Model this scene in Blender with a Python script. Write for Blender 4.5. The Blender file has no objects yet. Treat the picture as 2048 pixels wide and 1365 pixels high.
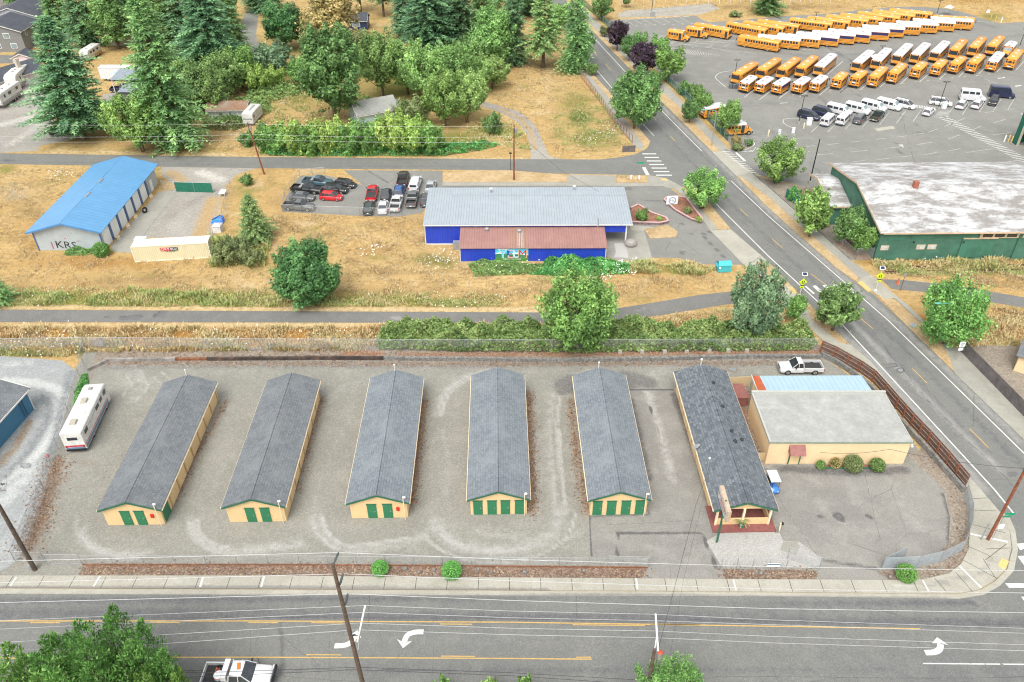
import bpy,bmesh,math,random
import numpy as np
from mathutils import Vector,Matrix
sc=bpy.context.scene
COL=sc.collection
RAD=math.radians
rng=np.random.default_rng(7)
random.seed(7)
# camera
FPX,PIT,ROL,HC=1600.0,RAD(36.4),RAD(-0.2),67.0
FWD=np.array([0,math.cos(PIT),-math.sin(PIT)])
_r0=np.array([1.0,0,0]);_u0=np.cross(_r0,FWD)
RGT=_r0*math.cos(ROL)+_u0*math.sin(ROL)
UPV=-_r0*math.sin(ROL)+_u0*math.cos(ROL)
cam=bpy.data.cameras.new('camera');camo=bpy.data.objects.new('camera',cam)
COL.objects.link(camo);sc.camera=camo
camo.matrix_world=Matrix(((RGT[0],UPV[0],-FWD[0],0),(RGT[1],UPV[1],-FWD[1],0),(RGT[2],UPV[2],-FWD[2],HC),(0,0,0,1)))
cam.sensor_width=36;cam.lens=FPX/2048*36
cam.clip_start=1;cam.clip_end=6000
# sky and sun (bright overcast)
SUN_EL,SUN_AZ=RAD(58),RAD(200)
w=bpy.data.worlds.new('World');sc.world=w;w.use_nodes=True
nt=w.node_tree;bg=nt.nodes['Background']
sky=nt.nodes.new('ShaderNodeTexSky');sky.sky_type='NISHITA';sky.sun_disc=False
sky.sun_elevation=SUN_EL;sky.sun_rotation=SUN_AZ;sky.dust_density=4.0;sky.air_density=1.0
hs=nt.nodes.new('ShaderNodeHueSaturation');hs.inputs['Saturation'].default_value=0.16
nt.links.new(sky.outputs[0],hs.inputs['Color']);nt.links.new(hs.outputs[0],bg.inputs[0])
bg.inputs[1].default_value=0.15
sl=bpy.data.lights.new('sun','SUN');sl.energy=0.9;sl.angle=RAD(40);sl.color=(1,0.95,0.86)
so=bpy.data.objects.new('sun',sl);COL.objects.link(so)
sd=Vector((math.sin(SUN_AZ)*math.cos(SUN_EL),math.cos(SUN_AZ)*math.cos(SUN_EL),math.sin(SUN_EL)))
so.rotation_euler=(-sd).to_track_quat('-Z','Y').to_euler();so.location=(0,0,200)
sc.view_settings.view_transform='Standard';sc.view_settings.look='None'
sc.view_settings.gamma=1;sc.view_settings.exposure=0.95
sc.cycles.max_bounces=5;sc.cycles.diffuse_bounces=3;sc.cycles.glossy_bounces=2
sc.cycles.transparent_max_bounces=12;sc.cycles.transmission_bounces=2
sc.render.filter_size=1.15 if hasattr(sc.render,'filter_size')else 1.5
try:sc.cycles.pixel_filter_type='BLACKMAN_HARRIS';sc.cycles.filter_width=1.15
except Exception:pass
# geometry of the photograph -> ground points
def G(px,py,z=0.0):
 d=FWD*FPX+RGT*(px-1024)-UPV*(py-682.5)
 t=(z-HC)/d[2]
 return np.array([d[0]*t,d[1]*t,z])
def PXY(P):
 P=np.asarray(P,float);d=P-np.array([0,0,HC]);zz=d@FWD
 return np.stack([1024+FPX*(d@RGT)/zz,682.5-FPX*(d@UPV)/zz],-1)
def HGT(x,y,x2,y2):
 g=G(x,y);d=FWD*FPX+RGT*(x2-1024)-UPV*(y2-682.5)
 return HC+math.hypot(g[0],g[1])/math.hypot(d[0],d[1])*d[2]
def MPP(x,y):
 g=G(x,y);return float((g-np.array([0,0,HC]))@FWD)/FPX
def ATY(px,py,Y):
 d=FWD*FPX+RGT*(px-1024)-UPV*(py-682.5);t=Y/d[1]
 return np.array([d[0]*t,Y,HC+d[2]*t])
def ZM(ox,oy,k):return lambda x,y:(ox+x/k,oy+y/k)
# meshes
class MB:
 def __init__(s):s.v=[];s.f=[];s.m=[];s.mats=[];s.n=0
 def mi(s,m):
  if m not in s.mats:s.mats.append(m)
  return s.mats.index(m)
 def add(s,vs,fs,m):
  k=s.mi(m);o=s.n
  s.v.extend([tuple(map(float,p))for p in vs]);s.n+=len(vs)
  for f in fs:s.f.append(tuple(i+o for i in f));s.m.append(k)
  return s
 def box(s,c,d,m,rz=0.0,top=1.0):
  cx,cy,cz=c;x,y,z=d[0]/2,d[1]/2,d[2]/2;vs=[]
  cr,sr=math.cos(rz),math.sin(rz)
  for zz,k in ((-z,1),(z,top)):
   for a,b in ((-x,-y),(x,-y),(x,y),(-x,y)):
    a*=k;b*=k;vs.append((cx+a*cr-b*sr,cy+a*sr+b*cr,cz+zz))
  return s.add(vs,[(3,2,1,0),(4,5,6,7),(0,1,5,4),(1,2,6,5),(2,3,7,6),(3,0,4,7)],m)
 def prism(s,pts,z0,z1,m):
  n=len(pts)
  a=sum(pts[i][0]*pts[(i+1)%n][1]-pts[(i+1)%n][0]*pts[i][1]for i in range(n))
  if a<0:pts=pts[::-1]
  vs=[(p[0],p[1],z0)for p in pts]+[(p[0],p[1],z1)for p in pts]
  return s.add(vs,[tuple(range(n-1,-1,-1)),tuple(range(n,2*n))]+[(i,(i+1)%n,n+(i+1)%n,n+i)for i in range(n)],m)
 def tube(s,pts,r,m,n=8,caps=True):
  pts=[np.array(p,float)for p in pts];rs=r if hasattr(r,'__len__')else [r]*len(pts)
  vs=[];fs=[]
  for i,p in enumerate(pts):
   d=pts[min(i+1,len(pts)-1)]-pts[max(i-1,0)];d/=np.linalg.norm(d)+1e-9
   a=np.cross(d,(0,0,1.0)if abs(d[2])<.9 else (1.0,0,0));a/=np.linalg.norm(a);b=np.cross(d,a)
   for k in range(n):
    t=2*math.pi*k/n;vs.append(p+rs[i]*(a*math.cos(t)+b*math.sin(t)))
  for i in range(len(pts)-1):
   for k in range(n):
    k2=(k+1)%n;fs.append((i*n+k2,i*n+k,(i+1)*n+k,(i+1)*n+k2))
  if caps:
   fs.append(tuple(range(n)));o=(len(pts)-1)*n;fs.append(tuple(o+k for k in range(n-1,-1,-1)))
  return s.add(vs,fs,m)
 def loft(s,rings,m,caps=True):
  n=len(rings[0]);vs=[p for r in rings for p in r];fs=[]
  for i in range(len(rings)-1):
   for k in range(n):
    k2=(k+1)%n;fs.append((i*n+k,i*n+k2,(i+1)*n+k2,(i+1)*n+k))
  if caps:
   fs.append(tuple(range(n-1,-1,-1)));o=(len(rings)-1)*n;fs.append(tuple(o+k for k in range(n)))
  return s.add(vs,fs,m)
 def slab(s,pts,t,m):
  P=[np.array(p,float)for p in pts];nrm=np.cross(P[1]-P[0],P[2]-P[0]);nrm/=np.linalg.norm(nrm)+1e-9
  n=len(P);vs=[p-nrm*t for p in P]+P
  return s.add(vs,[tuple(range(n-1,-1,-1)),tuple(range(n,2*n))]+[(i,(i+1)%n,n+(i+1)%n,n+i)for i in range(n)],m)
 def sphere(s,c,r,m,n=10,k=6):
  rx,ry,rz=r if hasattr(r,'__len__')else (r,r,r);vs=[(c[0],c[1],c[2]-rz)];fs=[]
  for i in range(1,k):
   a=math.pi*i/k
   for j in range(n):
    t=2*math.pi*j/n
    vs.append((c[0]+rx*math.sin(a)*math.cos(t),c[1]+ry*math.sin(a)*math.sin(t),c[2]-rz*math.cos(a)))
  vs.append((c[0],c[1],c[2]+rz));L=len(vs)-1
  for j in range(n):
   j2=(j+1)%n;fs.append((0,1+j2,1+j));fs.append((L,L-n+j,L-n+j2))
   for i in range(k-2):o=1+i*n;fs.append((o+j,o+j2,o+n+j2,o+n+j))
  return s.add(vs,fs,m)
 def build(s,name,parent=None,loc=(0,0,0),rz=0.0,smooth=None):
  me=bpy.data.meshes.new(name);me.from_pydata(s.v,[],s.f)
  for m in s.mats:me.materials.append(MAT(m))
  me.polygons.foreach_set('material_index',s.m);me.update()
  if smooth is not None:
   me.shade_smooth();me.set_sharp_from_angle(angle=RAD(smooth))
  o=bpy.data.objects.new(name,me);COL.objects.link(o)
  o.location=loc;o.rotation_euler=(0,0,rz)
  if parent:o.parent=parent
  return o
def tag(o,label=None,cat=None,group=None,kind=None):
 if label:o['label']=label
 if cat:o['category']=cat
 if group:o['group']=group
 if kind:o['kind']=kind
 return o
def thing(name,label,cat,loc=(0,0,0),rz=0.0,group=None):
 o=bpy.data.objects.new(name,None);COL.objects.link(o);o.empty_display_size=.5
 o.location=tuple(map(float,loc));o.rotation_euler=(0,0,rz)
 return tag(o,label,cat,group)
def kids(o):return KIDS.get(o.name,[])
KIDS={}
def reg(root):
 for o in list(root.children):reg(o)
 KIDS[root.name]=list(root.children)
def dup(o,parent=None):
 c=o.copy();COL.objects.link(c)
 if parent:c.parent=parent
 KIDS[c.name]=[dup(ch,c)for ch in kids(o)]
 return c
PROTO_USED=set()
def place(proto,loc,rz,label,group=None,scale=None,cat=None):
 if proto.name in PROTO_USED:o=dup(proto)
 else:PROTO_USED.add(proto.name);reg(proto);o=proto
 o.location=tuple(map(float,loc));o.rotation_euler=(0,0,rz);o['label']=label
 if group:o['group']=group
 if cat:o['category']=cat
 o.scale=scale if hasattr(scale,'__len__')else (scale or 1,)*3
 return o
def text(s,size,m,name='lettering',parent=None,loc=(0,0,0),rot=(RAD(90),0,0),depth=.01,sx=1.0,align='CENTER'):
 cu=bpy.data.curves.new('lettering','FONT');cu.body=s;cu.size=size;cu.extrude=depth;cu.align_x=align;cu.align_y='CENTER'
 cu.resolution_u=2
 t=bpy.data.objects.new('lettering',cu);COL.objects.link(t)
 me=bpy.data.meshes.new_from_object(t);bpy.data.objects.remove(t);bpy.data.curves.remove(cu)
 me.materials.clear();me.materials.append(MAT(m))
 o=bpy.data.objects.new(name,me);COL.objects.link(o);o.location=loc;o.rotation_euler=rot;o.scale=(sx,1,1)
 if parent:o.parent=parent
 return o
# materials
MATS={}
def MAT(n):return MATS[n]
def nn(nt,t,ins=None,**kw):
 n=nt.nodes.new(t)
 for k,v in kw.items():setattr(n,k,v)
 for k,v in (ins or {}).items():
  if hasattr(v,'is_output')or isinstance(v,bpy.types.NodeSocket):nt.links.new(v,n.inputs[k])
  else:n.inputs[k].default_value=v
 return n
def c4(c):return (c[0],c[1],c[2],1.0)
def mix(nt,f,a,b,mode='MIX'):
 n=nt.nodes.new('ShaderNodeMix');n.data_type='RGBA';n.blend_type=mode
 for i,v in ((0,f),(6,a),(7,b)):
  if isinstance(v,bpy.types.NodeSocket):nt.links.new(v,n.inputs[i])
  else:n.inputs[i].default_value=v if i==0 else c4(v)
 return n.outputs[2]
def mth(nt,op,a,b=0.0,c=0.0):
 n=nt.nodes.new('ShaderNodeMath');n.operation=op
 for i,v in enumerate((a,b,c)):
  if isinstance(v,bpy.types.NodeSocket):nt.links.new(v,n.inputs[i])
  else:n.inputs[i].default_value=v
 return n.outputs[0]
def smooth(nt,v,lo,hi):
 n=nt.nodes.new('ShaderNodeMapRange');n.interpolation_type='SMOOTHSTEP'
 nt.links.new(v,n.inputs[0]);n.inputs[1].default_value=lo;n.inputs[2].default_value=hi
 return n.outputs[0]
def noise(nt,co,scale,detail=4,rough=.6,out='Fac'):
 n=nn(nt,'ShaderNodeTexNoise',{'Vector':co,'Scale':scale,'Detail':detail,'Roughness':rough});return n.outputs[out]
def newmat(name):
 m=bpy.data.materials.new(name);m.use_nodes=True;MATS[name]=m
 nt=m.node_tree;return m,nt,nt.nodes['Principled BSDF'],nn(nt,'ShaderNodeTexCoord').outputs['Object']
def bump(nt,b,h,dist=.02,strength=.5):
 n=nn(nt,'ShaderNodeBump',{'Height':h,'Distance':dist,'Strength':strength});nt.links.new(n.outputs[0],b.inputs['Normal'])
def simple(name,col,rough=.6,metal=0.0,var=.12,scale=2.0,fine=None,fvar=.1,coat=0.0,dirt=None,spec=.5,bmp=0.0):
 m,nt,b,co=newmat(name)
 n1=noise(nt,co,scale,3)
 c=mix(nt,smooth(nt,n1,.3,.7),[x*(1-var)for x in col],[min(1,x*(1+var))for x in col])
 if fine:
  n2=noise(nt,co,fine,2)
  c=mix(nt,smooth(nt,n2,.3,.7),c,mix(nt,1.0,c,(1-2*fvar,)*3,'MULTIPLY'))
  if bmp:bump(nt,b,n2,bmp)
 if dirt:
  n3=noise(nt,co,scale*.6+.3,5,.7)
  c=mix(nt,mth(nt,'MULTIPLY',smooth(nt,n3,.5,.75),dirt[1]),c,dirt[0])
 nt.links.new(c,b.inputs['Base Color'])
 b.inputs['Roughness'].default_value=rough;b.inputs['Metallic'].default_value=metal
 b.inputs['Coat Weight'].default_value=coat;b.inputs['Coat Roughness'].default_value=.15
 b.inputs['Specular IOR Level'].default_value=spec
 return m
def ground(name,cols,scales=(.08,.6,6.0),speck=None,pale=None,dark=None,rust=None,rough=.95,crack=None,bmp=.02,spots=None):
 """cols: three albedos mixed by large, middle and fine noise; pl / dk / ru face the drawn wear stored on the mesh"""
 m,nt,b,co=newmat(name)
 a=noise(nt,co,scales[0],5,.65);d=noise(nt,co,scales[1],5,.7);e=noise(nt,co,scales[2],3,.7)
 c=mix(nt,smooth(nt,a,.35,.65),cols[0],cols[1])
 c=mix(nt,mth(nt,'MULTIPLY',smooth(nt,d,.42,.72),.75),c,cols[2])
 wn=noise(nt,co,1.1,6,.75)
 for at,col,thr in (('pl',pale,.25),('dk',dark,.2),('ru',rust,.12)):
  if col is None:continue
  t=nn(nt,'ShaderNodeAttribute',attribute_name=at).outputs['Fac']
  k=mth(nt,'ADD',mth(nt,'MULTIPLY',t,1.05),mth(nt,'MULTIPLY',mth(nt,'SUBTRACT',wn,.5),1.5))
  k=mth(nt,'MULTIPLY',smooth(nt,k,thr-.05,thr+.75),smooth(nt,t,.02,.5))
  c=mix(nt,k,c,col)
 if speck:
  v=nn(nt,'ShaderNodeTexVoronoi',{'Vector':co,'Scale':speck[0]})
  r=nn(nt,'ShaderNodeSeparateColor',{0:v.outputs['Color']}).outputs[0]
  c=mix(nt,mth(nt,'MULTIPLY',mth(nt,'ABSOLUTE',mth(nt,'SUBTRACT',r,.5)),speck[1]),c,mix(nt,smooth(nt,r,.45,.55),(.0,.0,.0),(1,1,.97)))
 if spots:
  s=noise(nt,co,spots[0],2,.5)
  c=mix(nt,smooth(nt,s,spots[1],spots[1]+.05),c,spots[2])
 if crack:
  v=nn(nt,'ShaderNodeTexVoronoi',{'Vector':mix(nt,.12,co,noise(nt,co,.7,4,.6,'Color')),'Scale':crack[0]},feature='DISTANCE_TO_EDGE').outputs['Distance']
  k=mth(nt,'MULTIPLY',mth(nt,'SUBTRACT',1.0,smooth(nt,v,0.0,crack[1])),smooth(nt,a,.45,.62))
  c=mix(nt,mth(nt,'MULTIPLY',k,crack[2]),c,(.03,.03,.03))
 c=mix(nt,smooth(nt,e,.3,.7),mix(nt,1.0,c,(.86,.86,.86),'MULTIPLY'),mix(nt,1.0,c,(1.12,1.12,1.12),'MULTIPLY'))
 nt.links.new(c,b.inputs['Base Color']);b.inputs['Roughness'].default_value=rough
 b.inputs['Specular IOR Level'].default_value=.25
 if bmp:bump(nt,b,e,bmp)
 return m
def leafmat(name,dark,mid,light,trans=.25,rough=.6):
 dark,mid,light=[[x*.82+.18*(.3*c[0]+.59*c[1]+.11*c[2])for x in c]for c in (dark,mid,light)]
 m,nt,b,co=newmat(name)
 t=nn(nt,'ShaderNodeAttribute',attribute_name='tint').outputs['Fac']
 r=nn(nt,'ShaderNodeValToRGB',{0:t});cr=r.color_ramp
 cr.elements[0].position=0;cr.elements[0].color=c4(dark);cr.elements[1].position=1;cr.elements[1].color=c4(light)
 e=cr.elements.new(.5);e.color=c4(mid)
 o=nn(nt,'ShaderNodeObjectInfo').outputs['Random'];h=nn(nt,'ShaderNodeHueSaturation',{'Color':r.outputs[0],'Hue':mth(nt,'MULTIPLY_ADD',o,.035,.4825),'Value':mth(nt,'MULTIPLY_ADD',mth(nt,'FRACT',mth(nt,'MULTIPLY',o,7.3)),.3,.88)}).outputs[0]
 nt.links.new(h,b.inputs['Base Color']);b.inputs['Roughness'].default_value=rough;b.inputs['Specular IOR Level'].default_value=.3
 tr=nn(nt,'ShaderNodeBsdfTranslucent',{'Color':h})
 mx=nn(nt,'ShaderNodeMixShader',{0:trans,1:b.outputs[0],2:tr.outputs[0]})
 nt.links.new(mx.outputs[0],nt.nodes['Material Output'].inputs[0])
 return m
def ribbed(name,col,rib,axis=0,depth=.03,rough=.45,metal=0.0,var=.08,dirt=None,darkline=.6):
 """sheet metal or boards: narrow ribs along one object axis"""
 m,nt,b,co=newmat(name)
 s=nn(nt,'ShaderNodeSeparateXYZ',{0:co}).outputs[axis]
 fr=mth(nt,'FRACT',mth(nt,'DIVIDE',s,rib));tri=mth(nt,'ABSOLUTE',mth(nt,'SUBTRACT',fr,.5))
 edge=smooth(nt,tri,.34,.47)
 n1=noise(nt,co,.5,5,.7)
 c=mix(nt,smooth(nt,n1,.3,.7),[x*(1-var)for x in col],[min(1,x*(1+var))for x in col])
 c=mix(nt,mth(nt,'MULTIPLY',edge,darkline),c,mix(nt,1.0,c,(.62,.62,.62),'MULTIPLY'))
 if dirt:
  n3=noise(nt,co,dirt[2]if len(dirt)>2 else.8,6,.75)
  c=mix(nt,mth(nt,'MULTIPLY',smooth(nt,n3,.48,.72),dirt[1]),c,dirt[0])
 nt.links.new(c,b.inputs['Base Color']);b.inputs['Roughness'].default_value=rough;b.inputs['Metallic'].default_value=metal
 bump(nt,b,edge,depth,.6)
 return m
def shingle(name,c1,c2,c3,course=.28,tab=.33):
 """asphalt shingles: courses along object z projected on the slope, tabs along object y"""
 m,nt,b,co=newmat(name)
 s=nn(nt,'ShaderNodeSeparateXYZ',{0:co})
 u=nn(nt,'ShaderNodeCombineXYZ',{0:s.outputs[1],1:mth(nt,'ADD',mth(nt,'ABSOLUTE',s.outputs[0]),0.0),2:0.0})
 br=nn(nt,'ShaderNodeTexBrick',{'Vector':u.outputs[0],'Color1':c4(c1),'Color2':c4(c2),'Mortar':c4([x*.72 for x in c1]),'Scale':1.0,'Mortar Size':.018,'Brick Width':tab,'Row Height':course,'Bias':0.0})
 n=noise(nt,co,.35,5,.7);f=noise(nt,co,9,2)
 c=mix(nt,mth(nt,'MULTIPLY',smooth(nt,n,.4,.7),.6),br.outputs[0],c3)
 c=mix(nt,smooth(nt,f,.35,.65),mix(nt,1.0,c,(.8,.8,.8),'MULTIPLY'),c)
 nt.links.new(c,b.inputs['Base Color']);b.inputs['Roughness'].default_value=.85
 bump(nt,b,br.outputs['Fac'],-.015,.4)
 return m
def chain(name,col,op):
 m,nt,b,co=newmat(name)
 b.inputs['Base Color'].default_value=c4(col);b.inputs['Roughness'].default_value=.5
 t=nn(nt,'ShaderNodeBsdfTransparent')
 n=noise(nt,co,1.5,2)
 mx=nn(nt,'ShaderNodeMixShader',{0:mth(nt,'MULTIPLY',mth(nt,'ADD',n,.5),op),1:t.outputs[0],2:b.outputs[0]})
 nt.links.new(mx.outputs[0],nt.nodes['Material Output'].inputs[0])
ground('road_asphalt',[(0.141,0.144,0.137),(0.165,0.167,0.154),(0.184,0.185,0.168)],(.06,.35,9),speck=(10.5,0.084),pale=(.27,.265,.25),dark=(.105,.106,.112),crack=(.17,.009,.3))
ground('lane_asphalt',[(0.146,0.148,0.140),(0.165,0.167,0.154),(0.188,0.190,0.172)],(.08,.4,9),speck=(9,0.075),pale=(.27,.262,.245),dark=(.10,.10,.105),crack=(.2,.009,.3))
ground('lot_asphalt',[(0.179,0.179,0.162),(0.208,0.207,0.189),(0.236,0.235,0.213)],(.07,.35,8),speck=(9,0.075),pale=(.33,.32,.30),dark=(.125,.122,.12),crack=(.13,.008,.4))
ground('drive_asphalt',[(0.197,0.188,0.172),(0.237,0.228,0.206),(0.277,0.267,0.241)],(.09,.4,8),speck=(10.5,0.09),pale=(.38,.365,.335),dark=(.105,.10,.098),crack=(.14,.007,.35),spots=(.55,.77,(.05,.05,.05)))
ground('trail_asphalt',[(0.141,0.140,0.132),(0.159,0.158,0.148),(0.182,0.181,0.165)],(.1,.5,9),speck=(9,0.075),pale=(.25,.24,.23),dark=(.085,.085,.09))
ground('gravel',[(0.202,0.198,0.171),(0.237,0.230,0.199),(0.267,0.259,0.221)],(.06,.3,7),speck=(7,0.12),pale=(.335,.328,.305),dark=(.145,.14,.13),rust=(.20,.135,.092),bmp=.05)
ground('gravel_pale',[(0.238,0.254,0.254),(0.277,0.290,0.287),(0.330,0.340,0.330)],(.08,.25,5),speck=(6,0.15),pale=(.42,.43,.415),dark=(.17,.182,.185),rust=(.22,.16,.10),bmp=.05)
ground('gravel_white',[(0.338,0.331,0.310),(0.382,0.374,0.353),(0.302,0.288,0.266)],(.2,.8,7),speck=(10,0.18),bmp=.05)
ground('gravel_yard',[(0.264,0.248,0.224),(0.320,0.300,0.264),(0.240,0.216,0.176)],(.05,.25,5),speck=(6,0.18),pale=(.50,.48,.43),dark=(.22,.2,.17),rust=(.36,.25,.12),bmp=.05)
ground('concrete',[(0.335,0.321,0.268),(0.381,0.367,0.312),(0.298,0.284,0.233)],(.15,.7,9),speck=(13.5,0.06),pale=(.5,.48,.44),dark=(.22,.21,.19))
ground('concrete_white',[(0.399,0.391,0.365),(0.451,0.442,0.416),(0.357,0.348,0.327)],(.2,.8,8),speck=(12,0.06),dark=(.28,.27,.25))
ground('concrete_gray',[(0.279,0.274,0.238),(0.326,0.316,0.272),(0.251,0.242,0.207)],(.15,.7,8),speck=(13.5,0.06),dark=(.2,.195,.18))
ground('mulch',[(.17,.125,.095),(.22,.165,.125),(.13,.09,.065)],(.3,1.2,7),speck=(6,0.21),rust=(.19,.115,.08),bmp=.06)
ground('red_mulch',[(.22,.095,.055),(.28,.13,.075),(.18,.08,.05)],(.4,1.5,7),speck=(6,0.18),bmp=.06)
ground('bark_dirt',[(.22,.185,.145),(.27,.23,.18),(.17,.14,.11)],(.2,.8,6),speck=(6,0.18),rust=(.25,.12,.06),bmp=.05)
ground('riprap',[(.27,.255,.225),(.33,.31,.27),(.38,.31,.19)],(.15,.6,3),speck=(6,0.27),bmp=.1)
ground('verge_grass',[(0.396,0.279,0.140),(0.482,0.360,0.207),(0.327,0.225,0.101)],(.3,1.5,8),speck=(7.5,0.105),dark=(.16,.17,.05),pale=(.60,.47,.28),bmp=.05)
def field():
 m,nt,b,co=newmat('dry_grass')
 a=noise(nt,co,.035,6,.65);d=noise(nt,co,.22,6,.7);e=noise(nt,co,1.3,5,.75);f=noise(nt,co,7,3,.7)
 sx=nn(nt,'ShaderNodeMapping',{0:co,3:(.25,1.4,1)}).outputs[0];g=noise(nt,sx,1.0,5,.7)
 at=lambda n:nn(nt,'ShaderNodeAttribute',attribute_name=n).outputs['Fac']
 c=mix(nt,smooth(nt,a,.35,.65),(.50,.345,.150),(.58,.42,.20))
 c=mix(nt,mth(nt,'MULTIPLY',smooth(nt,d,.45,.7),.7),c,(.40,.28,.125))
 c=mix(nt,mth(nt,'MULTIPLY',smooth(nt,g,.5,.75),.6),c,(.66,.52,.29))
 q=noise(nt,co,.11,6,.75);c=mix(nt,mth(nt,'MULTIPLY',smooth(nt,q,.53,.66),.55),c,(.31,.28,.10));q2=noise(nt,co,.17,5,.7,'Color');c=mix(nt,mth(nt,'MULTIPLY',smooth(nt,nn(nt,'ShaderNodeSeparateColor',{0:q2}).outputs[1],.56,.68),.5),c,(.60,.50,.33))
 def blend(c,n,col,sharp=.9):
  t=at(n);k=mth(nt,'ADD',t,mth(nt,'MULTIPLY',mth(nt,'SUBTRACT',e,.5),1.3));k=mth(nt,'ADD',k,mth(nt,'MULTIPLY',mth(nt,'SUBTRACT',d,.5),.8))
  return mix(nt,mth(nt,'MULTIPLY',mth(nt,'MULTIPLY',smooth(nt,k,.2,.75),smooth(nt,t,.03,.25)),sharp),c,col)
 c=blend(c,'og',(.40,.215,.065));c=blend(c,'br',(.26,.18,.095));c=blend(c,'pl',(.62,.49,.29));c=blend(c,'gr',(.20,.215,.055));c=blend(c,'gn',(.10,.155,.035));c=blend(c,'gv',(.40,.385,.35))
 w=nn(nt,'ShaderNodeTexVoronoi',{'Vector':co,'Scale':.9}).outputs['Distance']
 c=mix(nt,mth(nt,'MULTIPLY',mth(nt,'MULTIPLY',mth(nt,'SUBTRACT',1.0,smooth(nt,w,.05,.35)),smooth(nt,a,.38,.58)),.65),c,(.20,.185,.07))
 c=mix(nt,smooth(nt,e,.3,.72),mix(nt,1.0,c,(.66,.64,.60),'MULTIPLY'),c)
 c=mix(nt,smooth(nt,f,.3,.7),mix(nt,1.0,c,(.66,.64,.60),'MULTIPLY'),mix(nt,1.0,c,(1.2,1.2,1.2),'MULTIPLY'))
 nt.links.new(c,b.inputs['Base Color']);b.inputs['Roughness'].default_value=1;b.inputs['Specular IOR Level'].default_value=.1
 bump(nt,b,mth(nt,'ADD',e,mth(nt,'MULTIPLY',f,.4)),.12,.7)
field()
simple('paint_white',(.63,.63,.60),.6,var=.06,scale=1.5,fine=4,fvar=.06,dirt=((.35,.34,.32),.5))
simple('paint_worn',(.48,.48,.45),.7,var=.1,scale=1.0,fine=3,fvar=.12,dirt=((.2,.2,.2),.8))
simple('paint_yellow',(.55,.36,.11),.6,var=.08,scale=1.2,fine=4,dirt=((.3,.25,.15),.6))
simple('tactile_yellow',(.58,.41,.15),.7,var=.1)
simple('cream_wall',(.72,.52,.27),.7,var=.06,scale=.8,fine=5,fvar=.04,dirt=((.42,.31,.18),.35))
simple('cream_block',(.76,.57,.34),.75,var=.05,scale=.6,fine=4,fvar=.03,dirt=((.5,.37,.23),.3))
simple('cream_trim',(.80,.66,.45),.6)
ribbed('cream_door',(.74,.55,.30),.35,2,.02,.55,dirt=((.45,.33,.2),.3))
simple('brown_seam',(.50,.36,.19),.8)
ribbed('green_door',(.030,.185,.085),.3,2,.02,.5)
simple('green_trim',(.025,.125,.07),.5)
simple('dark_gap',(.015,.014,.013),.9)
simple('metal_gray',(.42,.43,.43),.4,.6)
simple('galv',(.38,.40,.41),.45,.5)
simple('white_trim',(.62,.61,.57),.5)
simple('red_box',(.50,.03,.02),.45)
shingle('shingle_slate',(0.127,0.141,0.153),(0.182,0.198,0.210),(0.209,0.226,0.235))
shingle('shingle_blue',(0.149,0.174,0.194),(0.209,0.237,0.256),(0.242,0.270,0.282))
shingle('shingle_dark',(0.086,0.101,0.118),(0.190,0.213,0.230),(0.127,0.147,0.163),.3,0.414)
shingle('shingle_house',(.058,.064,.08),(.078,.086,.105),(.09,.10,.12))
shingle('shingle_old',(.30,.31,.28),(.36,.365,.33),(.42,.42,.39))
shingle('shingle_moss',(.30,.17,.10),(.34,.20,.125),(.36,.33,.27))
ribbed('blue_roof',(.105,.275,.48),.9,1,.03,.4,var=.06,darkline=.35)
ribbed('siding_gray',(.40,.45,.47),.3,0,.02,.55,dirt=((.33,.36,.36),.4))
ribbed('siding_gray_side',(.40,.45,.47),.3,1,.02,.55)
simple('blue_trim',(.075,.13,.27),.5)
ribbed('roller_door',(.82,.84,.82),.25,2,.02,.5)
ribbed('metal_roof_gray',(.35,.395,.43),.45,0,.04,.4,.2,var=.06)
ribbed('metal_roof_red',(.29,.155,.135),.42,0,.04,.55,var=.1,dirt=((.36,.21,.175),.4,.4))
ribbed('metal_roof_orange',(.29,.165,.125),.42,0,.04,.55,var=.1)
ribbed('blue_wall',(.02,.055,.47),.42,0,.03,.45,var=.08)
ribbed('blue_wall_side',(.02,.055,.47),.42,1,.03,.45,var=.08)
ribbed('skyblue_roof',(.36,.50,.60),.62,0,.03,.4,.1,var=.05,darkline=.3)
simple('orange_strip',(.50,.12,.045),.6,var=.1,fine=5,fvar=.2)
simple('flat_roof',(.33,.335,.315),.85,var=.08,scale=.5,fine=3,fvar=.06,dirt=((.41,.42,.40),.7))
simple('parapet',(.40,.41,.38),.7,var=.05)
ribbed('container_cream',(.66,.60,.40),.28,0,.05,.5,var=.04,dirt=((.5,.42,.26),.25))
simple('container_top',(.74,.70,.58),.55,var=.05)
ribbed('green_siding',(.060,.165,.115),.22,2,.015,.6,var=.2,dirt=((.075,.21,.145),.6,.35))
simple('green_panel',(.050,.165,.108),.6,var=.15,scale=.6)
simple('tan_fascia',(.55,.42,.29),.7,dirt=((.35,.22,.14),.5))
ribbed('green_metal',(.012,.135,.085),.35,1,.03,.45)
simple('white_wall',(.70,.71,.72),.6)
ribbed('house_gray',(.21,.21,.205),.18,2,.01,.7,var=.05)
ribbed('house_white',(.56,.585,.62),.18,2,.01,.7,var=.05)
simple('pink_wall',(.58,.50,.51),.7)
simple('shed_white',(.62,.62,.60),.7,dirt=((.35,.35,.33),.5))
simple('pale_blue_wall',(.40,.52,.55),.7)
ribbed('gray_metal_roof',(.25,.29,.33),.5,0,.03,.45)
simple('gray_shed',(.12,.125,.13),.7)
ribbed('teal_blue_wall',(.045,.17,.28),.2,2,.015,.6,var=.06)
simple('yellow_gable',(.74,.60,.27),.7)
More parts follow.
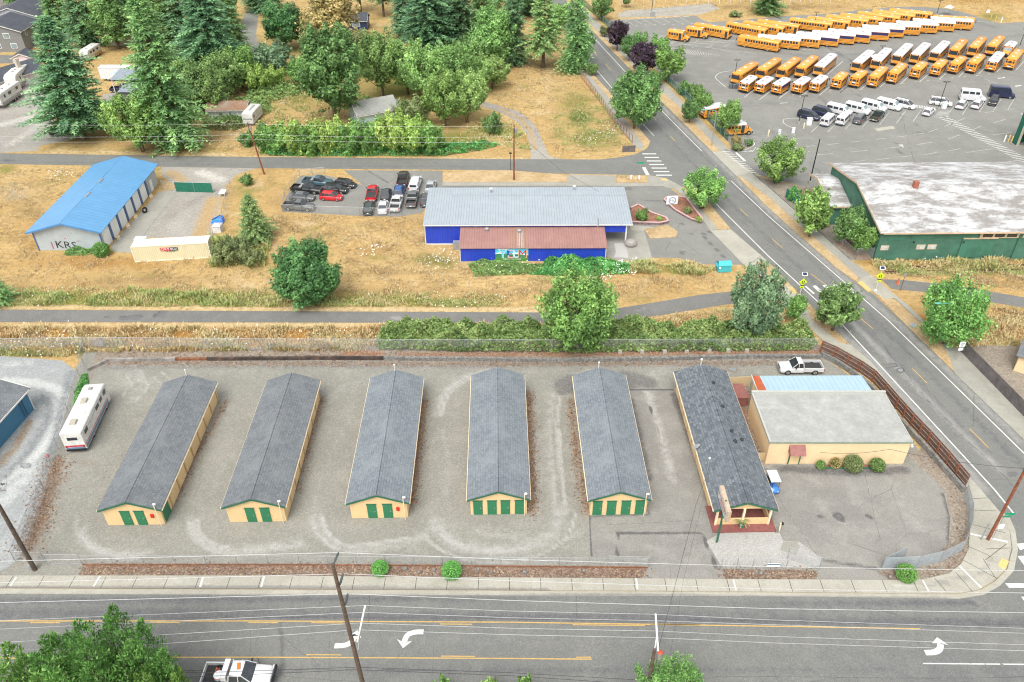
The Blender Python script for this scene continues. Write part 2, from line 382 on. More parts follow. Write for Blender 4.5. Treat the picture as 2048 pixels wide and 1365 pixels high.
simple('glass',(.03,.037,.042),.12,var=.2,spec=.8)
simple('glass_light',(.22,.28,.29),.12,var=.25,scale=1,spec=.8)
simple('window_white',(.72,.72,.70),.4)
simple('porch_red',(.24,.085,.075),.8,var=.12,fine=6)
simple('awning_red',(.25,.10,.085),.6)
simple('brick_chimney',(.36,.12,.075),.8,fine=6)
m,nt_,b_,co_=newmat('tar_roof')
_n=noise(nt_,nn(nt_,'ShaderNodeMapping',{0:co_,2:(0,0,.25),3:(.45,1.0,1)}).outputs[0],.6,8,.72);_n2=noise(nt_,co_,1.8,5,.7)
_s=nn(nt_,'ShaderNodeSeparateXYZ',{0:co_}).outputs[0]
_k=mth(nt_,'ADD',smooth(nt_,_n,.40,.62),mth(nt_,'MULTIPLY',mth(nt_,'SUBTRACT',_n2,.5),.6))
_c=mix(nt_,_k,(.22,.205,.19),(.50,.515,.515));nt_.links.new(_c,b_.inputs['Base Color']);b_.inputs['Roughness'].default_value=.6
simple('bark',(.15,.11,.08),.95,var=.3,scale=3,fine=12,fvar=.2)
simple('bark_light',(.24,.19,.14),.95,var=.25,scale=3,fine=12)
simple('pole_wood',(.115,.085,.065),.9,var=.25,scale=2,fine=10,fvar=.2)
simple('pole_red',(.26,.085,.04),.85,var=.25,scale=2,fine=10,fvar=.2)
ribbed('fence_brown',(.155,.10,.078),.15,0,.02,.9,var=.25,dirt=((.25,.17,.13),.6,2))
simple('fence_post_red',(.27,.10,.05),.85,var=.2)
simple('fence_rail',(.30,.20,.16),.85,var=.2)
ribbed('fence_gray',(.13,.115,.115),.15,0,.02,.9,var=.3,dirt=((.2,.18,.17),.6,2))
ribbed('fence_cream',(.60,.46,.27),.15,0,.02,.8)
simple('timber_dark',(.055,.042,.036),.9,var=.4,scale=1,dirt=((.22,.11,.06),.6))
simple('timber_gray',(.24,.225,.205),.9,var=.3,scale=1)
simple('stone_block',(.22,.215,.20),.9,var=.3,scale=2,fine=6,fvar=.2)
simple('pink_block',(.50,.33,.32),.85,var=.12,scale=3)
simple('rock_block',(.27,.19,.19),.9,var=.5,scale=4,fine=9,fvar=.3)
simple('lamp_teal',(.10,.36,.31),.4)
simple('black_metal',(.015,.015,.017),.45)
simple('wire',(.46,.47,.47),.4,.2)
simple('wire_dark',(.03,.03,.033),.6)
simple('insulator',(.10,.12,.12),.4)
simple('sign_lime',(.62,.78,.02),.5,var=.03)
simple('sign_green',(.0,.28,.13),.5)
simple('sign_white',(.78,.80,.82),.45,var=.04)
simple('ink_black',(.01,.01,.012),.6)
simple('solar',(.02,.03,.06),.2)
simple('cone_orange',(.55,.16,.07),.7)
simple('tarp_blue',(.02,.19,.70),.5,var=.2)
simple('bin_teal',(.055,.42,.48),.5,var=.06)
simple('plastic_gray',(.12,.14,.16),.5)
simple('green_pot',(.03,.22,.19),.5)
simple('rail_rust',(.10,.045,.025),.8)
simple('tie_wood',(.13,.10,.08),.9)
simple('lid_red',(.45,.05,.03),.6)
simple('timber_rust',(.20,.085,.04),.9,var=.3);simple('emblem_blue',(.02,.09,.16),.5)
chain('chain_mesh',(.48,.50,.51),.13)
chain('chain_mesh_thin',(.50,.52,.52),.09)
chain('slat_mesh',(.42,.47,.50),.5)
chain('green_mesh',(.02,.16,.11),.4)
simple('green_screen',(.012,.135,.085),.6,var=.12)
simple('mural_sky',(.09,.52,.80),.6,var=.08);simple('mural_hill',(.04,.20,.12),.6,var=.2,scale=1.5);simple('mural_field',(.09,.25,.05),.6,var=.2,scale=2)
simple('mural_snow',(.76,.74,.72),.6);simple('mural_teal',(.10,.52,.62),.6);simple('mural_navy',(.02,.10,.32),.6);simple('mural_red',(.52,.03,.03),.6)
simple('mural_tan',(.70,.40,.20),.6);simple('mural_pale',(.48,.68,.78),.6)
simple('sign_tan',(.44,.34,.24),.6);simple('sign_redtext',(.45,.07,.03),.6)
for n_,c_ in dict(white=(.60,.605,.61),silver=(.36,.385,.40),gray=(.11,.115,.12),darkgray=(.06,.062,.066),black=(.012,.012,.013),navy=(.014,.018,.055),red=(.52,.012,.018),darkred=(.22,.022,.022),teal=(.05,.105,.135),blue=(.03,.085,.24),green=(.035,.05,.045),olive=(.035,.045,.03),cartblue=(.03,.19,.62),cream=(.66,.62,.52),brown=(.045,.035,.03)).items():
 simple('car_'+n_,c_,.35,var=.05,scale=1,coat=.5,dirt=((.3,.28,.25),.08))
simple('bus_yellow',(.70,.30,.040),.42,var=.05,scale=.8,coat=.3)
simple('bus_white',(.62,.635,.65),.45,var=.05,scale=.8)
simple('bus_paleblue',(.55,.62,.68),.45,var=.05,scale=.8)
simple('bus_purple',(.035,.03,.10),.35)
simple('rubber',(.013,.013,.013),.8);simple('rim',(.42,.43,.44),.35,.6);simple('chrome',(.55,.56,.57),.25,.8)
simple('lamp_red',(.32,.012,.01),.3);simple('lamp_clear',(.62,.64,.64),.15);simple('lamp_amber',(.6,.18,.01),.3)
simple('liner',(.035,.035,.036),.85);simple('rv_white',(.60,.60,.57),.5,dirt=((.42,.42,.40),.5));simple('rv_blue',(.13,.22,.31),.5);simple('rv_red',(.50,.05,.08),.5)
simple('vent_gray',(.28,.26,.24),.7);simple('blue_dark',(.03,.05,.13),.4)
simple('pink_door',(.62,.53,.56),.6)
simple('rv_beige',(.36,.33,.27),.7)
simple('rv_tan',(.45,.25,.08),.5)
ribbed('trailer_white',(.66,.68,.69),.6,0,.02,.5)
simple('tar',(.055,.055,.056),.8,var=.3,scale=2);ground('asphalt_patch',[(.115,.115,.117),(.13,.13,.13),(.145,.145,.143)],(.2,.8,9),speck=(9,.08))
# ground, roads, pavements
def seg_dist(P,pts):
 best=np.full(len(P),1e9)
 for a,b in zip(pts[:-1],pts[1:]):
  d=b-a;L=(d@d)+1e-9;t=np.clip(((P-a)@d)/L,0,1)
  best=np.minimum(best,np.linalg.norm(P-(a+t[:,None]*d),axis=1))
 return best
def wear_values(P,wear):
 out={};PP=PXY(np.c_[P,np.zeros(len(P))])
 for at,pts,rad,k in wear:
  if len(pts)==1:
   v=np.exp(-(((PP[:,0]-pts[0][0])/rad[0])**2+((PP[:,1]-pts[0][1])/rad[1])**2))
  else:
   v=np.exp(-(seg_dist(P,np.array([G(*p)[:2]for p in pts]))/rad)**2)
  out[at]=np.maximum(out.get(at,0),v*k)
 return out
def curve(pts,k=4,closed=False):
 P=[np.array(p,float)for p in pts];out=[]
 for i in range(len(P)-(0 if closed else 1)):
  p0,p1,p2,p3=(P[(i+j)%len(P)]if closed else P[min(max(i+j,0),len(P)-1)]for j in (-1,0,1,2))
  for t in np.arange(k)/k:
   out.append(.5*(2*p1+(p2-p0)*t+(2*p0-5*p1+4*p2-p3)*t*t+(3*p1-p0-3*p2+p3)*t**3))
 if not closed:out.append(P[-1])
 return [tuple(p)for p in out]
def sheet(name,px,level,mat,wear=None,cut=0,kerb=0.0,kind='structure',base=0.0):
 """flat area given by its outline in the photograph; kerb > 0 raises it as a real step"""
 pts=[G(*p)for p in px];z=level*.004+kerb+base
 bm=bmesh.new();vs=[bm.verts.new((p[0],p[1],z))for p in pts]
 f=bm.faces.new(vs);f.normal_update()
 if f.normal.z<0:f.normal_flip()
 if cut:
  xs=[p[0]for p in pts];ys=[p[1]for p in pts]
  for ax,lo,hi in ((0,min(xs),max(xs)),(1,min(ys),max(ys))):
   for c in np.arange(math.floor(lo/cut)*cut+cut,hi,cut):
    no=(1,0,0)if ax==0 else (0,1,0);co=(c,0,0)if ax==0 else (0,c,0)
    bmesh.ops.bisect_plane(bm,geom=bm.verts[:]+bm.edges[:]+bm.faces[:],plane_co=co,plane_no=no)
 if kerb:
  r=bmesh.ops.extrude_edge_only(bm,edges=[e for e in bm.edges if e.is_boundary])
  for v in r['geom']:
   if isinstance(v,bmesh.types.BMVert):v.co.z=-.02
 bmesh.ops.recalc_face_normals(bm,faces=bm.faces[:])if kerb else None
 me=bpy.data.meshes.new(name);bm.to_mesh(me);bm.free();me.materials.append(MAT(mat))
 if wear:
  n=len(me.vertices);co=np.empty(n*3);me.vertices.foreach_get('co',co);P=co.reshape(-1,3)[:,:2]
  for at,v in wear_values(P,wear).items():
   me.attributes.new(at,'FLOAT','POINT').data.foreach_set('value',v.astype(np.float32))
 o=bpy.data.objects.new(name,me);COL.objects.link(o)
 if kind:o['kind']=kind
 return o
GW=[]
def gp(at,cx,cy,rx,ry,k=1.0):GW.append((at,[(cx,cy)],(rx,ry),k))
def gl(at,pts,rad,k=1.0):GW.append((at,pts,rad,k))
for a in [('gn',1160,236,26,18),('gr',1150,205,50,40,.6),('gr',1190,275,60,26,.8),('gr',1120,270,35,20,.5),('gr',985,262,60,14,.8),('gr',900,275,90,16,.7),('br',640,225,60,30,.3),('gr',600,200,60,25,.6),('gn',540,185,60,30,.7),('gr',330,250,160,40,.4),('gr',230,275,60,14,.5),('gv',150,215,40,30,.5),('gr',450,215,90,40,.7),('og',1060,280,30,25,.5),('pl',1090,165,40,60,.35),('og',1010,120,40,60,.4),('gr',800,180,120,40,.7),('gr',700,100,200,60,.6),('gr',420,100,160,70,.6),('og',480,490,70,45,.5),('gr',470,505,60,32,1),('gr',480,375,20,40,.5),('br',530,485,28,12,.8),('gr',430,440,18,40,.4),('og',200,525,200,22,.6),('br',60,410,70,40,.45),('gv',30,385,60,26,.45),('gr',10,340,30,14,.7),('gr',115,350,20,6,.6),('br',300,560,260,14,.5),('gr',250,552,130,10,.4),('og',60,470,60,60,.4),('gr',860,520,60,18,.7),('gr',760,515,40,14,.5),('br',800,545,120,12,.5),('og',750,505,60,16,.5),('pl',720,470,90,30,.4),('og',960,545,90,10,.5),('gr',1100,560,60,10,.5),('og',1280,540,90,14,.6),('gr',1360,540,70,9,.8),('br',1330,590,120,12,.35),('pl',1300,520,20,7,.7),('og',1500,660,110,18,.5),('og',1340,650,80,18,.7),('og',1900,655,200,30,.9),('gr',2010,650,40,14,.6),('gr',1960,665,40,12,.5),('og',1880,525,190,10,.9),('gr',1800,540,60,9,.7),('gr',1990,545,40,9,.7),('br',1850,545,120,8,.5),('pl',1900,560,150,8,.3),('og',1950,3,160,12,.5),('br',1550,14,200,8,.6),('gv',1300,22,110,14,.4),('gr',1985,35,40,14,.6),('br',620,128,30,16,.8),('br',1030,132,25,5,.8),('br',1086,134,22,5,.9),('br',1150,142,22,6,.8),('br',160,278,60,12,.5),('gr',30,700,120,14,.9),('gn',60,706,60,6,.7),('gr',220,668,60,10,.7),('gn',235,675,14,10,.6),('gr',690,680,60,12,.6),('gr',430,690,40,10,.5),('gn',170,702,14,30,.8)]:gp(*a)
gl('gr',[(20,600),(150,598),(300,598),(420,595),(560,600)],2.0,.95);gl('gr',[(640,605),(760,600),(900,606),(990,600)],1.6,.85);gl('gr',[(500,600),(720,596)],1.4,.6)
gl('og',[(-200,665),(0,668),(300,668),(560,672),(760,676)],3.0,1.0);gl('og',[(760,668),(1080,665)],2.0,.6);gl('br',[(-100,574),(500,578),(1000,585),(1240,575)],1.6,.4)
gl('pl',[(-100,612),(500,616),(1000,620),(1080,622)],.8,.9);gl('pl',[(-100,650),(500,651),(1050,652)],.7,.9);gl('pl',[(540,300),(500,285),(470,268)],2.2,.6)
gl('pl',[(1100,100),(1095,150),(1088,215)],.9,.5);gl('pl',[(1085,150),(1074,215)],.8,.45);gl('pl',[(470,312),(700,318),(1060,318)],.7,.7);gl('pl',[(100,303),(320,308),(470,311)],1.5,.6)
gl('pl',[(690,525),(980,555),(1240,590)],1.2,.35);gl('br',[(540,360),(560,440),(600,470)],2.5,.35);gl('gr',[(480,375),(500,400)],2,.5)
def make_ground():
 xs=np.r_[[-3000,-1200,-500,-300],np.arange(-230,230.1,1.1),[300,500,1200,3000]]
 ys=np.r_[[-400,-100,10],np.arange(30,300.1,1.0),[340,420,600,1000,2000,4000]]
 X,Y=np.meshgrid(xs,ys);n=len(xs);P=np.c_[X.ravel(),Y.ravel()]
 me=bpy.data.meshes.new('ground')
 i=(np.arange(len(ys)-1)[:,None]*n+np.arange(n-1)[None]).ravel()
 F=np.c_[i,i+1,i+n+1,i+n]
 me.from_pydata(np.c_[P,np.zeros(len(P))].tolist(),[],F.tolist());me.materials.append(MAT('dry_grass'))
 ok=(P[:,1]>25)&(P[:,1]<420);W=wear_values(np.where(ok[:,None],P,[0,100.]),GW)
 for at,v in W.items():me.attributes.new(at,'FLOAT','POINT').data.foreach_set('value',(v*ok).astype(np.float32))
 o=bpy.data.objects.new('ground',me);COL.objects.link(o);o['kind']='structure'
make_ground()
CURB_W=[(1301,283),(1294,297),(1271,309),(1236,315.5)]
WEST=[(1361,372),(1426,417),(1462,460),(1534,522),(1583,572),(1648,640),(1702,692),(1741,725),(1891,902),(1961,981),(2001,1028),(2018,1055)]
EAST=[(1120,-14),(1155,28),(1168,45),(1261,140),(1314,195),(1424,304),(1474,354),(1536,416),(1673,537),(1751,592),(1801,640),(1911,747),(2048,878),(2300,1120)]
sheet('side_street',[(1060,-60),(1098,-2),(1130,60),(1158,120),(1184,147),(1224,190),(1276,255),(1301,283),(1330,318)]+WEST+[(2022,1098),(2012,1140),(1960,1190),(2048,1260),(2400,1260)]+EAST[::-1],1,'road_asphalt',[('dk',[(1125,10),(1240,145),(1340,250),(1520,420),(1760,650),(2060,950)],.7,.55),('dk',[(1205,130),(1330,270),(1480,425),(1690,620),(1980,910)],.7,.55),('pl',[(1700,640),(1800,740),(2000,940)],.9,.75),('pl',[(1420,330),(1600,500),(1720,600)],.8,.4),('pl',[(1360,250),(1450,330)],.8,.5),('dk',[(1830,720),(2048,930)],.8,.5),('pl',[(1655,640),(1700,684),(1745,722),(1895,898),(1965,978)],1.0,.8),('pl',[(1310,200),(1424,312),(1540,424),(1675,545),(1800,650),(1912,756),(2048,890)],.8,.7)],.8)
sheet('cross_street',[(-400,303),(0,307),(512,314.5),(1024,318.7),(1200,319.5),(1236,315.5),(1271,309),(1294,297),(1301,283),(1345,312),(1420,380),(1361,372),(1331,357),(1296,351),(1101,347.5),(1024,341),(512,337),(322,334),(0,328.5),(-400,325)],2,'lane_asphalt',[('pl',[(-100,311),(500,320),(1000,325),(1260,322)],1.2,.35),('dk',[(-100,321),(500,331),(1000,335)],.8,.45),('dk',[(10,322),(30,323)],.5,1)],1.2)
sheet('main_street',[(-500,1184),(0,1187),(512,1188.5),(1024,1190),(1536,1191.6),(1850,1195),(1917,1196),(1968,1188),(2000,1170),(2100,1172),(2600,1180),(2600,1425),(-500,1400)],2,'road_asphalt',[('dk',[(-100,1197),(600,1199),(1300,1201),(1950,1206)],.35,.75),('dk',[(-100,1228),(512,1230),(1100,1236),(2060,1248)],.75,.75),('dk',[(-100,1213),(1024,1215),(2060,1225)],.4,.35),('dk',[(-100,1335),(700,1338),(2060,1345)],.7,.5),('pl',[(-100,1275),(800,1280),(2060,1290)],1.1,.35),('dk',[(700,1365),(2060,1372)],.6,.4),('pl',[(1500,1210),(2060,1222)],.4,.3)],.7)
sheet('trail',[(-300,616),(0,619.5),(512,622.5),(1024,625),(1090,625.5),(1160,624),(1224,618.7),(1299,607),(1394,591),(1446,585),(1510,577),(1562,574),(1580,601),(1510,603),(1449,610),(1324,631),(1234,641),(1160,645),(1100,646),(1024,646.5),(512,645.5),(0,645),(-300,644)],1,'trail_asphalt',[('dk',[(310,632),(328,622)],.45,1.2),('dk',[(245,636),(278,634)],.6,1.0),('dk',[(208,633),(218,633)],.3,1.0),('pl',[(785,636),(800,638)],.6,1.0),('pl',[(1276,621),(1290,618)],.4,.8)],.6)
sheet('trail',[(1762,559),(1801,560),(1906,571),(2048,595),(2300,640),(2300,668),(2048,616),(1936,597.5),(1841,583.7),(1783,578.7)],1,'trail_asphalt')
TRK=[('pl',curve([(165,1060),(185,1095),(240,1108),(300,1104)]),.7,.9),('pl',curve([(150,1040),(160,1085),(210,1112),(280,1112)]),.5,.75),('pl',curve([(385,1040),(395,1075),(440,1100),(505,1100),(600,1085)]),.9,.85),('pl',curve([(628,1035),(640,1070),(685,1100),(740,1098),(820,1085),(860,1060)]),.8,.9),('pl',curve([(640,1080),(700,1105),(790,1085),(850,1070)]),1.1,.55),('pl',curve([(872,1048),(890,1075),(940,1098),(1030,1100),(1100,1070),(1120,1020)]),1.1,1.0),('pl',[(960,1060),(1010,1068),(1080,1090)],1.2,.7),('pl',[(1110,1010),(1100,930),(1098,860),(1105,790)],.8,.8),('pl',[(1070,1060),(1080,950),(1075,860)],.6,.5),('pl',curve([(975,740),(930,755),(895,780),(878,810),(872,830)]),.7,.95),('pl',[(1110,775),(1140,755),(1180,745)],.8,.7),('pl',[(880,860),(892,930),(888,1000)],.8,.4),('pl',[(700,800),(690,850),(665,900),(640,960),(625,1020)],1.0,.4),('pl',[(250,770),(290,765)],1.6,.6),('pl',[(270,745),(285,770),(262,800)],1.2,.75),('pl',[(300,765),(320,780)],1.2,.6),('pl',[(240,850),(200,950),(165,1030)],.8,.3),('pl',[(480,880),(430,960),(400,1020)],1.0,.4),('pl',[(760,745),(680,775),(650,800)],.8,.45),('pl',[(1300,745),(1370,735)],.8,.6),('pl',[(1320,760),(1290,775)],.8,.6),('pl',[(1100,1090),(1170,1060)],1.0,.5),('dk',[(1125,770),(1140,760)],1.4,1.2),('dk',[(1122,785),(1146,780)],.7,1.0),('dk',[(1262,755),(1296,766)],1.3,1.2),('dk',[(1250,750),(1262,770)],1.0,1.1),('dk',[(320,940),(440,800)],.8,.35),('dk',[(590,960),(650,790)],.6,.4),('rs',[(0,0),(1,1)],.1,0),('ru',[(455,800),(420,860),(390,915),(360,985),(345,1010)],.45,0.45),('ru',[(645,795),(625,870),(598,955),(590,985)],.5,0.45),('ru',[(848,800),(838,880),(828,960),(824,1000)],.55,0.57),('ru',[(1056,785),(1058,870),(1061,950),(1064,1020)],.55,0.72),('ru',[(1140,800),(1152,900),(1160,960),(1172,1020)],.5,0.48),('ru',[(205,726),(500,727),(800,728),(1200,728),(1500,726),(1640,724)],.7,0.48),('ru',[(115,920),(95,1000),(70,1060),(50,1105)],1.1,0.57),('ru',[(150,800),(190,735)],1.0,0.36),('ru',[(80,1040),(90,1035)],.8,0.78),('dk',[(210,735),(1640,727)],1.0,.5),('ru',[(170,925),(190,930)],1.0,0.30),('ru',[(1450,738),(1470,740)],1.2,0.42),('ru',[(1590,742),(1660,730)],1.2,0.24)]
def streaks(trk):
 r=np.random.default_rng(3);out=[]
 for at,pts,rad,k in trk:
  if at!='pl':out.append((at,pts,rad,k));continue
  out.append((at,pts,rad*1.25,k*.62));P=np.array(pts,float);d=np.gradient(P,axis=0);n=np.c_[-d[:,1],d[:,0]];n/=np.linalg.norm(n,axis=1)[:,None]+1e-9
  for j in range(5):
   a,b=sorted(r.uniform(-.15,1.15,2));i0,i1=max(0,int(a*len(P))),min(len(P),int(b*len(P))+2);q=P[i0:i1]+n[i0:i1]*r.normal(0,12*rad)*np.array([1,.7])
   if len(q)>1:out.append((at,[tuple(x)for x in q],r.uniform(.22,.4),k*r.uniform(.7,1.1)))
 return out
TRK=streaks([t for t in TRK if t[0]!='rs'])
sheet('gravel_yard',[(150,742),(172,700),(200,705),(770,712),(1640,710),(1700,752),(1760,806),(1850,915),(1930,985),(1928,1080),(1895,1125),(1842,1160),(1640,1160),(1290,1160),(155,1152),(-10,1152),(62,1030),(98,905),(140,790)],1,'gravel',TRK,.36)
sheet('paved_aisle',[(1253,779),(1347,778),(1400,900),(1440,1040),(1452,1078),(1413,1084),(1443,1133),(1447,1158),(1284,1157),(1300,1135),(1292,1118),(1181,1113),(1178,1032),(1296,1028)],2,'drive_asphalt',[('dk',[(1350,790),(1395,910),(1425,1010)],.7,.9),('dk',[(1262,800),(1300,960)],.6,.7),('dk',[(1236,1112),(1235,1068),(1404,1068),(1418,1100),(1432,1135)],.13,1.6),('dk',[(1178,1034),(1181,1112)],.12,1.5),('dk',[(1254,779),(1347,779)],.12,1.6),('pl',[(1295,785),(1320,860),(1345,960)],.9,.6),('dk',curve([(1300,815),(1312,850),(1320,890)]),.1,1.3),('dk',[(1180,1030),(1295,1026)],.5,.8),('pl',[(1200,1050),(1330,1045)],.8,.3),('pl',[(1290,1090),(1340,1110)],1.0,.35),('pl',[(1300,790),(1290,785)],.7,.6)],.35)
sheet('paved_lot',[(1500,930),(1700,931),(1818,933),(1850,945),(1887,982),(1900,1036),(1897,1087),(1870,1115),(1800,1135),(1748,1141),(1772,1163),(1640,1162),(1643,1117),(1598,1084),(1567,1083),(1557,1050),(1520,985)],2,'drive_asphalt',[('dk',[(1560,938),(1700,945),(1810,940)],.8,.8),('dk',[(1676,1033),(1680,1036)],.45,2.0),('dk',[(1641,1032),(1642,1033)],.25,2.0),('dk',[(1736,1034),(1738,1034)],.25,2.0),('dk',[(1720,1000),(1780,998)],.8,.3),('dk',[(1700,1075),(1760,1078),(1840,1070)],1.0,.3),('dk',[(1888,990),(1901,1040),(1896,1085)],.3,.9),('dk',[(1650,1122),(1755,1138)],.3,.8),('pl',[(1620,1000),(1700,1060),(1680,1110)],1.4,.35),('pl',[(1800,1000),(1840,1060)],1.5,.4),('dk',[(1530,940),(1610,942),(1612,935)],.14,1.2)],.45)
sheet('white_gravel',[(1413,1083),(1438,1068),(1556,1060),(1567,1083),(1598,1084),(1642,1116),(1640,1134),(1443,1134)],3,'gravel_white')
sheet('concrete_pad',[(1566,1084),(1595,1084),(1600,1094),(1592,1112),(1560,1100)],4,'concrete_gray')
sheet('mulch_bed',[(166,1131),(600,1131),(1000,1134),(1295,1137),(1283,1157),(157,1152)],3,'mulch',[('ru',[(166,1132),(700,1133),(1290,1138)],.35,.9),('ru',[(1080,1150),(1270,1150)],.6,.3)],.5)
sheet('mulch_bed',[(1441,1138),(1636,1142),(1632,1160),(1450,1159)],3,'mulch')
sheet('mulch_bed',[(1753,1142),(1830,1140),(1843,1159),(1781,1161)],3,'mulch')
sheet('mulch_bed',[(1641,936),(1641,930),(1770,930),(1770,936)],3,'red_mulch')
sheet('dirt_strip',[(1815,912),(1845,895),(1935,985),(1938,1010),(1940,1064),(1936,1102),(1922,1130),(1897,1150),(1849,1161),(1800,1160),(1868,1116),(1897,1087),(1902,1036),(1889,982),(1852,945)],4,'bark_dirt')
sheet('dirt_strip',[(1455,770),(1510,765),(1535,930),(1505,935),(1490,890)],3,'bark_dirt',[('ru',[(1480,820),(1500,900)],.8,.9)],.6)
sheet('bank',[(195,700),(770,692),(1640,690),(1645,716),(770,719),(215,722),(178,745)],2,'bark_dirt',[('ru',[(690,708),(760,706)],.8,.8),('ru',[(800,712),(1640,705)],.8,.7)],.8)
sheet('pale_yard',[(-500,703),(0,712),(70,717),(125,722),(152,742),(110,903),(72,1028),(36,1122),(-10,1149),(-500,1146)],2,'gravel_pale',[('pl',curve([(0,762),(60,765),(110,778),(132,800),(125,840),(100,880),(60,920),(0,965)]),.9,1.0),('pl',[(-100,770),(60,762)],.9,.8),('pl',curve([(105,800),(110,830),(85,885),(40,935)]),.5,.7),('dk',curve([(80,790),(100,815),(85,860),(40,925),(0,960)]),.8,.7),('pl',[(60,940),(0,1010)],1.4,.7),('pl',[(0,730),(60,728)],1,.5),('ru',[(60,845),(30,895),(0,930)],.7,.7),('dk',[(48,930),(57,932)],.35,1.3),('dk',[(140,745),(120,840),(90,950)],.8,.7)],.6)
INN=[(-500,1150),(0,1153),(512,1153),(1024,1157),(1536,1160.5),(1790,1162),(1849,1160),(1897,1149),(1922,1129),(1936,1101),(1939,1064),(1938,1008),(1934,978),(1856,872),(1773,786),(1741,740),(1700,712),(1645,681)]
OUT=[(1702,692),(1741,725),(1891,902),(1961,981),(2001,1028),(2018,1062),(2022,1098),(2012,1138),(1987,1163),(1959,1180),(1919,1188),(1850,1188.5),(1536,1185),(1024,1181.5),(512,1179),(0,1177),(-500,1174)]
sheet('pavement',INN+OUT,1,'concrete',[('dk',[(0,1176),(250,1177),(700,1179),(1100,1181)],.22,1.1),('dk',[(1870,1165),(1960,1150),(1990,1110)],.35,.6),('dk',[(1850,1175),(1950,1165)],.3,.5),('dk',[(1745,745),(1860,880),(1935,975)],.9,.45),('pl',[(250,1165),(420,1166)],.5,.5),('pl',[(1790,1172),(1840,1174)],.3,.6)],.5,kerb=.13)
sheet('gutter',[(-500,1174.5),(0,1177.5),(1024,1182),(1536,1185.5),(1850,1189),(1919,1189),(1962,1180),(1990,1163),(2015,1138),(2025,1098),(2020,1062),(2003,1028),(2016,1028),(2031,1062),(2036,1100),(2028,1142),(2000,1172),(1968,1190),(1919,1198),(1850,1197),(1536,1193),(1024,1191.5),(512,1190),(0,1188.5),(-500,1186)],3,'concrete',[('dk',[(0,1187),(1024,1190),(1536,1192),(1900,1197)],.12,.9)],.6)
sheet('pavement',[(-500,1402),(2600,1427),(2600,1462),(-500,1435)],1,'concrete',kerb=.13)
sheet('pavement',[(1421,462),(1462,460),(1534,522),(1512,527),(1560,574),(1583,572),(1613,603),(1626,640),(1690,694),(1645,681),(1603,640),(1563,601),(1514,548),(1486,529)],1,'concrete',kerb=.05)
sheet('pavement',[(1336,368),(1361,374),(1395,410),(1437,459),(1421,462),(1381,406),(1350,380)],1,'concrete_gray',kerb=.06)
sheet('pavement',[(1134,350),(1232,352),(1232,366.5),(1294,366.5),(1296,351),(1331,357),(1361,372),(1340,378),(1325,373),(885,372),(885,365.5),(1134,365.5)],3,'concrete_gray',kerb=.05)
sheet('pavement',[(1158,138),(1166,136),(1214,190),(1256,250),(1290,290),(1283,302),(1268,292),(1236,250),(1196,190)],1,'concrete_gray',kerb=.06)
sheet('pavement',[(1150,0),(1172,18),(1183,32),(1285,135),(1334,172),(1374,212),(1456,297),(1440,303),(1364,219),(1318,180),(1268,134),(1172,40),(1140,5)],1,'concrete_gray',kerb=.06)
sheet('driveway_apron',[(1424,304),(1446,300),(1505,347),(1474,354)],3,'concrete',kerb=.02)
sheet('pavement',[(1478,352),(1500,345),(1536,375),(1701,521),(1740,550),(1816,612),(1886,680),(1921,702),(2049,836),(2165,958),(2330,1130),(2310,1145),(2048,881),(1909,748),(1900,720),(1881,684),(1830,636),(1790,598),(1752,590),(1716,555),(1536,394)],1,'concrete_gray',kerb=.08)
sheet('pavement',[(1714,562),(1742,551),(1796,596),(1772,600),(1753,589)],2,'concrete',kerb=.09)
VERGES=[[(1361,374),(1396,378),(1426,417),(1462,460),(1437,460),(1395,410)],[(1512,527),(1534,523),(1582,572),(1560,575)],[(1585,574),(1648,640),(1702,692),(1691,696),(1624,640),(1606,603)],[(1224,190),(1276,255),(1299,283),(1297,293),(1288,292),(1256,250),(1214,192),(1170,140),(1184,147)],[(1155,30),(1168,45),(1261,140),(1314,195),(1424,304),(1439,302),(1364,219),(1318,180),(1268,134),(1171,40)],[(1476,354),(1487,351),(1536,394),(1716,555),(1714,564),(1673,537),(1536,416)],[(1754,590),(1790,600),(1830,637),(1881,685),(1922,742),(1911,747),(1801,640)],[(886,345),(930,342),(1024,342),(1110,349),(1133,352),(1134,365),(886,365)],[(1233,352),(1290,352),(1294,366),(1234,366)],[(1288,460),(1335,450),(1356,465),(1352,475),(1300,478)]]
for pts in VERGES:
 sheet('grass_verge',pts,4,'verge_grass',[('dk',[pts[0],pts[1]],.6,.5)],.8,kerb=.06)
sheet('tactile_paving',[(1714,566),(1723,563),(1743,582),(1736,585)],4,'tactile_yellow',kerb=.09)
sheet('tactile_paving',[(1576,576),(1584,574),(1594,586),(1586,588)],3,'tactile_yellow',kerb=.06)
sheet('tactile_paving',[(2003,1118),(2017,1125),(2009,1142),(1995,1133)],3,'tactile_yellow',kerb=.13)
sheet('tactile_paving',[(1320,358),(1332,358),(1337,362),(1325,362)],5,'tactile_yellow',kerb=.05)
sheet('parking_lot',[(688,341),(885,342),(885,371),(1325,373),(1342,378),(1381,408),(1421,462),(1487,530),(1370,529),(1362,517),(1304,516),(1250,480),(1250,392),(852,392),(848,425),(800,434),(730,433),(566,424),(571,395),(600,353),(650,351),(700,362),(727,372)],1,'lot_asphalt',[('dk',[(735,342),(775,365)],.3,.8),('dk',[(1404,469),(1422,464),(1404,470),(1455,522)],.15,1.6),('dk',[(1362,447),(1365,448)],.5,1.0),('dk',[(1378,467),(1384,467)],.3,1.2),('dk',[(1362,508),(1366,503)],.4,1.3),('dk',[(1265,403),(1325,402)],.12,.9),('dk',[(890,376),(1260,378)],.8,.8)],.6)
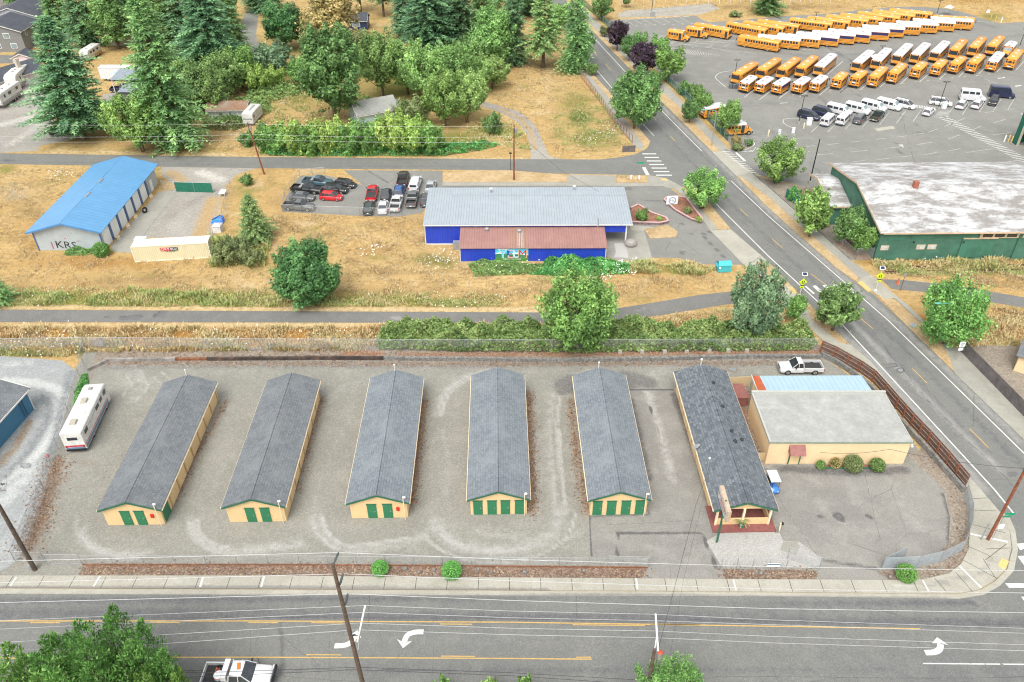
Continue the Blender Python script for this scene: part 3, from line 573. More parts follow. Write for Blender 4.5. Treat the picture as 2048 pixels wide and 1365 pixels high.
sheet('concrete_pad',[(1180,452),(1288,460),(1304,516),(1285,524),(1232,520),(1208,512),(1208,470)],2,'concrete_gray',[('pl',[(1270,482),(1290,475)],.7,1.2),('pl',[(1262,478),(1270,500)],.6,.7)],.7)
sheet('concrete_pad',[(1228,487),(1251,487),(1257,516),(1228,515),(1232,505)],3,'concrete_white')
sheet('concrete_pad',[(1259,450),(1324,456),(1322,462),(1262,461)],3,'concrete')
sheet('bus_lot',[(1205,42),(1393,32),(1403,39),(1417,45),(1454,43),(1581,32),(1640,29),(1717,21),(1795,14),(1840,14),(1890,17),(1935,27),(1975,41),(2000,47),(2048,44),(2600,20),(2600,420),(1640,380),(1560,362),(1506,347),(1446,300),(1476,296),(1455,283),(1390,212),(1335,160),(1225,58)],1,'lot_asphalt',[('dk',[(1655,95),(1707,125)],.6,.9),('dk',[(1330,95),(1500,100),(1640,115),(1900,90),(2048,70)],2.5,.45),('dk',[(1470,210),(1700,190),(1900,165)],2.5,.35),('dk',[(1500,300),(1640,290),(1800,330)],3,.3),('pl',[(1420,140),(1560,230),(1700,250),(1900,300)],4,.3),('dk',[(1795,22),(1900,30),(1990,55)],3,.5),('dk',[(1640,195),(1660,215)],.5,.8),('dk',[(1800,230),(1850,260),(1790,290),(1810,320)],.25,.8),('dk',[(1500,205),(1560,210)],.8,.5),('dk',[(1700,180),(1760,215)],.3,.7)],1.2)
sheet('planting_bed',[(1500,348),(1545,362),(1640,378),(1680,430),(1750,520),(1702,521),(1536,376)],3,'bark_dirt',[('ru',[(1600,385),(1640,400)],2,.6),('ru',[(1690,490),(1740,520)],1.5,1)],.8)
sheet('planting_bed',[(1458,283),(1480,279),(1500,279),(1508,288),(1500,296),(1480,303),(1462,299)],3,'bark_dirt')
sheet('flower_bed',[(1262,420),(1275,414),(1300,430),(1330,440),(1334,446),(1318,448),(1262,447)],3,'red_mulch',base=.35)
sheet('flower_bed',[(1328,402),(1334,398),(1356,396),(1372,400),(1388,420),(1404,440),(1400,446),(1382,440),(1350,422)],3,'red_mulch',base=.25)
sheet('riprap_slope',[(1234,30),(1250,22),(1420,8),(1440,18),(1400,30),(1240,36)],2,'riprap')
sheet('dirt_track',curve([(962,203),(1000,212),(1045,228),(1072,255),(1088,288),(1100,312),(1130,319)])+[(1060,319)]+curve([(1062,312),(1058,285),(1050,262),(1030,242),(998,224),(962,213)]),1,'gravel_yard',[('ru',[(1000,217),(1040,238),(1060,262),(1072,300)],.5,.9),('dk',[(965,206),(1000,216),(1040,234)],.6,.5)],.7)
sheet('dirt_yard',[(-500,165),(0,172),(60,150),(90,160),(112,225),(104,255),(170,272),(120,284),(82,292),(78,302),(0,306),(-500,303)],1,'gravel_yard',[('pl',[(0,250),(60,235),(110,228)],2.5,.6),('pl',[(20,290),(80,250)],2,.5),('ru',[(85,295),(160,282)],1.5,.7)],1.0)
sheet('dirt_yard',[(205,190),(252,180),(262,212),(235,222),(205,215)],1,'gravel_yard')
sheet('concrete_apron',[(222,492),(318,384),(352,379),(353,386),(286,476),(262,506),(226,504)],3,'concrete_gray',[('dk',[(286,475),(352,386)],.12,1.0),('dk',[(235,485),(300,420),(330,385)],1.0,.4)],.8)
sheet('gravel_yard',[(322,334),(470,336.5),(512,337.5),(475,349),(452,370),(446,385),(434,430),(430,474),(284,476),(352,386),(350,372),(322,350)],2,'gravel_yard',[('pl',[(400,345),(440,360)],2,.7),('ru',[(425,400),(400,470)],1.6,.9),('ru',[(340,345),(365,360)],1.6,.7),('dk',[(330,440),(400,395)],1.5,.5)],.8)
sheet('lane',[(478,60),(492,22),(515,20),(516,40),(512,70),(520,96),(505,110),(480,90)],1,'lot_asphalt')
sheet('lane',[(-200,106),(60,112),(95,112),(95,122),(60,127),(-200,128)],1,'road_asphalt')
sheet('bark_yard',[(1925,700),(1960,690),(2048,692),(2300,760),(2300,1040),(2048,820),(1935,706)],1,'bark_dirt')
class Marks:
 def __init__(s):s.mb=MB()
 def poly(s,px,mat,z):s.mb.add([(*G(*p)[:2],z)for p in (px if np.cross(G(*px[1])[:2]-G(*px[0])[:2],G(*px[2])[:2]-G(*px[1])[:2])>0 else px[::-1])],[tuple(range(len(px)))],mat)
 def line(s,a,b,w,mat,z):
  A,B=G(*a)[:2],G(*b)[:2];d=(B-A)/np.linalg.norm(B-A);n=np.array([-d[1],d[0]])*w/2
  s.mb.add([(*(A-n),z),(*(B-n),z),(*(B+n),z),(*(A+n),z)],[(0,1,2,3)],mat)
 def path(s,pts,w,mat,z):
  P=[G(*p)[:2]for p in pts];L=[];R=[]
  for i,p in enumerate(P):
   d=P[min(i+1,len(P)-1)]-P[max(i-1,0)];d/=np.linalg.norm(d);n=np.array([-d[1],d[0]])*w/2;L.append(p+n);R.append(p-n)
  n=len(P);s.mb.add([(*p,z)for p in R]+[(*p,z)for p in L],[(i,i+1,n+i+1,n+i)for i in range(n-1)],mat)
 def done(s,name):return tag(s.mb.build(name),kind='structure')
K=Marks();Z3=.013
K.path([(1172,59),(1256,150),(1311,209),(1381,280),(1404,303)],.16,'paint_white',Z3);K.path([(1462,362),(1536,432),(1776,641),(2048,907),(2200,1050)],.16,'paint_white',Z3)
K.path([(1172,116),(1226,179),(1262,221),(1291,254),(1308,272)],.16,'paint_white',Z3);K.path([(1424,400),(1536,512),(1638,606),(1681,646),(1990,981),(2027,1027)],.18,'paint_white',Z3)
for a,b in [((1186,101),(1194,112)),((1211,128),(1222,141)),((1240,160),(1250,170)),((1303,228),(1312,241)),((1340,272),(1350,283)),((1480,418),(1496,433)),((1544,478),(1564,496)),((1622,548),(1651,570)),((1715,632),(1746,658)),((1824,737),(1854,767)),((1939,858),(1977,896))]:K.line(a,b,.13,'paint_yellow',Z3)
for k in range(7):
 x0,y0=1284.5+4.6*k,308.3+7.1*k;K.line((x0,y0),(x0+28+.6*k,y0),.42,'paint_white',Z3)
K.poly([(1284,335.5),(1291,335),(1299,350.5),(1292,350.5)],'paint_white',Z3)
for a,b,w_ in [((1611,573),(1628,588),.35),((1628,572),(1646,588),.62),((1648,571),(1668,587),.62),((1669,570),(1690,586),.62),((1689,570),(1707,586),.4)]:K.line(a,b,w_,'paint_white',Z3)
for px_ in [[(2033,1088),(2048,1087),(2060,1094),(2040,1101)],[(2035,1113),(2048,1112),(2062,1128),(2052,1136)],[(2010,1167),(2100,1168),(2100,1176),(2018,1176)],[(2042,1194),(2100,1194),(2100,1204),(2050,1204)]]:K.poly(px_,'paint_white',Z3)
K.done('side_street_markings')
K=Marks();Z=.013
K.path([(-300,1241),(0,1242.5),(512,1242.5),(1024,1245),(1540,1253),(1840,1258)],.12,'paint_yellow',Z)
K.path([(330,1315.3),(512,1315),(1024,1317.5),(1184,1319)],.12,'paint_yellow',Z);K.path([(-300,1318),(60,1316.5)],.12,'paint_yellow',Z)
for a,b in [((496,1245.3),(556,1246)),((622,1246),(686,1246.6)),((880,1248.6),(944,1249)),((1145,1250),(1290,1252)),((1300,1248.5),(1400,1250)),((612,1310),(682,1310.3)),((882,1312.8),(950,1313.4)),((1152,1315),(1182,1315)),((60,1246),(120,1246)),((300,1245.5),(360,1245.5))]:K.line(a,b,.1,'paint_yellow',Z)
K.path([(1846,1327.5),(1950,1328.5),(2300,1331)],.11,'paint_white',Z)
def arrow(m,shaft,head,w0):
 m.path(curve(shaft),w0,'paint_white',Z+.004);m.poly(head,'paint_white',Z+.004)
arrow(K,[(669,1292.5),(690,1291),(703,1284),(712,1270)],[(695,1274),(715,1261),(723,1277),(714,1272)],.52)
arrow(K,[(847,1264.5),(830,1265),(815,1271),(808,1285)],[(794,1279),(806,1297),(824,1283),(808,1285)],.52)
arrow(K,[(1850,1306),(1868,1305),(1879,1299),(1881,1288)],[(1864,1287),(1874,1275),(1897,1291),(1882,1287)],.55)
K.done('main_street_markings')
K=Marks();Z=.15
for a,b,w_ in [((34,1156),(22,1174),.2),((201,1154),(188,1175),.2),((407,1156),(401,1176),.22),((529,1154),(523,1176),.2),((1272,1159),(1275,1181),.16),((1466,1161),(1472,1183),.14),((1845,1163),(1857,1186),.16),((1918,1134),(1962,1178),.2),((1940,1070),(2014,1086),.25)]:K.line(a,b,w_,'paint_white',Z)
K.done('pavement_markings')
K=Marks();Z=.139
for i in range(46):
 x=-40+62.3*i
 if x>1840:break
 s_=(1024-x)*.010;K.line((x+s_*.5,1154+x*.0045),(x-s_*.9,1176.5+x*.0055),.05,'dark_gap',Z)
for a,b in [((1868,1158),(1893,1187)),((1910,1146),(1945,1187)),((1925,1122),(1995,1160)),((1936,1095),(1975,1112)),((1975,1112),(1985,1120)),((1970,1100),(2020,1098)),((1940,1050),(2010,1068)),((1938,1022),(1992,1024)),((1936,1000),(1975,998)),((1970,1122),(2012,1090)),((1965,1120),(1990,1158))]:K.line(a,b,.05,'dark_gap',Z)
K.done('pavement_joints')
K=Marks();Z=.012
P8=ZM(1440,90,8)
for i in range(8):K.line((1230+18.4*i,40-.8*i),(1247+18.6*i,50.5-.8*i),.14,'paint_worn',Z)
for i in range(9):K.line((1220+18.4*i,41.5-.9*i),(1230+18.4*i,40.8-.9*i),.4,'paint_worn',Z);K.line((1270+18.6*i,51-.5*i),(1275+18.6*i,51-.5*i),.35,'paint_worn',Z)
K.path([(1299,70),(1324,88),(1343,103)],.14,'paint_worn',Z);K.path([(1299,70),(1388,85)],.12,'paint_worn',Z);K.path([(1328,92),(1470,84)],.2,'paint_worn',Z);K.path([(1324,88.5),(1470,81)],.2,'paint_worn',Z);K.path([(1330,93),(1440,111),(1372,113),(1343,103)],.14,'paint_worn',Z)
for i in range(15):
 t=i/15;K.line((1304+32*t,71+17*t),(1304+32*t+30*(1-.3*t),71+17*t+.3),.16,'paint_worn',Z)
for i in range(17):
 t=i/17;x0=1334+94*t;K.line((x0,93.5+16*t),(x0-2+20*(1-t),min(112,93.5+16*t+14*(1-t)**.7)),.16,'paint_worn',Z)
for i in range(6):K.line((1390+33*i,85-1.5*i),(1398+33*i,79.5-1.5*i),.14,'paint_worn',Z)
for i in range(4):K.line((1382+33*i,97-1.6*i),(1394+33*i,91-1.6*i),.14,'paint_worn',Z)
K.path([(1410,93),(1477,108)],.12,'paint_worn',Z);K.path([(1370,90),(1513,108)],.12,'paint_worn',Z);K.path([(1480,89),(1545,96)],.12,'paint_worn',Z)
for x,y,dx,dy in [(390,840,160,-120),(630,880,170,-130),(945,860,195,-145),(1275,835,150,-110),(1590,808,180,-150),(1920,770,150,-130),(1720,475,245,-210)]:
 K.line(P8(x,y),P8(x+dx,y+dy),.13,'paint_white',Z)
P9=ZM(1640,90,8)
for x,y,dx,dy in [(320,770,150,-130),(640,725,130,-110),(960,680,110,-100),(1280,632,140,-125),(1590,598,150,-130),(1910,550,150,-130)]:K.line(P9(x,y),P9(x+dx,y+dy),.13,'paint_white',Z)
P10=ZM(1840,90,8)
for x,y,dx,dy in [(620,515,100,-100),(935,470,110,-110),(1235,432,120,-130),(1540,400,120,-130)]:K.line(P10(x,y),P10(x+dx,y+dy),.13,'paint_white',Z)
for i in range(18):
 x=1560+24.5*i;K.line((x,193-2.6*i),(x+4,192.6-2.6*i),.35,'paint_worn',Z)
for i in range(11):x=1604+39*i;K.line((x,98.5-6.3*i),(x+22,97.5-6.0*i+2.5),.12,'paint_worn',Z);K.line((x+1,100-6.3*i),(x+5,100-6.3*i),.4,'paint_worn',Z)
K.path(curve([(1462,142),(1440,146),(1431,155),(1440,165),(1452,175)]),.14,'paint_white',Z);K.path(curve([(1600,237),(1572,238),(1566,243),(1572,250),(1590,258)]),.12,'paint_white',Z)
K.path([(1455,299),(1505,304),(1512,295)],.12,'paint_white',Z);K.path(curve([(1487,279),(1503,282),(1509,289),(1500,296),(1489,300)]),.18,'paint_white',Z);K.poly([(1470,306),(1474,305.5),(1493,323),(1488,323)],'paint_white',Z);K.line((1472,305),(1505,302),.22,'paint_white',Z)
for i in range(15):x,y=1446+4.3*i,304+3.5*i;K.line((x,y),(x+15,y-.6),.22,'paint_white',Z+.035)
Q4=ZM(1536,0,4)
for a,b in [((345,1060),(410,1000)),((480,1055),(550,985)),((620,1035),(665,985)),((755,1020),(810,960)),((893,1000),(965,905)),((1025,990),(1100,890)),((1160,975),(1225,880)),((1430,930),(1490,850)),((1555,920),(1610,835)),((1690,900),(1750,805)),((1805,885),(1865,795)),((1920,875),(1975,785)),((1410,1015),(1580,945)),((1640,1040),(1705,1010)),((1440,1115),(1535,1080)),((1280,1060),(1355,1035)),((1165,1080),(1245,1068)),((1030,1100),(1110,1088)),((860,1118),(940,1108)),((660,1140),(745,1130)),((480,1158),(568,1148)),((305,1175),(380,1165)),((1190,1160),(1320,1138)),((930,1192),(1055,1175)),((1445,1210),(1540,1190)),((655,1218),(795,1205)),((1255,1238),(1350,1222)),((385,1240),(520,1232)),((1060,1258),(1155,1248)),((870,1278),(970,1268)),((675,1298),(775,1286)),((485,1315),(582,1305)),((1480,1358),(2000,1285)),((1590,1222),(1805,1192)),((1800,1082),(1950,1062)),((1735,903),(1810,893)),((1890,882),(1970,873)),((1805,985),(1905,955)),((1730,632),(1840,672))]:
 K.line(Q4(*a),Q4(*b),.13,'paint_worn',Z)
for i in range(34):
 t=i/33;x,y=1370+690*t,948+372*t;ww=70+20*t;K.line(Q4(x,y),Q4(x+ww,y-14),.34,'paint_worn',Z)
for i in range(9):K.line(Q4(1172+20*i,838+3*i),Q4(1190+20*i-14,862+3*i),.4,'paint_worn',Z)
for i in range(6):K.line(Q4(1325+8*i,938-9*i),Q4(1440+4*i,940-10*i),.25,'paint_worn',Z)
K.poly([Q4(850,1030),Q4(1000,1008),Q4(1020,1030),Q4(875,1052)],'concrete',Z);K.poly([Q4(1042,1160),Q4(1080,1156),Q4(1086,1185)],'paint_worn',Z)
for x,y in [(560,205),(1580,175)]:K.line((x,y+2),(x+14,y),.22,'paint_white',Z)
K.line((1465+95,117+90),(1575,206),.25,'paint_white',Z);K.poly([(1995,157),(2005,156),(2008,154),(2010,156),(1996,158)],'paint_white',Z);K.poly([(2030,172),(2040,171),(2043,170),(2042,172),(2031,174)],'paint_white',Z)
K.done('bus_lot_markings')
K=Marks();r_=np.random.default_rng(17)
def crack(a,b,w_,amp,z,mat='tar',n=26):
 A,B=np.array(a,float),np.array(b,float);t=np.linspace(0,1,n)[:,None];P=A+(B-A)*t+np.cumsum(r_.normal(0,amp,(n,2)),0)*np.minimum(1,4*t*(1-t)+.2)
 for i in range(n-1):
  if r_.random()>.22:K.line(P[i],P[i+1],w_*r_.uniform(.5,1.3),mat,z)
for a,b in [((1745,664),(1905,850)),((1900,850),(2040,990)),((1760,660),(1830,720)),((1480,440),(1560,505)),((1655,590),(1700,640)),((1330,280),(1400,340)),((1220,130),(1290,205))]:crack(a,b,.06,.8,.010)
for a,b in [((-20,1237),(700,1238)),((600,1233),(1300,1240)),((1250,1238),(2048,1250)),((300,1340),(900,1344)),((1400,1355),(2048,1352)),((1720,1215),(1850,1245)),((740,1190),(735,1260)),((1560,1195),(1640,1240)),((560,1270),(640,1330))]:crack(a,b,.035,.7,.014)
for a,b in [((1300,812),(1322,905)),((1560,1000),(1640,1120)),((1730,950),(1760,1080)),((1210,1050),(1400,1045))]:crack(a,b,.03,.6,.014)
for a,b in [((735,342),(775,366)),((1360,445),(1330,500)),((1640,100),(1710,128)),((1460,215),(1640,200)),((1700,180),(1780,230)),((1800,225),(1830,330)),((1555,320),(1700,290))]:crack(a,b,.07,.5,.012)
def blob(x,y,rx,ry,z,mat='tar',n=14):K.poly([(x+rx*math.cos(6.283*k/n)*r_.uniform(.75,1.2),y+ry*math.sin(6.283*k/n)*r_.uniform(.75,1.2))for k in range(n)],mat,z)
for x,y,a,b in [(1677,1034,6,4),(1641,1032,3,2),(1737,1034,3,2)]:blob(x,y,a,b,.0145,'asphalt_patch')
for i in range(40):t=r_.random();blob(1680+330*t+r_.normal(0,6),1302+32*t+r_.normal(0,3),r_.uniform(.8,2.5),r_.uniform(.5,1.3),.0145,'asphalt_patch')
for i in range(34):blob(1735+r_.normal(0,18),1000+r_.normal(0,9),r_.uniform(.5,1.3),r_.uniform(.4,.9),.0145,'asphalt_patch')
blob(1801,741,10,6,.0095,'asphalt_patch',20);blob(1801,741,5,3,.0105,'metal_gray',16);K.poly([(1766,729),(1792,726),(1798,734),(1772,738)],'asphalt_patch',.0092);K.poly([(1768,731),(1790,728.5),(1793,732),(1774,735)],'road_asphalt',.0098)
for q in [[(310,634),(318,634),(330,622),(323,622)],[(320,636),(327,636),(336,625),(330,625)],[(240,637),(262,632),(282,633),(280,640),(250,640)],[(206,632),(220,632),(216,635)]]:K.poly(q,'asphalt_patch',.0092)
blob(52,931,8,5,.0135,'metal_gray',18);blob(2024,949,12,6,.0095,'asphalt_patch',16)
K.done('road_patches')
# vegetation
leafmat('leaf_mid',(0.062,0.136,0.027),(0.150,0.310,0.061),(0.325,0.585,0.130))
leafmat('leaf_dark',(0.041,0.126,0.031),(0.089,0.246,0.054),(0.214,0.477,0.110))
leafmat('leaf_light',(0.094,0.201,0.036),(0.212,0.413,0.078),(0.444,0.746,0.166))
leafmat('leaf_fresh',(0.069,0.176,0.023),(0.169,0.375,0.051),(0.372,0.685,0.117))
leafmat('leaf_yellow',(0.147,0.258,0.029),(0.310,0.482,0.052),(0.632,0.846,0.128))
leafmat('leaf_olive',(0.101,0.139,0.041),(0.210,0.272,0.078),(0.421,0.510,0.167))
leafmat('leaf_blue',(0.076,0.156,0.072),(0.149,0.293,0.129),(0.309,0.539,0.248))
leafmat('leaf_rust',(0.214,0.176,0.048),(0.421,0.347,0.097),(0.743,0.560,0.190))
leafmat('leaf_purple',(0.018,0.008,0.016),(0.072,0.040,0.068),(0.210,0.132,0.196))
leafmat('needle_dark',(0.086,0.233,0.105),(0.156,0.347,0.143),(0.384,0.679,0.264))
leafmat('needle_mid',(0.145,0.304,0.094),(0.242,0.444,0.127),(0.533,0.804,0.225))
leafmat('needle_bright',(.075,.185,.08),(.155,.335,.14),(.28,.50,.24))
leafmat('bramble',(.085,.19,.035),(.19,.36,.07),(.38,.56,.15))
leafmat('bramble_dry',(0.080,0.097,0.028),(0.196,0.279,0.058),(0.522,0.526,0.197))
leafmat('ivy',(0.043,0.185,0.031),(0.103,0.352,0.057),(0.253,0.666,0.130))
leafmat('weed',(.62,.40,.16),(.74,.58,.28),(.40,.44,.13),.15,.9)
leafmat('weed_green',(.56,.43,.18),(.46,.45,.14),(.27,.38,.08),.15,.9)
leafmat('straw',(.36,.255,.11),(.50,.37,.17),(.58,.46,.24),.15,.9)
leafmat('boxwood',(0.065,0.208,0.028),(0.149,0.405,0.054),(0.329,0.752,0.105))
leafmat('flowers',(.62,.62,.54),(.74,.74,.68),(.80,.80,.76),.1)
leafmat('fern',(.16,.22,.05),(.27,.32,.08),(.42,.42,.16))
def quads(name,V,tint,mat):
 n=len(V);me=bpy.data.meshes.new(name)
 me.vertices.add(4*n);me.vertices.foreach_set('co',V.reshape(-1).astype(np.float32))
 me.loops.add(4*n);me.loops.foreach_set('vertex_index',np.arange(4*n,dtype=np.int32))
 me.polygons.add(n);me.polygons.foreach_set('loop_start',np.arange(0,4*n,4,dtype=np.int32))
 me.update();me.validate()
 me.attributes.new('tint','FLOAT','FACE').data.foreach_set('value',np.clip(tint,0,1).astype(np.float32))
 me.materials.append(MAT(mat));return me
def unit(v):return v/(np.linalg.norm(v,axis=-1,keepdims=True)+1e-9)
def leaves(C,Nrm,size,r,jit=.55,asp=.6):
 n=len(C);N_=unit(Nrm+r.normal(0,jit,(n,3)));t=unit(np.cross(N_,r.normal(0,1,(n,3))));b=np.cross(N_,t)
 s=(size*r.uniform(.5,1.6,n))[:,None]
 return np.stack([C-t*s*.6,C-b*s*asp*.5,C+t*s*.6,C+b*s*asp*.5],1)
def crown_pts(r,H,R,zb,ncl,nleaf,form,rc=(.26,.42)):
 zc=(zb+H)/2;hz=(H-zb)/2;C=[];Rk=[]
 for i in range(ncl):
  z=1-2*(i+.5)/ncl;a=2.39996*i;q=math.sqrt(1-z*z);d=unit(np.array([q*math.cos(a),q*math.sin(a),z])+r.normal(0,.16,3));u=r.uniform(.60,.80)if i%4 else r.uniform(.2,.5);z=d[2]*u
  k=1.0
  if form=='vase':k=.62+.40*min(1,(z+1)/1.3)
  elif form=='cone':k=1.15-.55*(z+1)/2
  elif form=='spread':k=1.1-.3*abs(z)
  s=r.uniform(*rc);C.append((d[0]*u*R*k,d[1]*u*R*k,zc+z*hz));Rk.append((s*R,s*hz*1.05))
 for i in range(0 if form=='ball' else ncl//2):
  d=unit(r.normal(0,1,3)+[0,0,.35]);u=r.uniform(.84,.98);k=1.1-.4*max(0,d[2])if form=='cone' else 1;C.append((d[0]*u*R*k,d[1]*u*R*k,zc+d[2]*u*hz));s=r.uniform(.07,.15);Rk.append((s*R,s*hz*1.6))
 C=np.array(C);Rk=np.array(Rk);P=[];Nn=[];T=[]
 per=(Rk[:,0]**2/(Rk[:,0]**2).sum()*nleaf).astype(int)
 for c,(k,kz),m in zip(C,Rk,per):
  kz=min(kz,k*1.15);d=unit(r.normal(0,1,(m*2,3)));out=unit(np.array([c[0]/R,c[1]/R,(c[2]-zc)/hz+.45]))
  d=d[(d@out)>r.uniform(-.7,.2,len(d))][:m]
  rad=(1-np.abs(r.normal(0,.20,len(d)))+.38*np.maximum(0,r.normal(-.3,.5,len(d))))*(1+.25*np.sin(d[:,0]*5+c[0])*np.cos(d[:,2]*6+c[1]))
  rr_=(rad*(k+kz)/2)[:,None];up_=unit(out+[0,0,.5]);P.append(c+d*rr_*.74+up_*(d@up_)[:,None]*rr_*.85);Nn.append(d*.7+out*.3+np.array([0,0,.3]))
  T.append(np.full(len(d),r.normal(.45,.17))+r.normal(0,.24,len(d)))
 P=np.concatenate(P);P[:,2]=np.maximum(P[:,2],.08);return P,np.concatenate(Nn),np.concatenate(T),C
def trunk_mb(H,R,zb,C,r,bark,rad=None,multi=1):
 mb=MB();rad=rad or.02*H+.04
 stems=[(0,0)]if multi==1 else [(r.normal(0,.35*R*.4),r.normal(0,.35*R*.4))for _ in range(multi)]
 top=zb+(H-zb)*.62
 for sx,sy in stems:
  n=6;pts=[(sx*(.4+.6*i/n)+r.normal(0,.04)*i,sy*(.4+.6*i/n)+r.normal(0,.04)*i,top*i/n-.15*(i==0))for i in range(n+1)]
  k=1 if multi==1 else.6
  mb.tube(pts,[rad*k*(1.25 if i==0 else 1-.75*i/n)for i in range(n+1)],bark,7)
 for c in C[::max(1,len(C)//12)]:
  sx,sy=stems[r.integers(len(stems))];z0=min(top*.95,max(zb*.8,c[2]-np.hypot(c[0],c[1])*.7))
  q=np.array([sx*z0/top,sy*z0/top,z0]);mid=(q+c)/2+np.array([0,0,-.05*H])
  mb.tube([q,mid,c],[rad*.42,rad*.25,rad*.08],bark,5,False)
 return mb
BROAD={}
def broad(key,H,R,zb,ncl,nleaf,leaf,form='round',seed=1,multi=1,rc=(.26,.42),bark='bark',jit=.55):
 r=np.random.default_rng(seed);P,Nn,T,C=crown_pts(r,H,R,zb,ncl,nleaf,form,rc)
 BROAD[key]=(quads('crown',leaves(P,Nn,leaf,r,jit),T,'leaf_mid'),trunk_mb(H,R,zb,C,r,bark,None,multi),H,R,[None])
CON={}
def conifer(key,H,R,zb,seed,droop=.35,dens=1.0,leaf=.55,taper=.9,ragged=.25):
 r=np.random.default_rng(seed);V=[];T=[];z=zb;mbk=MB()
 mbk.tube([(0,0,-.15),(0,0,H*.3),(.05,.05,H*.65),(0,0,H*.97)],[.016*H+.08,.012*H+.05,.007*H+.03,.02],'bark',7)
 while z<H*.985:
  f=(z-zb)/(H-zb);L=R*(1-f)**taper*(.35+.65*min(1,f*6+.35))+.12
  nb=max(4,int(7*dens*(1-.35*f)));a0=r.uniform(0,6.28)
  for k in range(nb):
   a=a0+6.283*k/nb+r.normal(0,.25);l=L*r.uniform(1-ragged*1.6,1+ragged*.5)*(1+.28*math.sin(a*2+z*.45+seed)*math.sin(z*.8+a));zz=z+r.normal(0,.15)
   d=np.array([math.cos(a),math.sin(a),0]);s=np.array([-d[1],d[0],0]);dr=droop*r.uniform(.6,1.4)+.25*(1-f)-.35*f
   n=max(3,int(l/(leaf*.55)));tb=r.normal(.45,.2)
   if l>1 and k%2==0:mbk.tube([(0,0,zz),tuple(d*l*.7+[0,0,zz-dr*l*.35])],[.05,.015],'bark',4,False)
   for i in range(n):
    t=(i+.6)/n
    if t<.22 and l>1.2:continue
    p=d*l*t+np.array([0,0,zz-dr*l*t*t*.75+.10*l*t])
    wd=leaf*(1.35-.75*t)*min(1,.4+l*.5)
    for sg in (-1,0,1,-.5,.5):
     dirv=unit(d*(.9 if sg else 1.2)+s*sg*.95+np.array([0,0,.12-.5*r.random()])+r.normal(0,.3,3))
     side=unit(np.cross(dirv,np.array([0,0,1.0])+r.normal(0,.35,3)));ll=wd*r.uniform(.8,1.35);w_=wd*.17
     V.append([p-side*w_*.4,p+dirv*ll*.5-side*w_,p+dirv*ll,p+dirv*ll*.5+side*w_]);T.append(tb+r.normal(0,.24))
  z+=(.42+.30*(1-f))*(H/24)**.35/dens**.5
 CON[key]=(quads('crown',np.array(V),np.array(T),'needle_dark'),mbk,H,R,[None])
def bush(key,H,R,nleaf,leaf,seed,form='round',ncl=14,rc=(.3,.5)):
 r=np.random.default_rng(seed);P,Nn,T,C=crown_pts(r,H,R,.12*H,ncl,nleaf,form,rc);P[:,2]=np.maximum(P[:,2],.05)
 BROAD[key]=(quads('crown',leaves(P,Nn,leaf,r),T,'leaf_mid'),trunk_mb(H*.8,R*.6,.1*H,C*.7,r,'bark',.05,3),H,R,[None])
broad('street_a',7,2.7,1.3,22,6500,.30,'cone',11,rc=(.3,.42));broad('street_b',7,2.8,1.4,22,6500,.30,'vase',12,rc=(.3,.42));broad('street_c',6,2.6,1.1,20,5500,.30,'round',13,rc=(.3,.45))
broad('maple',10.5,5.0,-.6,95,26000,.30,'ball',14,rc=(.17,.24));broad('round_a',11,5.2,1.2,46,13000,.40,'round',15,rc=(.24,.36));broad('round_b',12,5.5,1.4,44,13000,.42,'round',16,rc=(.24,.36))
broad('tall_a',18,5.8,1.6,60,15000,.46,'round',17,rc=(.2,.32));broad('tall_b',17,6.0,1.8,56,14000,.46,'cone',18,rc=(.2,.34));broad('locust_a',13,6,3.2,44,12500,.42,'spread',19,3,rc=(.22,.34));broad('locust_b',12,6,2.0,46,12500,.42,'spread',20,3,rc=(.22,.34))
broad('multi',9,4.0,.3,44,12000,.28,'vase',21,4,rc=(.2,.33));broad('open',8.5,4.5,.6,46,12000,.28,'vase',22,4,rc=(.2,.30));broad('bright',8.5,5.0,.4,56,16500,.29,'round',23,rc=(.22,.33))
broad('front',9,5.0,1.0,70,22000,.19,'round',24,rc=(.18,.28));broad('purple',7,3.0,1.3,38,9500,.28,'round',25,rc=(.22,.34),jit=.8)
bush('bush_a',3.5,2.4,4200,.28,31);bush('bush_b',4.5,3.2,6500,.32,32);bush('bush_c',2.2,1.6,2600,.24,33)
conifer('fir_a',28,7.4,2.4,41,.16,1.8,1.0,.78,.3);conifer('fir_b',26,6.3,1.0,42,.25,1.7,1.0,.68,.32);conifer('fir_c',24,6.0,5.0,43,.25,1.4,1.0,.65,.32);conifer('fir_d',25,4.6,.5,44,.75,1.7,.9,.5,.25);conifer('spruce',8.5,3.4,.2,45,.12,1.7,.5,.85,.15)
def ovr(o,mat):
 o.material_slots[0].link='OBJECT';o.material_slots[0].material=MAT(mat)
def plant(lib,key,bx,by,H,R,pal,label,group,name,cat,rz=None,at=None):
 cr,tb,H0,R0,cache=lib[key];p=at if at is not None else G(bx,by)
 root=thing(name,label,cat,p,0,group)
 if cache[0]is None:t=tb.build('trunk',root);cache[0]=t.data
 else:t=bpy.data.objects.new('trunk',cache[0]);COL.objects.link(t);t.parent=root
 c=bpy.data.objects.new('crown',cr);COL.objects.link(c);c.parent=root;ovr(c,pal)
 a=random.uniform(0,6.28)if rz is None else rz
 for o in (t,c):o.scale=(R/R0,R/R0,H/H0);o.rotation_euler=(0,0,a)
 return root
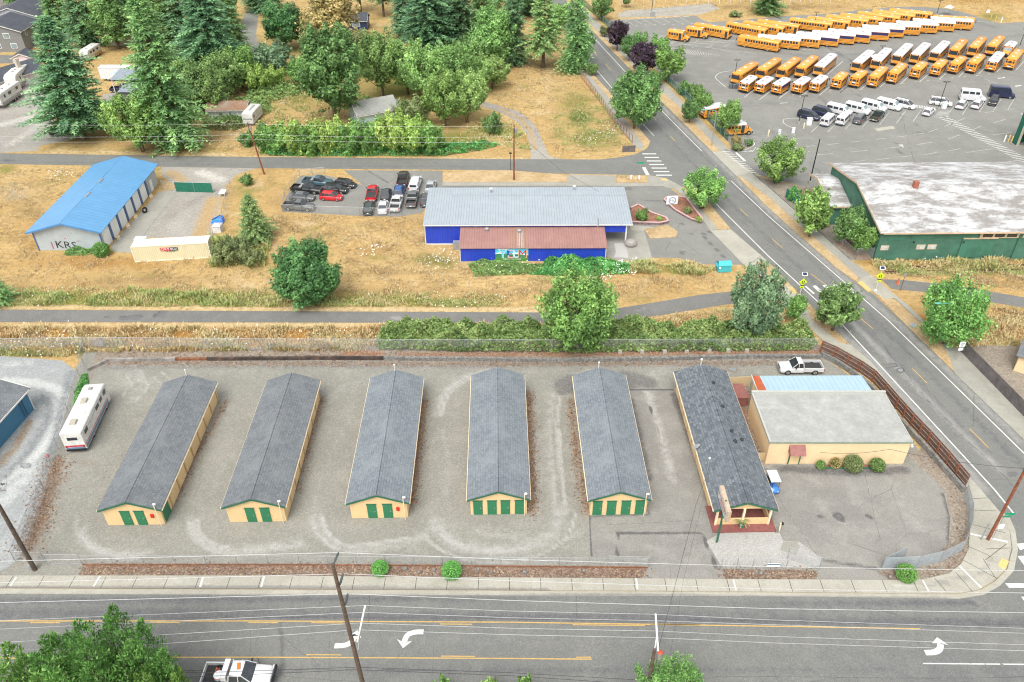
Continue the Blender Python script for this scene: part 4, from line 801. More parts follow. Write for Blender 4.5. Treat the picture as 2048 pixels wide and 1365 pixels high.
def T(key,bx,by,topy,rpx,pal,label,group=None,name='tree',cat='tree',topx=None):
 H=max(1.0,HGT(bx,by,topx or bx,topy));lib=CON if key in CON else BROAD;R=rpx*MPP(bx,by)*(1.12 if lib is CON else.97)
 if name=='tree':name='conifer_tree' if lib is CON else 'deciduous_tree'
 return plant(lib,key,bx,by,H,R,pal,label,group,name,cat)
for a in [('maple',622,604,482,72,'leaf_dark','big round dark green maple alone in the dry field beside the trail'),('spruce',513,480,386,40,'needle_mid','young green fir with a wide skirt by the fenced gravel yard'),('bright',1153,692,553,76,'leaf_fresh','broad bright green tree rising from the bramble hedge behind the storage rows'),('multi',1497,684,528,54,'leaf_blue','tall grey green tree with several upright tops at the bramble hedge end'),('street_a',1587,645,590,20,'leaf_fresh','small cone shaped young tree beside the flashing crosswalk sign'),('street_b',1664,662,574,46,'leaf_mid','street tree in the dry verge just below the crosswalk'),('bright',1886,688,560,64,'leaf_fresh','large round bright green tree with the teal street lamp in front'),('street_a',1690,494,412,29,'leaf_mid','taller of the two trees close against the green warehouse end wall'),('street_c',1719,510,450,24,'leaf_fresh','shorter of the two trees close against the green warehouse end wall'),('street_c',1618,474,383,36,'leaf_fresh','street tree in the verge in front of the green warehouse annex'),('open',1552,366,281,50,'leaf_fresh','wide flat bottomed tree beside the bus lot entrance'),('open',1404,418,344,45,'leaf_fresh','open windswept tree in the verge by the flower beds'),('round_a',1268,258,143,50,'leaf_mid','big dense tree on the sidewalk just above the crosswalk bars'),('purple',1234,102,43,22,'leaf_purple','smaller upper purple leaf plum tree along the street'),('purple',1286,152,86,30,'leaf_purple','larger lower purple leaf plum tree along the street'),('street_b',1258,123,70,19,'leaf_mid','green street tree between the two purple plum trees'),('street_c',1279,100,66,16,'leaf_mid','small dark green tree behind the lot fence above the larger plum'),('street_b',1316,128,73,22,'leaf_fresh','green tree behind the larger purple plum at the lot edge'),('street_b',1336,164,97,30,'leaf_fresh','vase shaped green tree at the lot fence right of the larger plum'),('street_c',1310,176,146,16,'leaf_mid','low small tree at the fence below the larger purple plum'),('street_b',1402,232,184,20,'leaf_fresh','green tree at the fence partly hiding a white roofed bus'),('street_c',1378,246,203,18,'leaf_mid','small dark street tree standing in the verge by the lamp post'),('open',1452,268,203,32,'leaf_fresh','green tree inside the fence in front of the short corner bus'),('street_a',1203,42,-6,24,'leaf_mid','leafy tree overhanging the sidewalk at the top of the side street'),('street_c',1209,74,54,11,'leaf_olive','tiny thin street tree above the smaller purple plum'),('street_c',1184,152,129,11,'leaf_mid','tiny sapling at the upper end of the brown fence'),('fir_d',1150,143,-30,34,'needle_mid','tall narrow drooping conifer at the top of the brown fence'),('street_b',1168,128,60,20,'leaf_fresh','bright leafy tree tucked behind the drooping conifer by the road'),('fir_c',1086,136,-35,44,'needle_mid','conifer with a bare lower trunk standing in the golden grass'),('fir_b',1026,130,-50,36,'needle_dark','dark conifer left of the bare trunked one on the golden grass'),('tall_b',985,138,12,46,'leaf_light','light green tree in front of the dark conifers at the grass edge'),('fir_a',862,112,-70,66,'needle_dark','huge dark blue green conifer behind the pale locust trees'),('fir_b',922,100,-70,44,'needle_dark','dark conifer right behind the huge blue green one'),('fir_b',965,70,-90,40,'needle_mid','distant conifer at the top edge behind the light green tree'),('locust_a',768,197,70,50,'leaf_light','leftmost of the pale green locust trees, with twin bare stems'),('locust_b',815,190,82,46,'leaf_light','pale green locust tree second from the left of its grove'),('locust_b',856,208,96,46,'leaf_light','pale green locust tree standing in the middle of its grove'),('locust_a',905,198,92,44,'leaf_light','pale green locust tree with the highest crown in the right of the grove'),('locust_b',890,252,150,44,'leaf_fresh','low full green tree in front of the locust grove by the hedge'),('locust_b',935,246,142,42,'leaf_light','green tree at the right front of the locust grove'),('locust_b',984,178,113,36,'leaf_light','rightmost locust tree, beside the start of the dirt track'),('locust_a',948,190,120,38,'leaf_light','pale locust tree between the grove and the rightmost locust'),('tall_a',672,244,40,66,'leaf_mid','tall ragged green tree beside the old house with the pale roof'),('tall_b',668,98,-20,58,'leaf_rust','rust tinged olive tree in the back yard at the top'),('round_b',574,99,10,44,'leaf_dark','dense dark round tree beside the narrow back lane'),('fir_a',168,278,18,84,'needle_dark','large dark fir standing over the parked pickup on the dirt yard'),('fir_b',352,296,-30,70,'needle_mid','tall ivy clad fir on the near roadside at the left'),('tall_a',322,120,-40,44,'leaf_mid','leafy tree between the ivy clad fir and the beige mobile home'),('round_b',716,118,62,34,'leaf_olive','olive tree below the small dark blue house'),('round_a',640,150,96,34,'leaf_olive','dull green tree behind the tall ragged tree'),('fir_a',815,80,-80,40,'needle_dark','dark conifer left of the huge blue green one'),('fir_b',475,120,-40,34,'needle_mid','conifer standing right at the edge of the narrow back lane'),('round_a',430,224,142,38,'leaf_mid','round tree directly above the mossy shed'),('round_b',486,176,96,38,'leaf_fresh','bright round tree left of the yellow green bushes'),('locust_b',332,262,168,44,'leaf_mid','leafy tree right behind the broad green roadside tree'),('round_b',612,172,118,34,'leaf_fresh','bright small tree just left of the tall ragged tree'),('round_b',745,150,92,36,'leaf_mid','mid green tree behind the leftmost pale locust'),('round_b',440,60,-40,46,'leaf_dark','dark leafy tree at the top edge behind the lane conifer'),('fir_b',262,66,-60,36,'needle_dark','dark conifer behind the broad green tree and the motorhome'),('round_b',940,150,80,40,'leaf_mid','mid green tree rising behind the locust grove'),('fir_b',898,60,-90,44,'needle_dark','dark conifer at the top edge behind the huge blue green one'),('round_b',1118,60,10,26,'leaf_fresh','bright leafy tree between the two roadside conifers'),('locust_b',288,304,186,56,'leaf_fresh','broad green tree at the foot of the ivy clad fir'),('fir_a',432,150,-60,72,'needle_dark','big dark conifer beside the narrow back lane'),('fir_b',382,118,-80,54,'needle_dark','dark conifer between the ivy clad fir and the lane conifer'),('tall_b',238,98,-20,46,'leaf_mid','green broad tree behind the old parked motorhome'),('fir_b',178,92,-60,44,'needle_dark','dark leaning conifer behind the row of grey houses'),('fir_b',126,70,-60,38,'needle_mid','conifer at the top left behind the white fence'),('round_b',300,80,-20,36,'leaf_mid','leafy tree behind the top of the ivy clad fir'),('round_a',402,222,128,46,'leaf_mid','round green tree right of the ivy clad fir above the mossy shed'),('round_a',455,192,108,42,'leaf_mid','round green tree left of the bluish shrub'),('round_b',360,214,120,40,'leaf_light','pale green tree half hidden by the ivy clad fir'),('fir_b',515,24,-80,30,'needle_dark','dark conifer at the top edge left of the lane'),('fir_c',722,24,-120,30,'needle_dark','tall conifer behind the small blue house at the top edge'),('fir_c',768,34,-120,30,'needle_dark','tall bare stemmed conifer right of the small blue house'),('fir_b',545,26,-80,32,'needle_dark','dark conifer at the top edge behind the round lane tree'),('round_b',1020,40,-60,44,'leaf_dark','dark broad tree at the top edge behind the golden grass'),('fir_b',1060,30,-90,34,'needle_dark','far conifer at the top edge left of the side street'),('round_a',60,24,-40,40,'leaf_dark','dark leafy tree behind the grey house roofs'),('fir_b',1532,28,-50,34,'needle_mid','lone spreading evergreen in the grass above the bus lot'),('spruce',2,606,536,32,'needle_mid','green spruce cut by the left edge of the picture above the trail'),('street_c',1252,16,-20,10,'leaf_mid','thin young tree in the dry grass above the stone slope')]:
 T(*a)
def front(key,px,py,H,R,pal,label,zf=1.0,name='conifer_tree'):
 p=G(px,py,H);plant(CON if key in CON else BROAD,key,0,0,H,R,pal,label,None,name,'tree',at=np.array([p[0],p[1],0]))
def cedar(key,H,R,seed,nst=9,nleaf=15000,leaf=.26):
 r=np.random.default_rng(seed);P=[];Nn=[];Tn=[];mb=MB();C=[]
 for k in range(nst):
  a=2.4*k+r.normal(0,.2);q=R*.82*math.sqrt(k/nst);h=H*(1-.34*(q/R)**1.6)*r.uniform(.93,1.0);w_=R*r.uniform(.24,.34)
  cx,cy=q*math.cos(a),q*math.sin(a);m=nleaf//nst;u=r.random(m)**.75;z=h*(1-u*.9);th=r.uniform(0,6.28,m)
  rad=w_*np.minimum(1.0,(1-z/h)*3.0+.05)*(1+.35*np.sin(th*3+z*2.6+k)+.2*np.sin(z*5))*r.uniform(.6,1.15,m)
  lean=.45*(z/h)**2
  P.append(np.c_[cx*(1+lean)+rad*np.cos(th),cy*(1+lean)+rad*np.sin(th),z]);Nn.append(np.c_[np.cos(th),np.sin(th),np.full(m,.8)]);Tn.append(r.normal(.45,.1)+.2*np.sin(th*2+z*2.1)+r.normal(0,.22,m))
  mb.tube([(0,0,-.1),(cx*.6,cy*.6,h*.3),(cx,cy,h*.9)],[.22,.14,.02],'bark',6)
 P=np.concatenate(P);Nn=np.concatenate(Nn);n=len(P);d=unit(Nn*np.array([.6,.6,1])+np.array([0,0,.45])+r.normal(0,.45,(n,3)));s=unit(np.cross(d,r.normal(0,1,(n,3))))
 l=(leaf*r.uniform(.8,1.8,n))[:,None];V=np.stack([P,P+d*l*.5-s*l*.2,P+d*l,P+d*l*.5+s*l*.2],1)
 CON[key]=(quads('crown',V,np.concatenate(Tn),'needle_mid'),mb,H,R,[None])
cedar('cedar_a',13,5.6,61,15,42000,.26);cedar('cedar_b',11,4.2,62,10,24000,.26)
front('cedar_a',158,1272,13,4.8,'leaf_fresh','feathery green cedar with many tops at the lower left corner')
front('cedar_b',-10,1330,11,4.2,'leaf_fresh','smaller feathery cedar cut by the lower left corner')
front('cedar_b',288,1345,9,2.2,'leaf_fresh','low feathery cedar right of the many topped one')
front('front',1350,1352,8.0,3.5,'leaf_fresh','round light green tree in front of the second utility pole',name='deciduous_tree')
for px_,l in ((886,'leftmost of the three leaf tips at the bottom picture edge'),(975,'middle of the three leaf tips at the bottom picture edge'),(1052,'rightmost of the three leaf tips at the bottom picture edge')):
 p=G(px_,1370,3.2);plant(BROAD,'bush_c',0,0,3.3,1.0,'leaf_fresh',l,'shrub tips at the front edge','shrub','shrub',at=np.array([p[0],p[1],0]))
def topiary(bx,by,H,R,label,pal='boxwood',pointed=.25,group='clipped bushes in the planting strip',n=5200,leaf=.10,name='shrub',seed=1):
 r=np.random.default_rng(seed);d=unit(r.normal(0,1,(n,3)));k=1-pointed*np.maximum(0,d[:,2])**2
 rr=(1+.05*np.sin(d[:,0]*7+seed)*np.sin(d[:,2]*6)+r.normal(0,.05,n))[:,None]
 P=np.c_[d[:,0]*R*k,d[:,1]*R*k,H*.47+d[:,2]*H*.53]*np.c_[rr,rr,np.ones(n)];P=P[P[:,2]>.02]
 V=leaves(P,d[:len(P)],leaf,r,.6);root=thing(name,label,'bush',G(bx,by),0,group)
 o=bpy.data.objects.new('crown',quads('crown',V,r.normal(.5,.22,len(V)),pal));COL.objects.link(o);o.parent=root
 mb=MB().tube([(0,0,-.05),(0,0,H*.6)],[.07,.03],'bark',6);mb.sphere((0,0,H*.46),(R*.8,R*.8,H*.40),'core_leaf',12,8);t=mb.build('trunk',root)
simple('core_leaf',(.03,.07,.015),.9,var=.3,scale=6)
topiary(761,1146,1.55,.80,'small clipped bush with a frayed right side in the front planting strip',seed=2);topiary(904,1151,1.75,.95,'rounder clipped bush in the front planting strip, right of the frayed one',seed=3);topiary(1809,1157,1.75,.95,'clipped bush by the open gate at the street corner',seed=4)
topiary(1640,936,1.0,.5,'leftmost small green bush at the cream block wall','leaf_mid',.0,'bushes along the cream block wall',2500,.12,seed=5);topiary(1669,934,1.25,.6,'thin brownish bush left of the largest at the cream block wall','leaf_rust',.0,'bushes along the cream block wall',900,.13,seed=6)
topiary(1703,939,1.9,1.0,'largest reddish green round bush at the cream block wall','leaf_olive',.0,'bushes along the cream block wall',5200,.13,seed=7);topiary(1752,939,1.45,.8,'rightmost round green bush at the cream block wall','leaf_mid',.0,'bushes along the cream block wall',3800,.12,seed=8)
topiary(206,511,2.3,1.25,'bright green bush at the corner of the blue roofed storage hall','leaf_fresh',.15,None,3800,.2,seed=9)
SH=[('bush_b',549,146,92,44,'leaf_blue','wide grey blue shrub in the back field'),('bush_b',512,182,132,30,'leaf_yellow','yellow green bush below and left of the grey blue shrub'),('bush_b',545,176,140,28,'leaf_yellow','yellow green bush directly below the grey blue shrub'),('bush_b',826,252,204,36,'leaf_olive','olive round bush right of the old house with the pale roof'),('bush_a',985,268,232,20,'leaf_mid','lone dark bush in the dry grass by the utility pole'),('bush_a',1392,200,172,16,'leaf_mid','upper low bush along the green slatted lot fence'),('bush_a',1370,188,166,18,'leaf_mid','low spreading bush along the green slatted lot fence, left of the others'),('bush_a',1470,34,24,14,'leaf_olive','sparse olive bush in the grass above the buses'),('bush_b',500,290,268,22,'leaf_mid','green bush beside the roadside utility pole'),('bush_c',522,262,250,9,'leaf_mid','small round bush in the grass above the hedgerow'),('bush_c',1470,292,272,10,'leaf_rust','orange leaved shrub at the bus lot gate'),('bush_c',1496,292,280,9,'leaf_mid','low green shrub in the round bed at the bus lot gate'),('bush_c',1474,302,289,12,'leaf_olive','olive shrub on the near side of the bus lot gate'),('bush_c',1282,444,424,12,'leaf_fresh','green bush in the flower bed beside the metal roofed hall'),('bush_c',1375,428,416,10,'leaf_olive','olive bush in the middle of the long flower bed'),('bush_c',1397,445,436,7,'leaf_yellow','small pale bush at the tip of the long flower bed'),('bush_c',1318,444,435,6,'leaf_yellow','small yellow flowered bush at the tip of the short flower bed'),('bush_c',1290,428,419,7,'leaf_olive','low bush at the top of the short flower bed'),('bush_c',1555,366,350,10,'ivy','dark clipped bush under the wide tree at the entrance'),('bush_a',1586,402,376,14,'ivy','upper dark hedge bush behind the green screened fence'),('bush_a',1602,412,392,12,'ivy','lower dark hedge bush behind the green screened fence'),('bush_a',495,370,352,14,'leaf_mid','dusty green bush beside the gravel yard fence'),('bush_b',475,512,478,26,'leaf_olive','olive brush at the container end, upper clump'),('bush_b',448,528,492,28,'leaf_olive','olive brush at the container end, lower left clump'),('bush_b',500,530,502,26,'leaf_olive','olive brush at the container end, lower right clump')]
for a in SH:T(*a,None,'shrub','bush')
for i,(x,top,pal,hh)in enumerate([(548,262,'leaf_fresh',1),(590,258,'leaf_yellow',1),(628,264,'leaf_fresh',1),(665,254,'leaf_yellow',1),(708,262,'leaf_fresh',1),(748,256,'leaf_fresh',1),(790,240,'leaf_yellow',1),(826,250,'leaf_yellow',1),(858,262,'leaf_fresh',1)]):
 o_=['first','second','third','fourth','fifth','sixth','seventh','eighth','ninth'][i]
 T('bush_b',x,305,top-8,36,pal,'%s bush from the left in the hedgerow beside the back street'%o_,'hedgerow bushes beside the back street','shrub','bush')
def inside(P,poly):
 x,y=P[:,0],P[:,1];r=np.zeros(len(P),bool);n=len(poly)
 for i in range(n):
  a,b=poly[i],poly[(i+1)%n]
  if a[1]==b[1]:continue
  r^=((a[1]>y)!=(b[1]>y))&(x<(b[0]-a[0])*(y-a[1])/(b[1]-a[1])+a[0])
 return r
def sample(px,n,r):
 W=np.array([G(*p)[:2]for p in px]);lo,hi=W.min(0),W.max(0);out=np.zeros((0,2))
 while len(out)<n:
  q=r.uniform(lo,hi,(n*2,2));out=np.r_[out,q[inside(q,W)]]
 return out[:n],W
def thicket(name,label,cat,px,h,n,leaf,pal,seed=1,lump=1.3,edge=.8,group=None,kind='stuff'):
 r=np.random.default_rng(seed);P,W=sample(px,n,r);d=seg_dist(P,np.r_[W,W[:1]])
 cs=r.uniform(W.min(0),W.max(0),(max(6,int(np.prod(np.ptp(W,0))/lump**2)),2));ch=r.uniform(.45,1.0,len(cs));hh=np.zeros(len(P));ct=r.normal(.45,.16,len(cs));tt=np.full(len(P),.45)
 for c,k,t in zip(cs,ch,ct):
  q=np.sum((P-c)**2,1)/lump**2;v=k*np.exp(-q);tt=np.where(v>hh,t,tt);hh=np.maximum(hh,v)
 top=h*np.maximum(.25,hh)*np.clip(d/edge,.12,1)**.6;z=top*(1-np.abs(r.normal(0,.22,len(P))));z=np.maximum(z,.03)
 Nn=np.c_[r.normal(0,.5,(len(P),2)),np.full(len(P),.9)];V=leaves(np.c_[P,z],Nn,leaf,r,.5)
 o=bpy.data.objects.new(name,quads(name,V,tt+r.normal(0,.22,len(P)),pal));COL.objects.link(o)
 return tag(o,label,cat,group,kind)
thicket('bramble_thicket','long green blackberry thicket hanging over the back chain link fence','thicket',curve([(752,692),(768,664),(800,655),(860,652),(940,655),(1010,652),(1090,658),(1200,652),(1290,648),(1345,664),(1390,655),(1480,652),(1560,654),(1610,660),(1634,690)])+[(1620,703),(1500,704),(1300,705),(1100,707),(900,705),(760,701)],2.9,52000,.28,'bramble',71)
thicket('bramble_thicket','green creeper bank covering the foot of the bright blue wall','thicket',[(1085,535),(1090,522),(1130,517),(1190,516),(1225,522),(1262,535),(1260,548),(1180,554),(1100,552),(1060,550)],1.6,9000,.28,'ivy',72)
thicket('bramble_thicket','weedy green patch below the painted town mural','thicket',[(935,530),(960,520),(1005,524),(1085,530),(1085,548),(1000,552),(950,555)],.8,4200,.25,'bramble',73)
thicket('bramble_thicket','low bright green brambles along the back street verge','thicket',[(520,302),(560,296),(900,290),(960,288),(1000,292),(960,302),(890,313),(540,313)],1.6,14000,.3,'ivy',74)
thicket('bramble_thicket','tangle of brambles behind the white box truck','thicket',[(430,225),(500,190),(560,170),(610,175),(600,190),(540,205),(545,225),(520,235),(490,248),(440,252)],2.0,8000,.36,'bramble',75)
thicket('bramble_thicket','green undergrowth around the old mossy shed','thicket',[(405,245),(430,238),(490,242),(500,252),(470,262),(405,262)],1.3,3000,.34,'bramble_dry',76)
thicket('bramble_thicket','undergrowth between the ivy clad fir and the locust grove','thicket',[(430,130),(520,120),(640,140),(720,190),(860,240),(860,262),(760,235),(660,200),(560,168),(440,170)],1.5,7000,.4,'bramble',77)
thicket('bramble_thicket','dark creeper on the inner fence of the motorhome yard','thicket',[(164,752),(174,748),(178,765),(160,800),(146,812),(150,785)],.7,1600,.22,'ivy',78)
thicket('bramble_thicket','brambles at the graffiti end of the storage hall','thicket',[(130,505),(150,496),(185,498),(198,506),(170,512),(130,512)],1.1,1500,.24,'bramble',79)
def tufts(name,label,cat,regs,seed,blades=6):
 r=np.random.default_rng(seed);VV=[];TT=[];pals=None
 for px,n,h0,h1,t0,ts in regs:
  P,W=sample(px,n,r);keep=np.sin(P[:,0]*.55+seed)*np.sin(P[:,1]*.8+P[:,0]*.2)+r.normal(0,.45,n)>-.25;P=P[keep];n=len(P);h=r.uniform(h0,h1,n)*(.6+.8*(np.sin(P[:,0]*.9+2*np.sin(P[:,1]*.7))*.5+.5));tb=r.normal(t0,ts,n)+.22*np.sin(P[:,0]*.35+P[:,1]*.8)
  for k in range(blades):
   a=r.uniform(0,6.28,n);L=r.uniform(.35,1.0,n)*h;base=np.c_[P+r.normal(0,.16,(n,2)),np.full(n,.01)];ln=r.uniform(.2,.9,n)
   tip=base+np.c_[np.cos(a)*L*ln,np.sin(a)*L*ln,L];s=np.c_[-np.sin(a),np.cos(a),np.zeros(n)]*(.035+.05*h)[:,None]
   mid=(base+tip)/2+np.c_[np.zeros((n,2)),L*.12];VV.append(np.stack([base,mid-s,tip,mid+s],1));TT.append(tb+r.normal(0,.12,n))
 o=bpy.data.objects.new(name,quads(name,np.concatenate(VV),np.concatenate(TT),cat[1]));COL.objects.link(o)
 return tag(o,label,cat[0],None,'stuff')
tufts('tall_grass','tall orange dry grass and weeds between the trail and the back fence',('grass','weed'),[([(-40,656),(760,656),(770,700),(-40,708)],9000,.3,.8,.18,.22),([(-40,680),(165,684),(160,714),(-40,712)],2200,.3,.7,.85,.2),([(200,688),(750,690),(750,702),(200,704)],1700,.4,.8,.5,.35),([(760,652),(1080,652),(1080,660),(760,664)],1200,.3,.7,.2,.2),([(1230,645),(1450,620),(1560,622),(1600,650),(1420,655),(1260,650)],2200,.2,.5,.3,.2),([(1880,640),(2048,625),(2100,690),(1930,695)],1800,.2,.6,.35,.2)],81)
tufts('weeds','yellow green weeds along the upper trail edge',('weeds','weed_green'),[([(20,608),(40,590),(110,586),(160,600),(160,612),(30,612)],1100,.3,.8,.75,.25),([(170,612),(190,592),(260,580),(360,586),(460,588),(570,600),(580,615),(300,614)],3000,.3,.8,.7,.3),([(-20,575),(600,578),(1000,590),(1060,612),(-20,614)],3000,.2,.5,.35,.35),([(640,614),(660,600),(760,598),(900,602),(1000,604),(1000,614)],1500,.2,.6,.5,.3),([(420,470),(450,480),(540,492),(530,535),(420,535)],1500,.4,1.0,.7,.25),([(380,175),(640,170),(700,240),(560,250),(400,235)],1800,.4,.9,.5,.3),([(1240,545),(1250,525),(1330,532),(1400,530),(1430,540),(1400,552)],1700,.4,1.0,.45,.3),([(1740,525),(2060,520),(2060,538),(1760,540)],2300,.4,.9,.25,.3),([(1780,540),(2060,538),(2060,552),(1800,552)],1300,.3,.6,.6,.3),([(1100,240),(1200,190),(1260,290),(1130,305)],1800,.2,.5,.7,.3),([(960,240),(1040,250),(1060,300),(900,285)],1400,.3,.7,.55,.3)],82)
tufts('dry_tussocks','sparse dry tussocks scattered over the mown fields',('grass','straw'),[([(-60,345),(180,335),(60,460),(80,510),(420,520),(560,560),(560,585),(-60,585)],5200,.12,.4,.4,.3),([(540,430),(840,435),(850,500),(920,535),(1000,560),(1430,550),(1440,578),(1060,615),(700,590),(680,500),(560,490)],7500,.12,.4,.4,.3),([(1060,100),(1150,150),(1270,300),(1110,310),(990,200)],3500,.15,.45,.4,.3),([(1760,545),(2060,545),(2060,585),(1900,565)],1500,.15,.4,.4,.3),([(1950,610),(2060,625),(2060,680),(1930,690)],900,.2,.5,.3,.3),([(420,250),(640,225),(720,250),(520,300),(420,305)],1500,.2,.5,.4,.3),([(1230,8),(2060,-20),(2060,42),(1940,24),(1840,10),(1600,26),(1440,40),(1420,12),(1240,26)],3000,.15,.5,.4,.3)],83,5)
tufts('verge_tufts','short dry tufts on the roadside verges',('grass','straw'),[(v_,int(60*len(v_)+250),.06,.2,.3,.35)for v_ in VERGES],84,4)
leafmat('litter',(.10,.055,.03),(.21,.12,.07),(.36,.26,.15),.05,.9)
def litter():
 r=np.random.default_rng(95);PP=[]
 for pts,n,w_ in [([(455,800),(420,860),(390,915),(345,1010)],420,.35),([(645,795),(598,955),(590,985)],420,.35),([(848,800),(828,960),(822,1010)],900,.4),([(1057,785),(1061,950),(1065,1030)],1500,.5),([(1140,800),(1160,960),(1172,1030)],800,.4),([(205,726),(800,728),(1640,726)],2200,.5),([(115,920),(70,1060),(48,1110)],1500,.9),([(215,712),(770,709),(1640,704)],3800,1.0),([(166,1142),(600,1143),(1290,1148)],3000,.5),([(1445,1150),(1632,1151)],500,.5),([(1850,905),(1930,990),(1937,1060),(1920,1125),(1850,1155)],700,.7),([(1490,790),(1520,920)],400,.5),([(220,930),(250,1040)],60,1.5)]:
  W=np.array([G(*p)[:2]for p in pts]);L=np.r_[0,np.cumsum(np.linalg.norm(np.diff(W,axis=0),axis=1))];t=r.uniform(0,L[-1],n);PP.append(np.c_[np.interp(t,L,W[:,0]),np.interp(t,L,W[:,1])]+r.normal(0,w_,(n,2)))
 P=np.concatenate(PP);n=len(P);V=leaves(np.c_[P,r.uniform(.03,.06,n)],np.tile([0,0,1.0],(n,1)),.16,r,.15,.8);o=bpy.data.objects.new('leaf_litter',quads('leaf_litter',V,r.uniform(0,1,n),'litter'));COL.objects.link(o);tag(o,'brown leaf litter along walls, fences and planting strips','leaf litter',None,'stuff')
litter()
def flowers():
 r=np.random.default_rng(91);VV=[]
 for px,n,h in [([(0,660),(160,660),(160,708),(0,712)],120,.9),([(160,665),(760,665),(750,690),(180,694)],110,.9),([(110,345),(135,342),(130,358),(105,356)],90,.5),([(850,518),(905,510),(905,535),(855,540)],130,.7),([(700,505),(750,498),(750,510)],50,.6),([(545,180),(620,175),(620,200),(550,200)],70,.6),([(1200,255),(1235,250),(1235,280),(1205,282)],130,.6),([(1160,275),(1205,280),(1190,292),(1155,288)],70,.5),([(1235,530),(1262,530),(1262,545),(1240,545)],260,.7),([(1190,545),(1230,545),(1225,555),(1190,555)],110,.4),([(1840,515),(1870,510),(1870,522),(1840,524)],40,.9),([(640,600),(990,600),(990,615)],50,.6),([(60,590),(160,590),(150,610),(60,610)],30,.7),([(960,530),(1230,530),(1230,545),(960,548)],60,1.2),([(1000,290),(1060,270),(1050,300)],40,.4)]:
  P,W=sample(px,n*2//3,r);P=P+1.6*np.c_[np.sin(P[:,1]*3),np.cos(P[:,0]*3)];V=leaves(np.c_[P,r.uniform(.6,1,len(P))*h],np.tile([0,-.3,1.0],(len(P),1)),.15,r,.2,1.0);VV.append(V)
 V=np.concatenate(VV);o=bpy.data.objects.new('wildflowers',quads('wildflowers',V,r.uniform(0,1,len(V)),'flowers'));COL.objects.link(o);tag(o,'white wild carrot flowers scattered through the weeds','flowers',None,'stuff')
flowers()
for i in range(17):
 x=1188+62*i+random.uniform(-12,12);p=G(x,-22-.3*abs(i-9));o_=['first','second','third','fourth','fifth','sixth','seventh','eighth','ninth','tenth','eleventh','twelfth','thirteenth','fourteenth','fifteenth','sixteenth','seventeenth'][i]
 plant(CON,['fir_a','fir_b'][i%2],0,0,random.uniform(13,17),random.uniform(5.5,7),'needle_dark','%s dark evergreen from the left in the belt beyond the top fence'%o_,'evergreen belt beyond the top fence','conifer_tree','tree',at=p)
# buildings
def gable_wall(w,L,h,rise,m,y0=0.0,side=None):
 mb=MB();a=[(-w/2,0),(w/2,0),(w/2,h),(0,h+rise),(-w/2,h)]
 vs=[(x,y0,z)for x,z in a]+[(x,y0+L,z)for x,z in a];n=5
 mb.add(vs,[(0,1,2,3,4),(9,8,7,6,5),(3,2,7,8),(4,3,8,9)],m)
 mb.add(vs,[(1,6,7,2),(5,0,4,9)],side or m);return mb
def gable_roof(w,L,h,rise,ov,fo,m,t=.1,y0=0.0):
 mb=MB();k=rise/(w/2);e=w/2+ov;ze=h-k*ov;zr=h+rise
 for s in (-1,1):
  q=[(s*e,y0-fo,ze+.06),(s*e,y0+L+fo,ze+.06),(0,y0+L+fo,zr+.06),(0,y0-fo,zr+.06)]
  mb.slab(q if s<0 else q[::-1],-t if False else t,m)
 return mb
def bar(mb,a,b,wd,hh,m):
 a=np.array(a,float);b=np.array(b,float);d=(b-a)/np.linalg.norm(b-a);s=np.cross(d,(0,0,1.0));s=s/(np.linalg.norm(s)+1e-9)if abs(d[2])<.98 else np.array([1.0,0,0]);u=np.cross(s,d)
 q=[-s*wd/2-u*hh/2,s*wd/2-u*hh/2,s*wd/2+u*hh/2,-s*wd/2+u*hh/2]
 return mb.loft([[tuple(a+k)for k in q],[tuple(b+k)for k in q]],m)
RZB=RAD(0.9)
